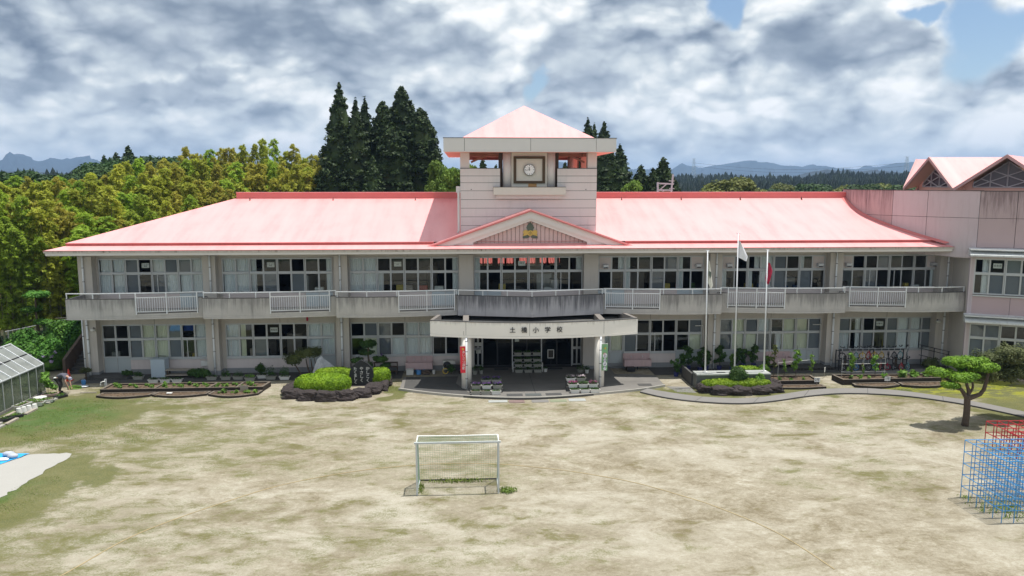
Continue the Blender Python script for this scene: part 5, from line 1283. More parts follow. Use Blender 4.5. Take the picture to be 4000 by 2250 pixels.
def small_sign(text, x, y, h, rz, label, w_=.36, hh=.24):
    r = thing('bed_sign', label, 'sign', (x,y,0), rz); MB().box(-.012,0,0,.012,.02,h).make('stake', wood_old, r); MB().box(-w_/2,-.02,h-.02,w_/2,-.005,h+hh).make('board', white_p, r)
    if text: txt(text, .2, ink, r, (0,-.024,h+hh/2-.01), depth=.001)
    return r
small_sign('2年', 16.85,-4.62, .30, .05, 'small white sign reading 2年 before the flagpole side bed'); small_sign('1年', 21.15,-4.62,.30,.05,'small white sign reading 1年 before the unicycle rack bed')
small_sign('', 18.2,-2.7,.42,.9,'small tilted white board on a stake by the raised bed corner', .2,.26)
tag(MB().box(-17.0,-4.20,.12,-16.55,-4.18,.45).make('bed_marker', wood_old),'small brown marker board in the scalloped left bed','sign')
tag(MB().add([(-21.0,-4.62,.14),(-20.72,-4.62,.14),(-20.70,-4.48,.15),(-21.02,-4.48,.15),(-21.0,-4.62,.17),(-20.72,-4.62,.17),(-20.70,-4.48,.18),(-21.02,-4.48,.18)],[(4,5,6,7),(0,1,5,4),(1,2,6,5),(3,0,4,7)]).make('paper_scrap', white_p),'white plastic scrap lying on the middle scalloped bed','litter')

# seedlings
SEEDME = [leafmesh('foliage', [(0,0,.10,.11,.11,.09),(.05,.03,.16,.07,.07,.06)], 34, .14, plant_l, 60+i, .3, aspect=.5, up=.6) for i in range(4)]
def seedling(x, y, z, s, lab, grp):
    r = bpy.data.objects.new('seedling', random.choice(SEEDME)); COL.objects.link(r); r.location = (x,y,z); r.scale = (s,)*3; r.rotation_euler = (0,0,random.random()*6); tag(r, lab, 'plant', grp)
for k in range(30):
    x = -24.5+8.5*(k+.3*random.random())/30; y = -3.1-.55*((k*7)%3)/2+random.uniform(-.1,.1)
    if abs(x+21.9) < .2 or abs(x+18.8) < .2: x += .3
    seedling(x, y, .2, random.uniform(.75,1.2), 'small leafy seedling in the long left raised bed', 'seedlings in the long left raised bed')
for k in range(7): seedling(-18.2+.35*k+random.random()*.2, -4.5+random.uniform(-.2,.1), .07, random.uniform(.7,1.4), 'low weed in the rightmost scalloped left bed', 'weeds in the scalloped left bed')
for (x,y,s) in ((22.5,-3.9,2.2),(22.7,-3.6,2.1),(23.2,-3.95,1.9),(23.45,-3.6,1.9),(24.0,-3.9,1.8),(24.25,-3.6,1.8),(24.6,-3.9,1.6),(19.3,-3.9,1.1),(19.8,-4.0,1.2),(21.4,-3.8,1.4),(20.4,-3.9,.9)): seedling(x,y,.24,s,'leafy seedling in the raised bed before the unicycle rack','seedlings before the unicycle rack')
for (x,y,s) in ((14.9,-3.9,1.0),(15.5,-4.1,.9),(16.3,-4.0,.9)): seedling(x,y,.22,s,'tiny seedling in the bed right of the pedestal','seedlings right of the pedestal')

def tall_plant(x, y, z, h, s, label, mat=plant_l, stake=True, n=150, seed=0):
    g = random.Random(seed); r = thing('tall_plant', label, 'plant', (x,y,z)); bl = []
    for k in range(7):
        f = .35+.6*k/6; bl.append((g.gauss(0,.09)*s,g.gauss(0,.06)*s,h*f,.17*s,.15*s,.12*s))
    link('foliage', leafmesh('foliage', bl, n, .17*s, mat, seed, .2, droop=1.2, aspect=.6, up=.5), r)
    MB().tube([(0,0,0),(.02,0,h*.5),(0,.02,h*.95)], .012, 5).make('stem', bark, r)
    if stake: MB().tube([(.05,0,0),(.05,.02,h*1.15)], .01, 5).make('stake', wood_dark, r)
    return r
tall_plant(14.65,-3.45,.22,2.1,1.0,'tallest wilting plant on a stake right of the pedestal',dull_l,seed=1,n=110); tall_plant(15.35,-3.35,.22,1.2,.7,'thin drooping plant second from the pedestal',plant_l,seed=2,n=60)
tall_plant(16.05,-3.40,.22,1.75,1.15,'leafiest drooping pale plant in the bed right of the pedestal',plant_l,seed=3,n=170); tall_plant(17.35,-2.7,.0,1.5,.8,'slim leafy plant at the right end of that bed near the step',plant_l,seed=4,n=100)
tall_plant(19.45,-3.5,.24,1.5,1.1,'tall plant with pale drooping leaves left in the unicycle rack bed',plant_l,seed=5,n=150); tall_plant(21.0,-3.45,.24,1.35,.9,'tall plant with pale drooping leaves in the middle of the unicycle rack bed',plant_l,seed=6,n=150); tall_plant(20.3,-3.4,.24,.7,.5,'short plant between the two tall ones before the rack',plant_l,seed=7,n=60)
tr_ = thing('plant_trellis','thin horizontal cane frame holding the tall plants before the rack','trellis')
for z in (1.05,.55): MB().tube([(18.9,-3.42,z),(21.7,-3.38,z)], .012, 5).make('cane', planter_w, tr_)
for x in (18.95,20.3,21.65): MB().tube([(x,-3.40,.2),(x,-3.40,1.6)], .010, 5).make('cane', planter_w, tr_)
tr_ = thing('plant_trellis','thin cane frame beside the drooping plants right of the pedestal','trellis')
MB().tube([(15.0,-3.3,1.15),(17.4,-2.6,1.15)], .012, 5).make('cane', planter_w, tr_)
for x,y in ((15.0,-3.3),(17.4,-2.6)): MB().tube([(x,y,.0),(x,y,1.3)], .012, 5).make('cane', planter_w, tr_)

# dark potted plants on canes along the right facade
for i,(x,y,h,s,mt) in enumerate(((9.1,-1.85,1.05,1.0,shrub_l),(9.75,-1.0,1.2,1.1,shrub_l),(10.35,-.2,1.55,1.3,shrub_l),(10.95,-.7,1.3,1.2,shrub_l),(11.5,-.3,1.4,1.2,shrub_l),(12.35,-.3,1.5,1.3,shrub_l),(13.0,-.8,1.1,.9,plant_l),(13.5,-.2,1.35,1.0,shrub_l),(14.1,.2,1.2,1.1,shrub_l),(14.8,.2,1.45,1.3,shrub_l),(15.4,-.6,.9,.9,plant_l))):
    ords = ('leftmost','second','third','fourth','fifth','sixth','seventh','eighth','ninth','tenth','last')[i]
    r = tall_plant(x,y,.03,h,s*.95,'%s bushy plant in a small navy pot along the right facade counted from the left'%ords,mt,seed=20+i,n=260)
    MB().cyl(0,0,0,.26,.13,12,.16).make('pot', navy, r)

# ================================================================== PLANTERS
def planter(x, y, z, label, mat=planter_w, flower=None, leaf=shrub_l, w_=.58, d=.24, h=.20, rz=0, fh=.16, n=150, group=None, seed=0):
    r = thing('planter', label, 'planter', (x,y,z), rz, group); k = .82; mb = MB()
    a = [(-w_/2*k,-d/2*k,0),(w_/2*k,-d/2*k,0),(w_/2*k,d/2*k,0),(-w_/2*k,d/2*k,0)]; b_ = [(-w_/2,-d/2,h),(w_/2,-d/2,h),(w_/2,d/2,h),(-w_/2,d/2,h)]
    mb.add(a+b_, [(0,3,2,1),(0,1,5,4),(1,2,6,5),(2,3,7,6),(3,0,4,7)]); mb.make('tub', mat, r)
    rm = MB(); t = .02
    for q in ((-w_/2-t,-d/2-t,h-.03,w_/2+t,-d/2,h+.005),(-w_/2-t,d/2,h-.03,w_/2+t,d/2+t,h+.005),(-w_/2-t,-d/2,h-.03,-w_/2,d/2,h+.005),(w_/2,-d/2,h-.03,w_/2+t,d/2,h+.005)): rm.box(*q)
    rm.make('rim', mat, r); MB().box(-w_/2+.01,-d/2+.01,h-.05,w_/2-.01,d/2-.01,h-.02).make('soil', soil, r)
    if n: link('foliage', leafmesh('foliage', [(-w_*.25,0,h+fh*.45,w_*.27,d*.5,fh*.6),(w_*.05,0,h+fh*.5,w_*.3,d*.5,fh*.7),(w_*.28,0,h+fh*.4,w_*.25,d*.5,fh*.55)], n, .085, leaf, seed, .3, aspect=.6, up=.5), r)
    if flower: link('blossom', leafmesh('blossom', [(-w_*.22,0,h+fh*.85,w_*.27,d*.5,fh*.45),(w_*.2,0,h+fh*.85,w_*.28,d*.5,fh*.45)], 90, .06, flower, seed+5, .5, aspect=.9, up=.8), r)
    return r
# flower stands left and right of the porch
PL = [(-3.45,-5.62,.121,planter_g,None,'front left'),(-2.88,-5.64,.121,planter_g,None,'front middle'),(-2.29,-5.66,.121,planter_w,None,'front right'),
      (-3.42,-5.22,.33,planter_g,purple_l,'middle left'),(-2.82,-5.22,.33,planter_w,purple_l,'middle, whitest tub,'),(-2.20,-5.22,.33,planter_g,purple_l,'middle right'),
      (-2.85,-4.78,.55,planter_g,purple_l,'back left'),(-2.25,-4.78,.55,planter_g,purple_l,'back right')]
for i,(x,y,z,mt,fl_,lab) in enumerate(PL): planter(x,y,z,'planter at the %s of the purple flower stand left of the entrance'%lab,mt,fl_,seed=100+i,n=120 if fl_ else 40,fh=.16 if fl_ else .07,w_=.54)
PR = [(2.22,-5.64,.121,planter_w,None,'front left'),(2.80,-5.64,.121,planter_w,None,'front middle'),(3.37,-5.62,.121,planter_w,None,'front right'),
      (2.15,-5.22,.33,planter_w,pink_l,'middle left'),(2.75,-5.22,.33,planter_w,None,'middle, leafy,'),(3.33,-5.22,.33,planter_w,pink_l,'middle right, bright pink,'),
      (2.08,-4.78,.58,planter_w,white_l,'back left'),(2.68,-4.78,.58,planter_g,white_l,'back right')]
for i,(x,y,z,mt,fl_,lab) in enumerate(PR): planter(x,y,z,'planter at the %s of the flower stand right of the entrance'%lab,mt,fl_,seed=120+i,n=130,fh=.16 if fl_ or i == 4 else .08,w_=.54)
for x0,lab in ((-3.75,'left'),(1.8,'right')):
    st = thing('flower_stand','stepped block stand under the planters at the %s of the entrance'%lab,'stand'); MB().box(x0,-5.36,.121,x0+1.85,-5.0,.325).make('step', conc_dark, st); MB().box(x0,-4.99,.121,x0+1.85,-4.62,.545).make('step', conc_dark, st)
# plant shelf in front of the doors
sh = thing('plant_shelf','white metal shelf rack of planters before the entrance doors','shelf')
for x in (-1.04,.84):
    for y in (-.60,.15): MB().box(x-.02,y-.02,.121,x+.02,y+.02,1.75 if y > 0 else .72).make('leg', white_p, sh)
for j,(z,y) in enumerate(((.40,-.55),(.66,-.25),(1.02,.08))): MB().box(-1.02,y-.03,z-.02,.82,y+.25,z).make('shelf_board', alu, sh)
for j,(z,y) in enumerate(((.121,-.72),(.405,-.42),(.665,-.12),(1.025,.2))):
    for k,x in enumerate((-.68,-.08,.52)):
        planter(x,y,z,'planter on the %s of the shelf before the doors, %s'%(('floor row','lowest board','second board','top board')[j],('left','middle','right')[k]),planter_g,None,shrub_l,seed=140+3*j+k,n=90,fh=.14,w_=.52)
def pot(x,y,z,label,r=.13,h=.22,mat=planter_w,leaf=shrub_l,n=80,fh=.25,seed=0):
    t_ = thing('flower_pot', label, 'pot', (x,y,z)); MB().cyl(0,0,0,h,r*.75,14,r).make('pot_body', mat, t_)
    if n: link('foliage', leafmesh('foliage', [(0,0,h+fh*.5,r*1.4,r*1.4,fh*.6)], n, .09, leaf, seed, .3, aspect=.6, up=.5), t_)
    return t_
pot(1.02,-.65,.121,'small white pot right of the plant shelf',seed=3,n=40,fh=.12); pot(-3.45,-1.0,.121,'pot with dark plant behind the left entrance column',mat=planter_g,seed=4,fh=.35,r=.17); pot(-3.05,-.9,.121,'pot with dark plant second behind the left entrance column',mat=planter_g,seed=5,fh=.35)
pot(3.25,-.8,.121,'low wide pot by the right side of the entrance',mat=planter_g,r=.26,h=.2,seed=6); pot(3.6,-1.1,.121,'white pot by the right side of the entrance',seed=7)
# planters along the left facade
for i,(x,y,mt,lf,fh,n) in enumerate(((-24.15,-.75,planter_g,shrub_l,.28,150),(-22.9,-1.6,planter_w,shrub_l,.12,70),(-22.2,-1.6,planter_w,shrub_l,.14,80),(-21.5,-1.6,planter_w,shrub_l,.12,70),(-19.6,-1.1,planter_g,shrub_l,.12,60),(-18.75,-1.1,planter_g,shrub_l,.40,160),(-18.0,-1.1,planter_g,shrub_l,.35,120),(-17.2,-1.45,planter_g,plant_l,.22,110),(-16.6,-.9,planter_w,shrub_l,.45,130),(-16.0,-1.2,planter_g,shrub_l,.60,200),(-15.15,-1.3,planter_w,shrub_l,.62,260))):
    planter(x,y,.025,'trough planter number %s from the left along the left classroom wall'%('one two three four five six seven eight nine ten eleven'.split()[i]),mt,None,lf,seed=160+i,n=n,fh=fh,w_=.62)
def bush(x,y,z,r,label,mat=shrub_l,n=700,size=.10,nm='bush',seed=0,stretch=(1,1,1),cat_='bush',loc0=None):
    t_ = thing(nm,label,cat_,(x,y,0)); g = random.Random(seed); bl = [(0,0,z,r*stretch[0]*.8,r*stretch[1]*.8,r*stretch[2]*.8)]
    for k in range(14): a = g.uniform(0,6.28); e = g.uniform(-.5,1.4); bl.append((r*.6*stretch[0]*math.cos(a)*math.cos(e),r*.6*stretch[1]*math.sin(a)*math.cos(e),z+r*.6*stretch[2]*math.sin(e),r*.42,r*.42,r*.36))
    link('foliage', leafmesh('foliage', bl, n, size, mat, seed, .6, aspect=.65, up=.5), t_); core(bl[:1], mat, t_, .85); MB().tube([(0,0,0),(0,0,max(.05,z-r*.3))], .04, 6).make('stem', bark, t_); return t_
bush(-20.55,-.6,.32,.42,'low dark leafy shrub under the meter box at the second left pillar',seed=1,stretch=(2.2,.7,.75),n=1300); bush(-24.9,-.55,.38,.28,'small bush left of the blue grey cabinet',seed=2,n=300,stretch=(1.6,.8,.7)); bush(-27.3,-.7,.62,.28,'small shrub by the left corner pillar',seed=3,n=300,mat=dull_l,stretch=(1.7,.8,.6))
bush(-16.8,-.5,.55,.36,'dark rounded shrub among the trough planters',seed=4,n=600); bush(-4.95,-.9,.5,.3,'small dark shrub behind the wheelbarrow',seed=5,n=260)
bush(26.3,-.6,.30,.55,'dark heap of foliage by the handrail at the right end',seed=6,n=700,mat=dull_l,stretch=(1.3,.8,.8))

# ================================================================== ITEMS ALONG THE LEFT FACADE
c_ = thing('storage_cabinet','blue grey cabinet like a washing machine against the left classroom wall','cabinet',(-23.05,-.15,0)); MB().box(-.42,-.36,.06,.42,.36,1.12).make('body', grey_box, c_); MB().box(-.43,-.37,1.125,.43,.37,1.20).make('lid', grey_box, c_); MB().box(-.38,-.345,.0,.38,.34,.058).make('plinth', dark_metal, c_); MB().tube([(-.1,.1,1.2),(-.05,.1,1.32),(.35,.1,1.30)], .018, 5).make('hose', dark_metal, c_)
bn = thing('bench','low weathered wooden bench right of the blue grey cabinet','bench',(-21.75,-.3,0))
for k in range(3): MB().box(-.85,-.22+.15*k,.48,.85,-.09+.15*k,.53).make('slat', wood_old, bn)
MB().box(-.9,-.25,.16,.9,.22,.20).make('lower_board', wood_old, bn)
for x in (-.78,.72):
    for y in (-.2,.15): MB().box(x,y,0,x+.07,y+.07,.48).make('leg', wood_dark, bn)
st = thing('entry_step','rounded brick step before the left classroom door','step',(-25.9,.0,0)); MB().prism(cat([(-1.45,.5),(-1.45,-.3),(-1.0,-.72),(.6,-.78),(1.25,-.35),(1.35,.5)],22), 0, .17).make('tread', conc_dark, st)
for k in range(12): MB().box(-1.3+.2*k,-.80+.01*(k%2),.0,-1.12+.2*k,-.74,.165).make('brick', conc_dark, st)
tp = thing('standpipe','white garden tap standing by the corner of the left raised bed','tap',(-25.1,-2.95,0)); MB().box(-.05,-.05,0,.05,.05,.62).make('post', steel, tp); MB().tube([(0,-.05,.5),(-.10,-.12,.5),(-.22,-.12,.44),(-.24,-.12,.28)], .03, 6).make('spout', white_p, tp)
st = thing('entry_step','dark concrete step before the door at the right pillar','step',(18.6,.0,0)); MB().box(-1.3,-.75,0,1.2,.5,.16).make('tread', conc_dark, st)
for k in range(11): MB().box(-1.27+.22*k,-.775,.01,-1.09+.22*k,-.752,.15).make('brick', edging, st)
flat('concrete_pad',20.0,25.6,-2.9,-.9,.023,conc_path,'grey concrete pad in front of the unicycle rack','pad',.03)

def sink(x0,x1,y,label,z0=.25,z1=1.0,trough=.55):
    s = thing('wash_trough', label, 'sink'); MB().box(x0,WY-.16,z0+.05,x1,WY-.07,z1).make('splashback', sink_pink, s); zt = z0+.02+trough*.75
    MB().box(x0,WY-.70,z0,x1,WY-.64,zt).make('front', sink_pink, s); MB().box(x0,WY-.638,z0,x0+.06,WY-.165,zt).make('side', sink_pink, s); MB().box(x1-.06,WY-.638,z0,x1,WY-.165,zt).make('side', sink_pink, s); MB().box(x0+.06,WY-.638,z0,x1-.06,WY-.165,z0+.08).make('basin', sink_pink, s)
    for k in (.3,.72): x = x0+(x1-x0)*k; MB().tube([(x,WY-.17,z1-.16),(x,WY-.26,z1-.16),(x,WY-.28,z1-.24)], .018, 6).make('tap', steel, s)
    MB().box((x0+x1)/2-.03,WY-.6,0,(x0+x1)/2+.03,WY-.5,z0).make('support', dark_metal, s); return s
sink(-7.85,-6.15,0,'pink wash trough with two taps left of the entrance'); sink(6.2,7.95,0,'pink wash trough with two taps right of the entrance'); sink(15.7,17.3,0,'pink wash trough behind the flagpole pedestal')
ac = thing('air_conditioner','ivory outdoor air conditioning unit left of the entrance','air conditioner',(-5.1,.05,.12)); MB().box(-.38,-.16,.10,.38,.16,.68).make('housing', ac_m, ac); MB().tube([(-.12,-.175,.39),(-.12,-.161,.39)], .25, 22).make('fan_guard', dark_metal, ac); MB().tube([(-.12,-.185,.39),(-.12,-.176,.39)], .04, 10).make('fan_hub', ac_m, ac)
for x in (-.3,.24): MB().box(x,-.12,0,x+.09,.12,.098).make('foot', conc_path, ac)
wb = thing('wheelbarrow','dark wheelbarrow with yellow wheel parked behind the red banner','wheelbarrow',(-4.75,-.75,.12))
MB().add([(-.35,-.22,.28),(.35,-.22,.28),(.35,.22,.28),(-.35,.22,.28),(-.6,-.3,.55),(.45,-.3,.5),(.45,.3,.5),(-.6,.3,.55)],[(0,3,2,1),(0,1,5,4),(1,2,6,5),(2,3,7,6),(3,0,4,7)]).make('tray', dark_metal, wb)
MB().tube([(-.55+.17*math.cos(a),0,.17+.17*math.sin(a)) for a in [R(24*k) for k in range(16)]], .03, 6).make('wheel', yellow_p, wb)
for y in (-.22,.22): MB().tube([(-.55,y*.2,.17),(.2,y,.30),(.95,y,.45)], .018, 6).make('handle', dark_metal, wb); MB().tube([(.25,y,.3),(.35,y,0)], .016, 6).make('leg', dark_metal, wb)
can = thing('watering_can','blue watering can under the left wash trough','watering can',(-7.0,-.4,.022)); MB().cyl(0,0,0,.26,.16,14,.14).make('body', blue_p, can); MB().tube([(.13,0,.08),(.28,0,.22),(.34,0,.3)], .025, 6).make('spout', blue_p, can); MB().tube([(-.13,0,.08),(-.24,0,.2),(-.1,0,.30)], .014, 6).make('handle', blue_p, can)
tub = thing('white_crate','white plastic box under the left wash trough','box',(-7.55,-.45,.022)); MB().box(-.22,-.18,0,.22,.18,.32).make('body', planter_w, tub); MB().box(-.24,-.2,.322,.24,.2,.35).make('lid', planter_w, tub)
pot(-6.05,-.4,.022,'small white pot right of the left wash trough',r=.1,h=.24,n=0)
hp = thing('clutter_heap','dark heap of pots and tools right of the blue watering can','garden clutter',(-6.55,-.45,.022)); MB().ellipsoid((0,0,.12),(.3,.2,.16),9,6,.3,3).make('heap', wood_dark, hp); MB().cyl(.15,-.05,0,.2,.08,8).make('pot_body', navy, hp)
sh2 = thing('low_shelf','dark stepped wooden shelf left of the wash trough','shelf',(-9.1,.0,.022))
for k in range(3): MB().box(-.75,-.5+.25*k,.2+.22*k,.75,-.27+.25*k,.24+.22*k).make('board', wood_dark, sh2)
for x in (-.74,.69): MB().box(x,-.5,0,x+.05,.25,.2).make('leg', wood_dark, sh2); MB().box(x,-.02,.201,x+.05,.23,.64).make('leg', wood_dark, sh2)
pot(-9.35,-.05,.705,'pot of purple flowers on the stepped shelf',leaf=purple_l,seed=9,fh=.35,mat=planter_g)
sgn = thing('grate_crate','black crate under the right wash trough','crate',(6.55,-.35,.022)); MB().box(-.25,-.2,0,.25,.2,.26).make('body', black_p, sgn)

# banners beside the columns
def banner(x, y, z0, z1, w_, mat, label, s, body):
    r = thing('banner', label, 'banner', (x,y,0)); mb = MB(); n = 10; g = random.Random(4); vs = []
    for i in range(n+1):
        z = z1+(z0-z1)*i/n
        for j in range(4): f = j/3.; vs.append((s*(w_*f*(1-.12*i/n)+ .02*i/n), .03*math.sin(i*.9+f*2.5), z))
    fs = [(i*4+j,i*4+j+1,i*4+j+5,i*4+j+4) for i in range(n) for j in range(3)]; mb.add(vs, fs); mb.make('cloth', mat, r, smooth=True)
    MB().tube([(-s*.06,0,.12),(-s*.02,0,z1+.03)], .012, 6).make('pole', white_p, r); MB().tube([(-s*.05,0,z1+.02),(s*w_,0,z1+.02)], .010, 6).make('crossbar', white_p, r)
    body(r, s); return r
def rb(r, s):
    txt('あ\nい\nさ\nつ\n運\n動', .19, white_p, r, (s*.13,-.05,1.87), depth=.001, line=1.0); txt('明\nる\nい\n学\n校', .075, yellow_p, r, (s*.28 if s > 0 else s*.02,-.05,2.0), depth=.001, line=1.1)
    MB().prismY([(s*.17+.09*math.cos(R(30*k))*(1 if k%2 else .5), 2.53+.09*math.sin(R(30*k))*(1 if k%2 else .5)) for k in range(12)], -.052, -.05).make('emblem', yellow_p, r)
banner(-3.99,-4.62,1.12,2.68,.34,banner_r,'red vertical greeting banner tied to the left entrance column',-1,rb)
def gb_(r, s):
    for z,rr in ((2.05,.13),(1.78,.09),(1.55,.12),(1.28,.09)): MB().prismY([(s*.19+rr*math.cos(R(20*k)), z+rr*1.15*math.sin(R(20*k))) for k in range(18)], -.052, -.05).make('print_patch', flagw, r)
    txt('お\nは\nよ\nう', .20, navy, r, (s*.2,-.055,1.66), depth=.001, line=1.15); txt('お', .15, red_p, r, (s*.15,-.06,2.16), depth=.001)
    MB().prismY([(s*.2+.08*math.cos(R(30*k))*(1 if k%2 else .45), 2.48+.08*math.sin(R(30*k))*(1 if k%2 else .45)) for k in range(12)], -.052, -.05).make('emblem', yellow_p, r)
banner(3.90,-4.62,1.15,2.72,.36,banner_g,'green vertical greeting banner tied to the right entrance column',1,gb_)

# ================================================================== ROCK ISLAND WITH MONUMENT
def rock(x,y,z,rx,ry,rz_,label,mat=rock_dk,seed=0,group=None,rot=0):
    from mathutils import noise as _n
    mb = MB().ellipsoid((0,0,0),(1,1,1),22,15); out = []
    for v in mb.v:
        q = Vector(v); k = 1+.34*_n.noise(q*1.3+Vector((seed*3.1,0,0)))+.18*_n.noise(q*3.1+Vector((0,seed*1.7,0)))+.07*_n.noise(q*7+Vector((0,0,seed)))
        m_ = max(abs(q.x),abs(q.y),abs(q.z)); k *= .55+.45/m_*.85; out.append((q.x*k*rx, q.y*k*ry, q.z*k*rz_))
    mb.v = out; t_ = mb.make('rock', mat, smooth=False, loc=(x,y,z), rot=(0,0,rot))
    return tag(t_, label, 'rock', group)
isl = [(-14.05,-4.9),(-13.9,-5.4),(-12.9,-5.95),(-11.6,-6.12),(-10.4,-6.0),(-9.6,-5.2),(-9.1,-4.3),(-8.75,-3.4),(-8.9,-2.2),(-10.5,-1.9),(-13,-2.2),(-14.2,-3.3)]
o_ = MB().prism(isl, 0, .14).make('rock_garden_bed', yard_m); o_['kind'] = 'structure'
for i,(x,y,rx,ry,h) in enumerate(((-13.7,-5.35,.6,.35,.42),(-12.75,-5.75,.62,.36,.45),(-11.75,-6.0,.60,.34,.48),(-10.75,-5.9,.62,.35,.46),(-9.95,-5.35,.55,.36,.42),(-9.35,-4.55,.5,.45,.42),(-8.95,-3.75,.40,.5,.40),(-8.85,-2.85,.36,.5,.40),(-14.1,-4.5,.4,.55,.40),(-14.15,-3.6,.35,.5,.36))):
    rock(x,y,h*.38,rx*1.12,ry*1.1,h*.85,'dark boulder number %s of the rock garden rim counted from the front left'%('one two three four five six seven eight nine ten'.split()[i]),seed=i+1)
ms_ = thing('stone_monument','black standing stone with white vertical Japanese lettering on the rock garden','monument',(-10.15,-3.35,0))
pf = [(-.72,.14),(-.73,.6),(-.66,1.05),(-.52,1.32),(-.30,1.50),(-.02,1.68),(.10,1.62),(.34,1.48),(.55,1.25),(.68,.95),(.72,.55),(.70,.14)]
MB().prismY([(x*1.02,z) for x,z in pf], -.10, .16).make('stone', stone_dk, ms_); MB().box(-.82,-.28,.05,.80,.30,.16).make('plinth', rock_dk, ms_)
txt('か\nし\nこ\nく', .235, white_p, ms_, (.36,-.112,.80), depth=.004, line=1.0); txt('や\nさ\nし\nく', .235, white_p, ms_, (.0,-.112,.80), depth=.004, line=1.0); txt('た\nく\nま\nし\nく', .225, white_p, ms_, (-.36,-.112,.74), depth=.004, line=.9)
# pale pointed rock
pr = MB(); gq = random.Random(4); ringz = ((-.75,.72,.42),(-.35,.80,.46),(.05,.66,.40),(.40,.44,.30),(.70,.22,.16),(.88,.05,.05)); vs = []
for z,rx,ry in ringz:
    for i in range(9): a = 6.283*i/9; k = gq.uniform(.8,1.15); vs.append((rx*k*math.cos(a)-.12*z, ry*k*math.sin(a), z+gq.uniform(-.06,.06)))
pr.add(vs, [(j*9+i,j*9+(i+1)%9,(j+1)*9+(i+1)%9) for j in range(5) for i in range(9)]+[(j*9+i,(j+1)*9+(i+1)%9,(j+1)*9+i) for j in range(5) for i in range(9)]+[tuple(45+i for i in range(9))])
o_ = tag(pr.make('pointed_rock', rock_pale, loc=(-12.75,-1.2,.55), rot=(0,R(-6),0)),'pale grey pointed rock leaning behind the bright hedge','rock')
def sculpt_hedge(label, blobs, seed, n=6000, loc=(0,0,0), size=.085):
    t_ = thing('clipped_hedge', label, 'hedge', loc); link('foliage', leafmesh('foliage', blobs, n, size, hedge_l, seed, .93, aspect=.6, up=.6), t_)
    core(blobs, hedge_l, t_, .955); return t_
def hedge_mesh(label, poly_c, rx, ry, h, z0, seed, n=7000):
    """clipped flat dome: superellipse rings, with leaves standing out of it"""
    t_ = thing('clipped_hedge', label, 'hedge', (poly_c[0],poly_c[1],0)); g = np.random.default_rng(seed); mb = MB(); nu=28; prof = ((.82,0),(.97,.22),(1.0,.5),(.97,.75),(.86,.92),(.6,1.0),(.001,1.05)); vs = []; fs = []
    for j,(k,z) in enumerate(prof):
        for i in range(nu):
            a = 2*math.pi*i/nu; ca,sa = math.cos(a),math.sin(a); q = (abs(ca)**2.6+abs(sa)**2.6)**(-1/2.6); w_ = 1+.035*math.sin(3*a+seed)
            vs.append((rx*k*q*ca*w_, ry*k*q*sa*w_, z0+h*z))
    for j in range(len(prof)-1):
        for i in range(nu): a = j*nu+i; b_ = j*nu+(i+1)%nu; fs.append((a,b_,b_+nu,a+nu))
    mb.add(vs, fs); mb.make('inner_foliage', hedge_l, t_, kind='stuff', smooth=True)
    V_ = np.array(vs); tri = np.array([(f[0],f[1],f[2]) for f in fs]+[(f[0],f[2],f[3]) for f in fs]); A_ = V_[tri]
    ar = np.linalg.norm(np.cross(A_[:,1]-A_[:,0],A_[:,2]-A_[:,0]),axis=1); k = g.choice(len(tri), n, p=ar/ar.sum()); u = g.random((n,2)); sw = u.sum(1) > 1; u[sw] = 1-u[sw]
    P_ = A_[k,0]+(A_[k,1]-A_[k,0])*u[:,:1]+(A_[k,2]-A_[k,0])*u[:,1:]
    nr = np.cross(A_[k,1]-A_[k,0],A_[k,2]-A_[k,0]); nr /= np.linalg.norm(nr,axis=1)[:,None]+1e-9
    P_ = P_+nr*g.uniform(-.01,.05,(n,1)); nn = nr+g.normal(size=(n,3))*.42; nn /= np.linalg.norm(nn,axis=1)[:,None]
    a = np.cross(nn, g.normal(size=(n,3))); a /= np.linalg.norm(a,axis=1)[:,None]; b_ = np.cross(nn,a); s = .085*(.6+.8*g.random((n,1)))
    v = np.stack([P_-a*s*.5,P_+b_*s*.3,P_+a*s*.5,P_-b_*s*.3],1).reshape(-1,3); me = bpy.data.meshes.new('leaves'); me.vertices.add(len(v)); me.vertices.foreach_set('co',v.ravel()); me.loops.add(len(v)); me.loops.foreach_set('vertex_index',np.arange(len(v),dtype=np.int32)); me.polygons.add(n); me.polygons.foreach_set('loop_start',np.arange(0,len(v),4,dtype=np.int32)); me.polygons.foreach_set('loop_total',np.full(n,4,dtype=np.int32)); me.update(); me.materials.append(hedge_l)
    link('foliage', me, t_); return t_
hedge_mesh('large bright yellow green clipped hedge at the left front of the rock garden',(-12.25,-4.45),1.58,.88,.86,.16,2,9000)
hedge_mesh('bright clipped hedge behind the large one, beside the pale pointed rock',(-11.9,-2.55),1.15,.55,.82,.14,3,4500)
hedge_mesh('small bright clipped hedge right of the black monument',(-9.15,-2.9),.62,.62,.84,.14,4,3200)
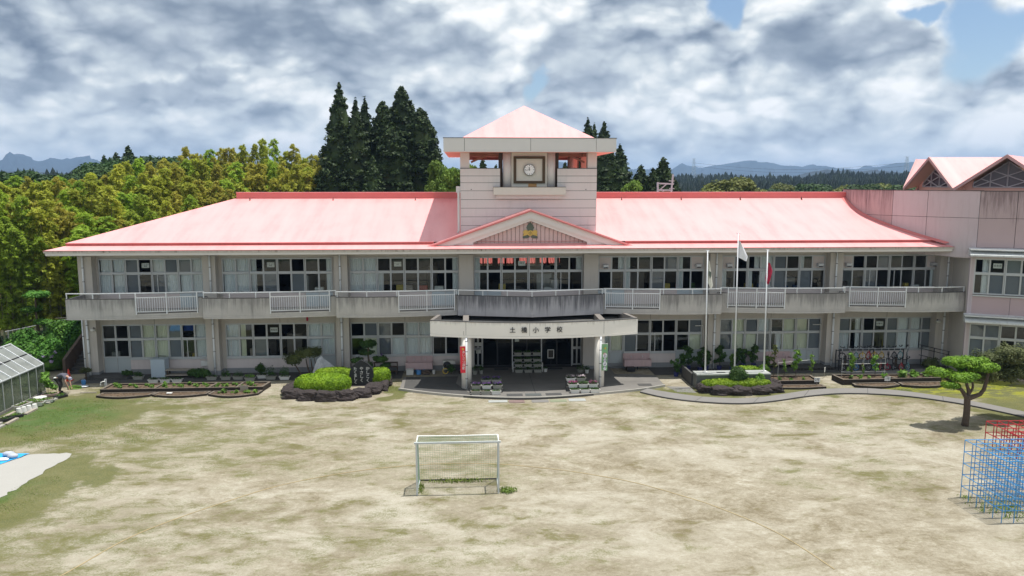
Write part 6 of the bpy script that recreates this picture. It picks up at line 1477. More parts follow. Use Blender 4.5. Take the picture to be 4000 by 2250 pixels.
def cloud_tree(name, label, loc, pads, trunks, mat, n, size, seed, cat_='tree', flat_=.95):
    t_ = thing(name, label, cat_, loc); 
    for i,p in enumerate(pads):
        g = random.Random(seed+i); bl = [(p[0],p[1],p[2],p[3]*.85,p[4]*.85,p[5]*.8)]
        for k in range(10): a = g.uniform(0,6.28); rr = g.uniform(.45,.8); bl.append((p[0]+p[3]*rr*math.cos(a),p[1]+p[4]*rr*math.sin(a),p[2]+p[5]*g.uniform(-.15,.45),p[3]*.32,p[4]*.32,p[5]*.5))
        vol = (p[3]*p[4])**.9; link('crown', leafmesh('crown', bl, int(n*vol)+200, size, mat, seed+i, .55, aspect=.5, up=.9), t_)
        core(bl[:1], mat, t_, .8)
    mb = MB()
    for pts,rs in trunks: mb.tube(cat(pts,8), [rs[0]+(rs[1]-rs[0])*k/7 for k in range(8)], 7)
    mb.make('trunk', bark, t_, smooth=True); return t_
cloud_tree('garden_tree','leaning clipped tree with two rounded crowns left of the pointed rock',(-14.1,-.9,0),[(-.55,-.1,1.22,.62,.5,.48),(.5,.1,1.62,.82,.6,.42),(-.05,0,1.5,.5,.45,.35)],[([(0,0,0),(-.25,0,.45),(-.5,-.1,.95)],(.06,.03)),([(.5,0,0),(.3,0,.6),(.2,0,1.2)],(.06,.03)),([(.9,0,0),(.6,0,.5),(.5,0,1.2)],(.07,.03)),([(1.1,0,.2),(.85,0,.6),(.7,0,1.3)],(.05,.02))],dull_l,2400,.10,31)
cloud_tree('garden_tree','dark cloud pruned pine behind the black monument',(-9.95,-1.5,0),[(0,0,2.25,.62,.5,.36),(-.75,0,1.22,.45,.4,.22),(.72,0,1.28,.5,.4,.24),(-.15,.2,1.68,.5,.45,.24),(.95,.1,.85,.4,.35,.22),(-.2,0,.9,.5,.4,.3)],[([(0,0,0),(.05,0,.8),(-.05,0,1.5),(0,0,2.2)],(.09,.04)),([(0,0,.9),(-.4,0,1.05),(-.75,0,1.15)],(.04,.02)),([(0,0,.9),(.4,0,1.1),(.72,0,1.2)],(.04,.02))],shrub_l,2600,.10,41)
bush(-11.1,-2.6,.55,.45,'dark shrub between the large hedge and the monument',seed=11,n=500)

# ================================================================== FLAGPOLES AND PEDESTAL
pd = thing('flagpole_pedestal','dark granite pedestal with pale top carrying three flagpoles','pedestal')
for (a,b_) in ((9.50,9.72),(9.723,10.9),(10.903,12.3),(12.303,13.93)): MB().box(a,-4.86,.0,b_-.003,-4.05,.82).make('block', granite_dk, pd); MB().box(a-.0,-4.90,.823,b_-.003,-4.01,.90).make('top_slab', granite_lt, pd)
for x in (11.05,): MB().box(x-.25,-4.62,.901,x+.25,-4.42,.912).make('plate', dark_metal, pd)
MB().box(9.42,-4.05,0,9.55,-1.9,.75).make('side_wall', conc_dark, pd); 
def pole(x, y, z0, z1, lean, label, r=.05):
    t_ = thing('flagpole', label, 'flagpole', (x,y,0)); MB().tube([(0,0,z0),(lean,0,z1)], [r,r*.7], 12).make('shaft', white_metal, t_, smooth=True); MB().cyl(0,0,z0,z0+.06,.13,14).make('base_plate', white_p, t_)
    MB().tube([(lean-.10,0,z1),(lean+.10,0,z1)], .025, 8).make('finial', steel, t_); MB().tube([(.06,-.05,1.0),(lean+.05,-.05,z1-.1)], .006, 4).make('halyard', dark_metal, t_); return t_
pole(10.12,-4.45,.90,8.12,-.10,'left flagpole with the drooping cream flag'); pole(11.90,-4.40,.90,9.12,-.10,'tallest middle flagpole with the white flag'); pole(13.66,-4.45,.90,8.14,-.10,'right flagpole with the crimson flag')
def flag(loc, pts_in, pts_out, mat, label, marks=None):
    t_ = thing('flag', label, 'flag', loc); n = len(pts_in); m = 6; vs = []
    for i in range(n):
        a = Vector(pts_in[i]); b_ = Vector(pts_out[i])
        for j in range(m): f = j/(m-1.); p = a.lerp(b_,f); vs.append((p.x, .07*math.sin(f*7+i*.8)*(.4+f), p.z))
    MB().add(vs, [(i*m+j,i*m+j+1,i*m+m+j+1,i*m+m+j) for i in range(n-1) for j in range(m-1)]).make('cloth', mat, t_, smooth=True)
    if marks: marks(t_)
    return t_
flag((11.82,-4.42,0),[(0.03,0,8.70),(.03,0,8.35),(.02,0,8.0),(.03,0,7.72)],[(.12,0,8.62),(.42,0,8.15),(.62,0,7.75),(.52,0,7.48)],flagw,'white flag blowing from the middle flagpole')
flag((10.05,-4.47,0),[(.02,0,7.6),(.02,0,7.1),(.0,0,6.6),(.0,0,6.3)],[(.10,0,7.5),(.22,0,6.9),(.36,0,6.1),(.26,0,5.85)],flagc,'drooping cream flag with a dark emblem on the left flagpole',lambda t_: MB().prismY([(.03,6.95),(.16,6.9),(.18,6.65),(.12,6.5),(.05,6.7)], -.13, -.12).make('emblem', crest_g, t_))
flag((13.60,-4.47,0),[(.02,0,7.45),(-.04,0,7.0),(-.10,0,6.5),(-.04,0,6.2)],[(.14,0,7.35),(.34,0,6.9),(.22,0,6.4),(.10,0,6.1)],crimson,'crimson flag hanging from the right flagpole')
bush(11.85,-5.2,.88,.62,'dark round clipped bush in front of the middle flagpole',seed=14,n=2600,size=.085,stretch=(1.1,.9,.95)); bush(13.15,-5.15,.62,.36,'grey green upright bush right of the round bush at the pedestal',seed=15,n=700,mat=plant_l,stretch=(.8,.7,1.2))
hedge_mesh('yellow green clipped hedge before the flagpole pedestal',(11.65,-5.35),2.05,.50,.42,.22,7,6500)
hedge_mesh('strip of yellow green hedge behind the pedestal at the right',(12.9,-3.6),.8,.3,.55,.45,8,1500); bush(14.1,-3.4,.75,.38,'bright leafy bush behind the right end of the pedestal',seed=16,n=600,mat=plant_l)
for i,(x,y,rx,ry,h) in enumerate(((9.85,-5.45,.45,.35,.42),(10.65,-6.0,.60,.34,.42),(11.75,-6.12,.62,.32,.42),(12.85,-6.02,.62,.34,.42),(13.75,-5.55,.60,.42,.44),(14.15,-4.85,.35,.45,.45))):
    rock(x,y,h*.38,rx*1.12,ry*1.1,h*.78,'dark rough rock number %s around the pedestal hedge counted from the left'%('one two three four five six'.split()[i]),seed=30+i)

# ================================================================== UNICYCLE RACK
rk = thing('unicycle_rack','long dark two tier metal rack holding unicycles under the right windows','rack')
for x in (19.95,22.2,24.45): MB().box(x-.03,-1.02,0,x+.03,-.96,1.42).make('post', dark_metal, rk); MB().box(x-.03,-.55,0,x+.03,-.50,1.30).make('post', dark_metal, rk)
for (y,z) in ((-1.0,1.40),(-.98,.70),(-.54,1.25),(-.54,.6)): MB().box(19.95,y-.02,z-.02,24.45,y+.02,z+.02).make('rail', dark_metal, rk)
for x in (20.5,23.9): MB().box(x-.15,-.58,.15,x+.15,-.52,.9).make('panel', wood_dark, rk)
UC = {}
def unicycle(col, r_, x, y, z, rz, label, hub=None):
    key = (col.name, r_)
    if key in UC: return dup(UC[key], (x,y,z), rz, label)
    t_ = thing('unicycle', label, 'unicycle', (x,y,z), rz, 'unicycles on the rack')
    ring = lambda rr,rad,nm,mt,par: MB().tube([(rr*math.cos(R(20*k)),0,r_+rr*math.sin(R(20*k))) for k in range(19)], rad, 6, cap=False).make(nm, mt, par)
    wl = ring(r_-.03,.022,'wheel',col,t_); ring(r_-.008,.022,'tyre',black_p,wl)
    sp_ = MB()
    for k in range(8): a = R(22.5*k); sp_.bar((-(r_-.03)*math.cos(a),0,r_-(r_-.03)*math.sin(a)),((r_-.03)*math.cos(a),0,r_+(r_-.03)*math.sin(a)),.005)
    sp_.make('spokes', steel, wl)
    MB().tube([(0,-.05,r_),(0,-.05,2*r_+.03),(0,0,2*r_+.08),(0,.05,2*r_+.03),(0,.05,r_)], .014, 6).make('fork', col, t_); MB().tube([(0,0,2*r_+.08),(0,0,2*r_+.32)], .013, 6).make('seat_post', steel, t_)
    MB().tube([(-.15,0,2*r_+.40),(-.06,0,2*r_+.34),(.06,0,2*r_+.33),(.15,0,2*r_+.40)], [.035,.025,.03,.045], 8).make('saddle', black_p, t_)
    MB().bar((0,-.09,r_),(.09,-.09,r_-.07),.02).make('crank', steel, t_); MB().box(.05,-.17,r_-.085,.13,-.10,r_-.06).make('pedal', black_p, t_)
    UC[key] = t_; return t_
ucols = [(black_p,'black'),(navy,'navy'),(teal_p,'teal'),(yellow_p,'yellow'),(red_p,'red'),(yellow_p,'yellow'),(yellow_p,'yellow'),(black_p,'black'),(dark_metal,'dark grey'),(teal_p,'teal'),(steel,'silver')]
onm = 'first second third fourth fifth sixth seventh eighth ninth tenth eleventh'.split()
for k,(c_,nm) in enumerate(ucols): unicycle(c_, .26 if k in (4,9,10) else .215, 20.1+.425*k+random.uniform(-.05,.05), -1.14, .80-(.05 if k in (4,9,10) else 0), random.uniform(-.5,.5)+(.8 if k%3 == 1 else 0), '%s unicycle, %s from the left on the upper tier'%(nm,onm[k]))
ucols = [(black_p,'black'),(black_p,'black'),(blue_p,'blue'),(yellow_p,'yellow'),(black_p,'black'),(teal_p,'teal'),(red_p,'red'),(crimson,'crimson'),(black_p,'black'),(red_p,'red'),(teal_p,'teal')]
for k,(c_,nm) in enumerate(ucols): unicycle(c_, .215, 20.1+.425*k+random.uniform(-.05,.05), -1.2, .055, random.uniform(-.6,.6)+(.7 if k%3 == 0 else 0), '%s unicycle, %s from the left on the lower tier'%(nm,onm[k]))
rp = thing('ramp_handrail','dark double bar handrail slanting by the right end wall','handrail')
for x,y,z in ((26.05,.1,1.38),(27.2,-1.0,1.2),(26.6,-.4,1.28)): MB().tube([(x,y,0),(x,y,z)], .028, 6).make('post', dark_metal, rp)
for dz in (0,-.22,-.68): MB().tube([(25.95,.2,1.40+dz),(26.1,.05,1.38+dz),(27.25,-1.05,1.18+dz)], .024, 6).make('rail', dark_metal, rp)

# ================================================================== LEFT CORNER: GREENHOUSE AND AROUND
gh = thing('greenhouse','small aluminium greenhouse with dull panes at the left edge','greenhouse',(0,0,0)); gx0,gx1,gy0,gy1 = -31.62,-28.22,-13.0,-3.56; er,rz_ = 1.71,2.86; gm = (gx0+gx1)/2
nb = 12; dyb = (gy1-gy0)/nb
for k in range(nb+1):
    y = gy0+dyb*k
    MB().box(gx1-.03,y-.025,0,gx1+.03,y+.025,er).make('post', alu, gh); MB().box(gx0-.03,y-.025,0,gx0+.03,y+.025,er).make('post', alu, gh)
    for s in (-1,1):
        a = (gx1 if s > 0 else gx0, y, er+.02); MB().bar(a,(gm,y,rz_+.02),.05,.06).make('rafter', alu_pale if s < 0 else white_metal, gh)
    if k < nb:
        for s,x in ((1,gx1),(-1,gx0)):
            if not (s > 0 and k == 5): MB().box(x-.006,y+.027,.16,x+.006,y+dyb-.027,er-.03).make('wall_pane', greenglz, gh)
            xm_ = (x+gm)/2; zm_ = (er+rz_)/2
            for (p_,q_) in (((x,er),(xm_,zm_)),((xm_,zm_),(gm,rz_))):
                MB().add([(p_[0],y+.027,p_[1]),(p_[0],y+dyb-.027,p_[1]),(q_[0],y+dyb-.027,q_[1]),(q_[0],y+.027,q_[1])],[(0,1,2,3)]).make('roof_pane', greenroof, gh)
B('gutter', alu_pale, (gx1-.02,gy0,er-.02,gx1+.06,gy1,er+.03), parent=gh); B('sill', conc_path, (gx1-.06,gy0,0,gx1+.05,gy1,.155),(gx0-.05,gy0,0,gx0+.06,gy1,.155),(gx0+.06,gy1-.06,0,gx1-.06,gy1+.05,.155), parent=gh)
MB().bar(((gx1+gm)/2,gy0,(er+rz_)/2+.03),((gx1+gm)/2,gy1+.02,(er+rz_)/2+.03),.04,.05).make('purlin', dark_metal, gh); MB().bar((gm,gy0,rz_+.05),(gm,gy1+.02,rz_+.05),.08,.05).make('ridge_bar', white_metal, gh)
MB().prismY([(gx0,.16),(gx1,.16),(gx1,er),(gm,rz_),(gx0,er)], gy1-.01, gy1).make('gable_pane', greenglz, gh)
for x in (-30.8,-29.9,-29.0): MB().box(x-.02,gy1+.001,.16,x+.02,gy1+.03,er+ (rz_-er)*(1-abs(x-gm)/1.7)).make('post', alu, gh)
stg = thing('greenhouse_bench','bench of dark plants and trays inside the greenhouse','bench'); MB().box(-30.2,-12.5,.6,-28.9,-4.2,.66).make('top', wood_old, stg); link('foliage', leafmesh('foliage', [(-29.5,-12+.8*k,.85,.45,.35,.22) for k in range(10)], 1200, .14, shrub_l, 77, .3, aspect=.6), stg)
tag(MB().cyl(-28.75,-8.2,0.01,.75,.28,16).make('blue_drum', blue_p),'blue drum inside the greenhouse seen through the open panel','drum')
# kerb stones and planks beside the greenhouse
for i,(x,y0,y1) in enumerate(((-27.72,-8.6,-7.1),(-27.68,-7.0,-5.6),(-27.70,-5.5,-4.4),(-26.95,-9.6,-8.6),(-27.0,-10.6,-9.7),(-26.9,-5.9,-4.7),(-26.95,-7.9,-6.9),(-27.35,-10.4,-9.3),(-27.7,-10.2,-8.8))):
    tag(MB().box(x-.09,y0,.0,x+.09,y1,.09).make('kerb_stone', kerb_m if i%3 else wood_old),'weathered kerb plank number %s of the planting strip by the greenhouse'%('one two three four five six seven eight nine'.split()[i]),'plank')
planter(-27.62,-6.95,.10,'white oval tub planter nearest the greenhouse wall',planter_w,None,plant_l,w_=.9,d=.42,h=.24,rz=R(78),seed=200,n=70,fh=.06); planter(-27.35,-6.25,.03,'white trough with small sprouts second along the greenhouse strip',planter_w,None,plant_l,w_=.9,d=.36,h=.2,rz=R(8),seed=201,n=120,fh=.2)
planter(-27.15,-5.6,.03,'pale trough third along the greenhouse strip',planter_w,None,plant_l,w_=.9,d=.34,h=.16,rz=R(15),seed=202,n=80,fh=.08); planter(-27.55,-4.35,.03,'pale pink trough at the foot of the leafy sapling',sink_pink,None,plant_l,w_=.8,d=.3,h=.14,rz=R(20),seed=203,n=50,fh=.06)
tag(MB().cyl(-27.75,-5.0,.1,.16,.30,18,.34).make('round_dish', planter_w),'round white dish lying beside the greenhouse wall','dish')
for i,(x,y) in enumerate(((-27.42,-7.62),(-27.30,-7.38),(-27.18,-7.12),(-27.02,-6.88))): tag(MB().cyl(x,y,.02,.30,.15,14,.11).make('upturned_pot', planter_w,smooth=False),'%s of four white upturned pots in a row by the greenhouse'%('nearest','second nearest','third nearest','farthest')[i],'pot')
for i,(x,y) in enumerate(((-27.4,-8.9),(-27.2,-8.35),(-26.85,-4.6))): 
    t_ = thing('nursery_tray','black nursery tray, %s'%('left one of two in front of the pots','one with yellow green seedlings in front of the pots','one beside the bending person')[i],'tray',(x,y,.02),R(60)); MB().box(-.32,-.2,0,.32,.2,.12).make('tray', black_p, t_); link('foliage', leafmesh('foliage', [(0,0,.16,.28,.17,.08)], 120, .08, plant_l if i else shrub_l, 210+i, .3), t_)
tall_plant(-27.75,-4.15,.05,1.25,1.3,'small leafy sapling at the far right corner of the greenhouse',plant_l,False,240,seed=55)
cn = thing('traffic_cone','red traffic cone standing near the outdoor stairs','traffic cone',(-28.3,-.75,0)); MB().cyl(0,0,.035,.72,.15,18,.025).make('cone', cone_red, cn, smooth=True); MB().box(-.2,-.2,0,.2,.2,.034).make('base', cone_red, cn)
bk = thing('bucket','small blue bucket by the corner downpipe','bucket',(-26.95,-1.75,0)); MB().cyl(0,0,0,.26,.11,14,.14).make('body', blue_p, bk); MB().tube([(-.14,0,.25),(0,0,.36),(.14,0,.25)], .008, 5).make('handle', steel, bk)
dl = tag(MB().ellipsoid((0,0,0),(.42,.26,.035),20,6).make('metal_lid', steel, loc=(-26.75,-2.35,.06), smooth=True),'shiny oval metal lid lying on the ground right of the person','lid')
tag(MB().ellipsoid((0,0,.06),(.4,.25,.12),9,6,.3,5).make('weed_heap', plant_l, loc=(-27.05,-2.7,0)),'small heap of pulled weeds beside the metal lid','weeds')
tag(MB().box(-26.2,-3.75,.0,-25.3,-3.66,.05).make('plank', wood_old),'thin plank lying left of the raised bed','plank')
# tarp with sacks
tp_ = thing('tarpaulin','bright blue tarpaulin on the pale slab at the left edge','tarpaulin'); n=14; vs=[]; g=random.Random(5)
for i in range(n+1):
    for j in range(n+1):
        u,v = i/n,j/n; a = Vector((-23.35,-13.95)).lerp(Vector((-28.3,-13.7)),u); b_ = Vector((-24.0,-16.9)).lerp(Vector((-28.6,-17.5)),u)
        p = a.lerp(b_,v); vs.append((p.x+g.gauss(0,.02),p.y+g.gauss(0,.02),.03+abs(g.gauss(0,.015))))
vs = [(x-.72*((y+13.9)/-3.0),y,z) for x,y,z in vs]
MB().add(vs,[(i*(n+1)+j,(i+1)*(n+1)+j,(i+1)*(n+1)+j+1,i*(n+1)+j+1) for i in range(n) for j in range(n)]).make('sheet', tarp_m, tp_)
for i,(x,y,rx,ry,h,mt) in enumerate(((-24.15,-14.25,.26,.16,.12,sack_m),(-23.85,-14.45,.24,.15,.10,sack_m),(-24.1,-14.75,.28,.16,.05,white_p),(-24.95,-14.3,.2,.2,.15,planter_w))):
    tag(MB().ellipsoid((0,0,0),(rx,ry,h),10,7,.12,i).make('sack', mt, loc=(x,y,.05+h*.8), smooth=True),('grey sack at the back of the blue tarpaulin','grey sack right of the other on the blue tarpaulin','flat white bag in front of the sacks on the tarpaulin','pale bundle at the left on the blue tarpaulin')[i],'sack')
# hydrangeas and shrubs beside the stairs
def hydrangea(x,y,r,h,label,seed,fl=True):
    t_ = thing('hydrangea', label, 'shrub', (x,y,0)); g = random.Random(seed); bl = []
    for k in range(22): a = g.uniform(0,6.28); e = g.uniform(0,1.45); bl.append((r*.75*math.cos(a)*math.cos(e),r*.75*math.sin(a)*math.cos(e),h*.35+h*.5*math.sin(e),r*.32,r*.32,h*.2))
    link('foliage', leafmesh('foliage', bl, 4200, .15, hyd_l, seed, .4, aspect=.75, up=.6), t_); core([(0,0,h*.4,r,r,h*.5)], hyd_l, t_, .8)
    if fl:
        mb = []
        for k in range(7): a = -1.57+g.uniform(-1.6,1.6); e = g.uniform(0,.9); mb.append((r*.98*math.cos(a)*math.cos(e),r*.98*math.sin(a)*math.cos(e),h*.4+h*.5*math.sin(e),.13,.13,.10))
        link('blossom', leafmesh('blossom', mb, 420, .07, lilac_l, seed+9, .5, aspect=.9, up=.6), t_)
    return t_
hydrangea(-30.6,2.0,1.15,2.0,'large hydrangea nearest the outdoor staircase',61); hydrangea(-32.6,1.8,1.2,1.9,'hydrangea with lilac heads left of the largest one',62); hydrangea(-31.3,4.2,1.3,2.9,'taller hydrangea behind, against the wire fence',63,False); hydrangea(-33.2,3.6,1.3,2.4,'broad leafy shrub at the left of the hydrangeas',64,False); hydrangea(-29.9,4.0,1.0,3.1,'leafy shrub rising beside the stair wall',65,False)
cloud_tree('garden_tree','layered topiary tree behind the greenhouse with flat crowns',(-33.0,4.9,0),[(0,0,4.55,.95,.8,.30),(-.35,0,3.55,.75,.7,.26),(.3,0,2.7,.6,.6,.24)],[([(0,0,0),(.05,0,1.5),(-.05,0,3),(0,0,4.4)],(.13,.06))],hyd_l,1500,.14,71)
fn = thing('wire_fence','green chain link fence sloping up behind the hydrangeas','fence')
for k in range(5):
    x = -29.6-1.6*k; y = 5.6+.25*k; MB().tube([(x,y,0),(x,y,3.1-.33*k)], .03, 6).make('post', steel, fn)
MB().tube([(-29.5,5.6,3.1),(-36.2,6.6,1.7)], .028, 6).make('top_rail', steel, fn)
mesh_ = MB()
for k in range(60):
    x = -29.6-.11*k; y = 5.6+.017*k; zt_ = 3.1-.0228*k; mesh_.bar((x,y,max(0,zt_-1.4)),(x-.6,y+.1,zt_-.14),.006); mesh_.bar((x-.6,y+.1,max(0,zt_-1.4)),(x,y,zt_),.006)
mesh_.make('wire_mesh', net_m, fn, kind='stuff')

# bending person: continuous body, clothes on top
def skinned(name, verts, edges, radii, mat, parent, root=0, sub=2):
    me = bpy.data.meshes.new(name); me.from_pydata(verts, edges, []); o = bpy.data.objects.new(name, me); COL.objects.link(o)
    sk = o.modifiers.new('s','SKIN'); sb = o.modifiers.new('b','SUBSURF'); sb.levels = sub; sb.render_levels = sub
    for i,v in enumerate(me.skin_vertices[0].data): v.radius = (radii[i],radii[i]*.92); v.use_root = (i == root)
    dg = bpy.context.evaluated_depsgraph_get(); m2 = bpy.data.meshes.new_from_object(o.evaluated_get(dg)); bpy.data.objects.remove(o)
    m2.materials.clear(); m2.materials.append(mat); m2.polygons.foreach_set('use_smooth',[True]*len(m2.polygons)); return link(name, m2, parent)
pn = thing('person','person in slate shirt and pale cap bending far forward to weed beside the greenhouse','person',(-27.3,-3.55,0))
V_ = [(-.16,0,.86),(-.05,0,1.0),(.14,-.02,1.05),(.30,-.03,1.02),(.40,-.04,.95),(.49,-.05,.86),(.54,-.06,.78),
      (-.17,.10,.80),(-.06,.12,.46),(-.20,.13,.07),(-.08,.14,.03),(-.17,-.10,.80),(.02,-.14,.47),(-.06,-.16,.07),(.07,-.17,.03),
      (.30,.15,.98),(.36,.22,.66),(.44,.16,.38),(.46,.15,.28),(.30,-.20,.98),(.38,-.26,.68),(.46,-.18,.40),(.49,-.17,.30)]
E_ = [(0,1),(1,2),(2,3),(3,4),(4,5),(5,6),(0,7),(7,8),(8,9),(9,10),(0,11),(11,12),(12,13),(13,14),(3,15),(15,16),(16,17),(17,18),(3,19),(19,20),(20,21),(21,22)]
Rd = [.13,.13,.14,.13,.06,.09,.08,.10,.065,.05,.045,.10,.065,.05,.045,.07,.045,.032,.035,.07,.045,.032,.035]
skinned('body', V_, E_, Rd, skin, pn)
hd = MB().ellipsoid((.50,-.05,.82),(.095,.085,.12),12,9).make('head', skin, pn, smooth=True)
MB().ellipsoid((.535,-.055,.85),(.105,.10,.10),14,9).make('cap', cap_m, pn, smooth=True); MB().ellipsoid((.60,-.06,.78),(.05,.085,.02),10,6).make('cap_brim', cap_m, pn, smooth=True)
skinned('shirt', [V_[0],V_[1],V_[2],V_[3],V_[15],(.33,.19,.80),V_[19],(.34,-.24,.82)], [(0,1),(1,2),(2,3),(3,4),(4,5),(3,6),(6,7)], [.155,.165,.175,.16,.095,.07,.095,.07], shirt, pn)
skinned('trousers', [(-.17,0,.86),V_[7],V_[8],(-.19,.13,.14),V_[11],V_[12],(-.05,-.16,.14)], [(0,1),(1,2),(2,3),(0,4),(4,5),(5,6)], [.165,.125,.095,.075,.125,.095,.075], trouser, pn)
skinned('waist_towel', [(-.30,-.02,.95),(-.31,-.05,.80),(-.33,-.06,.60)], [(0,1),(1,2)], [.10,.12,.09], cloth_w, pn, sub=1)
for (x,y) in ((-.12,.135),(.03,-.165)): MB().ellipsoid((x,y,.045),(.14,.055,.05),12,7).make('boot', black_p, pn, smooth=True)
for s,(x,y,z) in ((1,(.47,.15,.25)),(-1,(.50,-.17,.27))):
    h_ = MB()
    for k in range(4): h_.tube([(x,y-.025+.017*k,z),(x+.015,y-.03+.019*k,z-.05),(x+.004,y-.03+.019*k,z-.082+.006*abs(k-1.5))], [.010,.009,.007], 6)
    h_.tube([(x-.005,y+.03*s,z+.015),(x+.03,y+.05*s,z-.02),(x+.04,y+.045*s,z-.05)], [.011,.010,.008], 6); h_.make('fingers', skin, pn, smooth=True)

# ================================================================== GOAL
gl_ = thing('football_goal','small white football goal with green net on the sandy yard','goal',(0,0,0)); g0,g1,gf,gt,gbk,gh_ = -5.84,-2.68,-19.45,-18.70,-18.02,2.12; ps = .07
frame_w = M('goal_white', (.55,.58,.58), .5, .10, 3, .1, 30, bmp=0, streak=.2, stain=(.3,.3,.28))
for x in (g0,g1): MB().box(x-ps/2,gf-ps/2,0,x+ps/2,gf+ps/2,gh_-ps).make('post', frame_w, gl_)
MB().box(g0-.09,gf-ps/2,gh_-ps+.002,g1+.09,gf+ps/2,gh_).make('crossbar', frame_w, gl_)
for x in (g0,g1):
    MB().tube([(x,gf+.045,gh_-.04),(x,gt,gh_)], .028, 6).make('top_arm', white_p, gl_); MB().tube([(x,gt,gh_),(x,gbk,.03)], .022, 6).make('back_stay', net_m if 0 else frame_w, gl_); MB().tube([(x,gf+.045,.04),(x,gbk,.03)], .03, 6).make('ground_bar', frame_w, gl_)
MB().tube([(g0,gt,gh_),((g0+g1)/2,gt,gh_-.02),(g1,gt,gh_)], .026, 6).make('back_bar', white_p, gl_); MB().tube([(g0,gbk,.03),(g1,gbk,.03)], .026, 6).make('ground_bar', dark_metal, gl_)
nt = MB(); wn_ = .0045
def netgrid(a,b_,c_,d_,nu,nv):
    a,b_,c_,d_ = map(Vector,(a,b_,c_,d_))
    for i in range(nu+1): f = i/nu; nt.bar(a.lerp(b_,f),d_.lerp(c_,f),wn_)
    for j in range(nv+1):
        f = j/nv; p_,q_ = a.lerp(d_,f),b_.lerp(c_,f); nt.bar(p_,q_,wn_)
netgrid((g0,gt,gh_),(g1,gt,gh_),(g1,gbk,.05),(g0,gbk,.05),34,24); netgrid((g0,gf,gh_),(g1,gf,gh_),(g1,gt,gh_),(g0,gt,gh_),34,9)
for x in (g0,g1): netgrid((x,gf+.05,gh_-.06),(x,gt,gh_),(x,gbk,.05),(x,gf+.05,.05),12,24)
nt.make('net', net_m, gl_, kind='stuff')
for k,(x,y,sx,sy,n) in enumerate(((-4.25,-18.2,1.6,.18,260),(-2.35,-19.3,.40,.30,260),(-5.75,-18.9,.15,.6,90))):
    o_ = link('grass_tuft', leafmesh('grass', [(x,y,.05,sx,sy,.10)], n, .16, grass_l, 300+k, .1, droop=-1.5, aspect=.2, up=0), kind='stuff'); tag(o_, 'ragged grass growing round the foot of the goal, %s'%('along the net','beside the right post','beside the left post')[k], 'grass')

# ================================================================== JUNGLE GYMS
def gym(name, label, x0, y0, nx, ny, nz, c, mat, cut=None, r=.0145):
    t_ = thing(name, label, 'climbing frame', (x0,y0,0))
    up = MB().tube([(0,0,0),(0,0,nz*c)], r, 6).mesh('upright'); up.materials.append(mat); ax = MB().tube([(0,0,0),(nx*c,0,0)], r, 6).mesh('bar'); ax.materials.append(mat); ay = MB().tube([(0,0,0),(0,-ny*c,0)], r, 6).mesh('bar'); ay.materials.append(mat)
    for i in range(nx+1):
        for j in range(ny+1): link('upright', up, t_, (i*c,-j*c,0))
    for k in range(1,nz+1):
        for j in range(ny+1): link('bar', ax, t_, (0,-j*c,k*c))
        for i in range(nx+1): link('bar', ay, t_, (i*c,0,k*c))
    return t_
blue_bar = M('bar_blue', (.06,.29,.60), .45, .3, 6, .2, 40, bmp=0); red_bar = M('bar_red', (.40,.03,.04), .5, .3, 6, .2, 40, bmp=0)
gym('climbing_frame','large blue cube climbing frame at the right edge of the yard',15.08,-20.83,6,5,5,.458,blue_bar)
gym('climbing_frame','red cube climbing frame behind the blue one',20.13,-14.9,5,4,2,.53,red_bar,r=.02)
o_ = link('grass_tuft', leafmesh('grass', [(16.2,-21.9,.03,1.4,1.2,.06),(15.2,-20.9,.05,.3,.2,.1)], 900, .12, grass_l, 310, .1, droop=-1.5, aspect=.2, up=0), kind='stuff'); tag(o_,'thin grass growing under the blue climbing frame','grass')

# pine with cloud crown and dark tree at right
cloud_tree('pine_tree','pine with bright green cloud pruned crown and forked dark trunk at the right','' or (20.87,-12.34,0),
   [(-1.45,.1,2.72,.62,.55,.30),(-.15,.2,3.22,1.15,.8,.34),(.75,-.1,3.02,.75,.6,.32),(-.55,-.35,2.62,.80,.6,.32),(-1.15,-.45,2.22,.48,.42,.22),(.2,.5,2.85,.7,.6,.26)],
   [([(0,0,-.05),(.05,0,.7),(.02,0,1.35),(.05,0,1.55)],(.17,.14)),([(.05,0,1.3),(-.25,0,1.75),(-.55,0,2.05),(-1.2,.05,2.45)],(.12,.05)),([(.05,0,1.4),(.05,0,1.8),(-.1,0,2.2),(-.1,.1,2.9)],(.11,.05)),([(.05,0,1.4),(.35,0,1.5),(.75,0,1.7),(1.0,.1,2.3),(1.15,.2,2.9)],(.13,.07)),([(.05,0,1.6),(.25,0,2.0),(.2,.2,2.6)],(.07,.04)),([(-.35,0,1.85),(-.7,-.3,1.95),(-1.15,-.4,2.1)],(.05,.03))],
   pine_l,5600,.095,81)
cloud_tree('dark_tree','dull dark green tree at the right edge behind the bright pine',(23.4,-11.6,0),
   [(-1.2,-.1,2.45,.8,.7,.5),(-.9,.2,3.0,.85,.8,.75),(.2,.1,3.3,1.2,1.0,.75),(1.3,0,2.7,1.3,1.0,.9),(-.1,-.3,2.5,.7,.7,.5),(.6,.4,3.0,1.1,.9,.7)],
   [([(2.9,.4,0),(2.6,.4,1.4),(1.2,.1,2.5)],(.18,.08)),([(2.6,.4,1.4),(.6,.1,2.3),(-.6,.1,2.8)],(.09,.04))],dull_l,2000,.12,91)

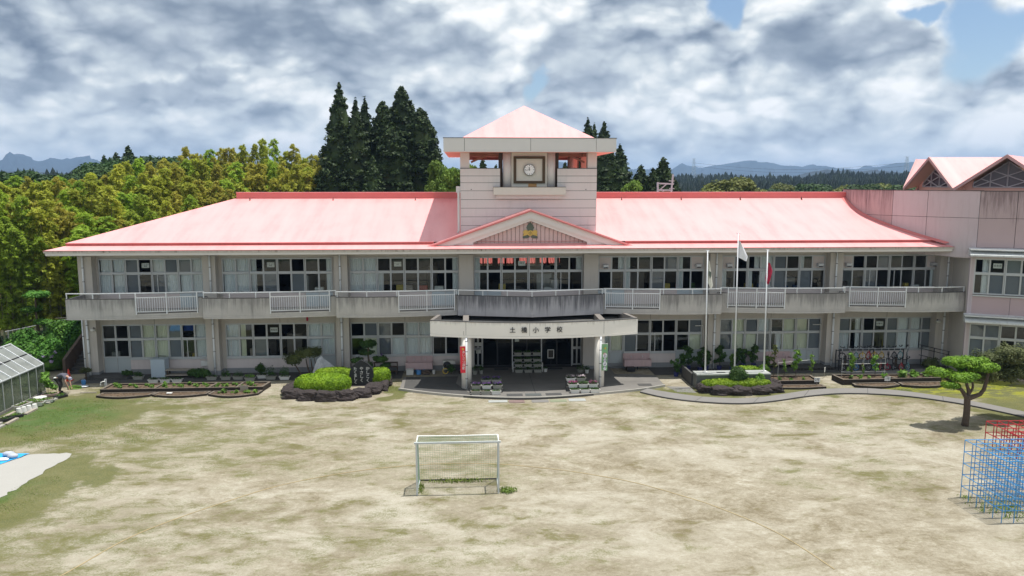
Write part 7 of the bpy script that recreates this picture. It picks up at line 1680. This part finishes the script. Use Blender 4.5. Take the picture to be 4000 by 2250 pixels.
# grass blades on the greener parts of the yard (uncountable)
def grassfield(name, ells, n, size, seed, label):
    g = np.random.default_rng(seed); E = np.array(ells, float); ar = E[:,2]*E[:,3]; k = g.choice(len(E), n, p=ar/ar.sum()); r = np.sqrt(g.random(n)); a = g.random(n)*6.283
    x = E[k,0]+E[k,2]*r*np.cos(a); y = E[k,1]+E[k,3]*r*np.sin(a); keep = np.sin(x*2.1+1.3*np.sin(y*1.7))*np.sin(y*2.7+x*.8)+g.normal(size=n)*.5 > -.1
    x,y = x[keep],y[keep]; m = len(x); th = g.random(m)*6.283; s = size*(.4+g.random(m)); w_ = s*.16; lean = g.normal(size=(m,2))*s[:,None]*.5
    b0 = np.stack([x-np.cos(th)*w_,y-np.sin(th)*w_,np.full(m,.0)],1); b1 = np.stack([x+np.cos(th)*w_,y+np.sin(th)*w_,np.full(m,.0)],1); tp2 = np.stack([x+lean[:,0],y+lean[:,1],s],1)
    v = np.stack([b0,b1,tp2],1).reshape(-1,3); me = bpy.data.meshes.new(name); me.vertices.add(len(v)); me.vertices.foreach_set('co',v.ravel()); me.loops.add(len(v)); me.loops.foreach_set('vertex_index',np.arange(len(v),dtype=np.int32)); me.polygons.add(m); me.polygons.foreach_set('loop_start',np.arange(0,len(v),3,dtype=np.int32)); me.polygons.foreach_set('loop_total',np.full(m,3,dtype=np.int32)); me.update(); me.materials.append(grass_l)
    return tag(link(name, me, kind='stuff'), label, 'grass')
grassfield('grass',[(-25.5,-8,3.2,3.0),(-27,-12,3,2.5),(-21.0,-18.6,.9,2.0),(-22,-11.5,3.5,2.0)],26000,.045,1,'short ragged grass between the greenhouse and the pale slab')
grassfield('grass',[(24.5,-5.0,3.8,1.5),(20.5,-5.9,3,.35),(11.5,-6.9,3.0,.35),(8.4,-5.0,.9,.8),(16.2,-5.7,1.2,.3)],14000,.04,2,'short yellow green lawn inside the winding path at the right')
grassfield('grass',[(-19.5,-5.6,5.5,.35),(-8.1,-3.6,.9,1.6),(-14.7,-4.0,.7,1.5)],10000,.04,3,'thin grass fringe before the beds and the entrance terrace')

# ================================================================== BEHIND THE ROOFS
def pylon(px, py_top, py_base, D, label):
    a = at(px, py_top, D); b_ = at(px, py_base, D); H = a[2]-b_[2]; t_ = thing('power_pylon', label, 'pylon', (b_[0],b_[1],b_[2]-25)); H += 25
    mb = MB(); hw0 = H*.085; hw1 = H*.018
    for sx in (-1,1):
        for sy in (-1,1): mb.bar((sx*hw0,sy*hw0,0),(sx*hw1,sy*hw1,H*.97),.22)
    for k in range(10):
        f = k/10; g_ = (k+1)/10; w0 = hw0+(hw1-hw0)*f; w1 = hw0+(hw1-hw0)*g_
        for sy in (-1,1): mb.bar((-w0,sy*w0,H*f*.97),(w1,sy*w1,H*g_*.97),.14); mb.bar((w0,sy*w0,H*f*.97),(-w1,sy*w1,H*g_*.97),.14)
    mb.make('lattice', steel, t_)
    for k,z in enumerate((.97,.86,.75)): MB().bar((-H*.075,0,H*z),(H*.075,0,H*z),.22,.22).make('cross_arm', steel, t_)
    return t_
pylon(2709,616,690,1150,'steel power pylon against the blue mountains right of the clock tower'); pylon(3540,608,672,1050,'steel power pylon behind the pink folded roof at the right'); pylon(2906,680,700,1300,'tiny far pylon between the two larger ones')
wr = thing('power_lines','thin power lines sagging across the far woods behind the right roof','cables')
for k,(ya,yb) in enumerate(((636,655),(648,668),(690,712))):
    A_ = at(2709,ya,1150); Bq = at(3540,yb-20,1050); MB().tube([tuple(A_[j]+(Bq[j]-A_[j])*i/12-(0 if j < 2 else 9*math.sin(math.pi*i/12)) for j in range(3)) for i in range(13)], .10, 4).make('cable', dark_metal, wr)
q = at(2640,745,74); uf = thing('cable_frame','grey steel cable frame with insulator pole behind the right roof ridge','utility frame',(q[0],q[1],0)); u_ = lambda px,py: tuple(Vector(at(px,py,74))-Vector((q[0],q[1],0)))
for a,b_,w_,nm in (((2569,745),(2569,712),.16,'upright'),((2568,716),(2632,719),.14,'arm'),((2572,742),(2628,743),.12,'arm'),((2575,744),(2606,717),.10,'brace'),((2622,748),(2629,681),.14,'pole'),((2612,706),(2634,707),.08,'insulator_arm'),((2614,736),(2634,737),.08,'insulator_arm'),((2588,748),(2598,742),.08,'brace')): MB().bar(u_(*a),u_(*b_),w_).make(nm, steel, uf)
MB().bar(u_(2569,745),tuple(Vector(u_(2569,745))*1.0-Vector((0,0,u_(2569,745)[2]))),.16).make('upright', steel, uf); MB().bar(u_(2622,748),tuple(Vector(u_(2622,748))-Vector((0,0,u_(2622,748)[2]))),.14).make('pole', steel, uf)

# ================================================================== HAZE
hzm = bpy.data.materials.new('haze'); hzm.use_nodes = True; t = NT(hzm.node_tree); t.n.clear(); pv = t.node('ShaderNodeVolumePrincipled'); pv.inputs['Density'].default_value = HAZE; pv.inputs['Color'].default_value = (.42,.64,1.0,1); pv.inputs['Anisotropy'].default_value = .2
o = t.node('ShaderNodeOutputMaterial'); t.l.new(pv.outputs[0], o.inputs[1])
if HAZE > 0:
    MB().box(-6500,-300,-26,6500,6500,165).make('haze', hzm, kind='stuff')
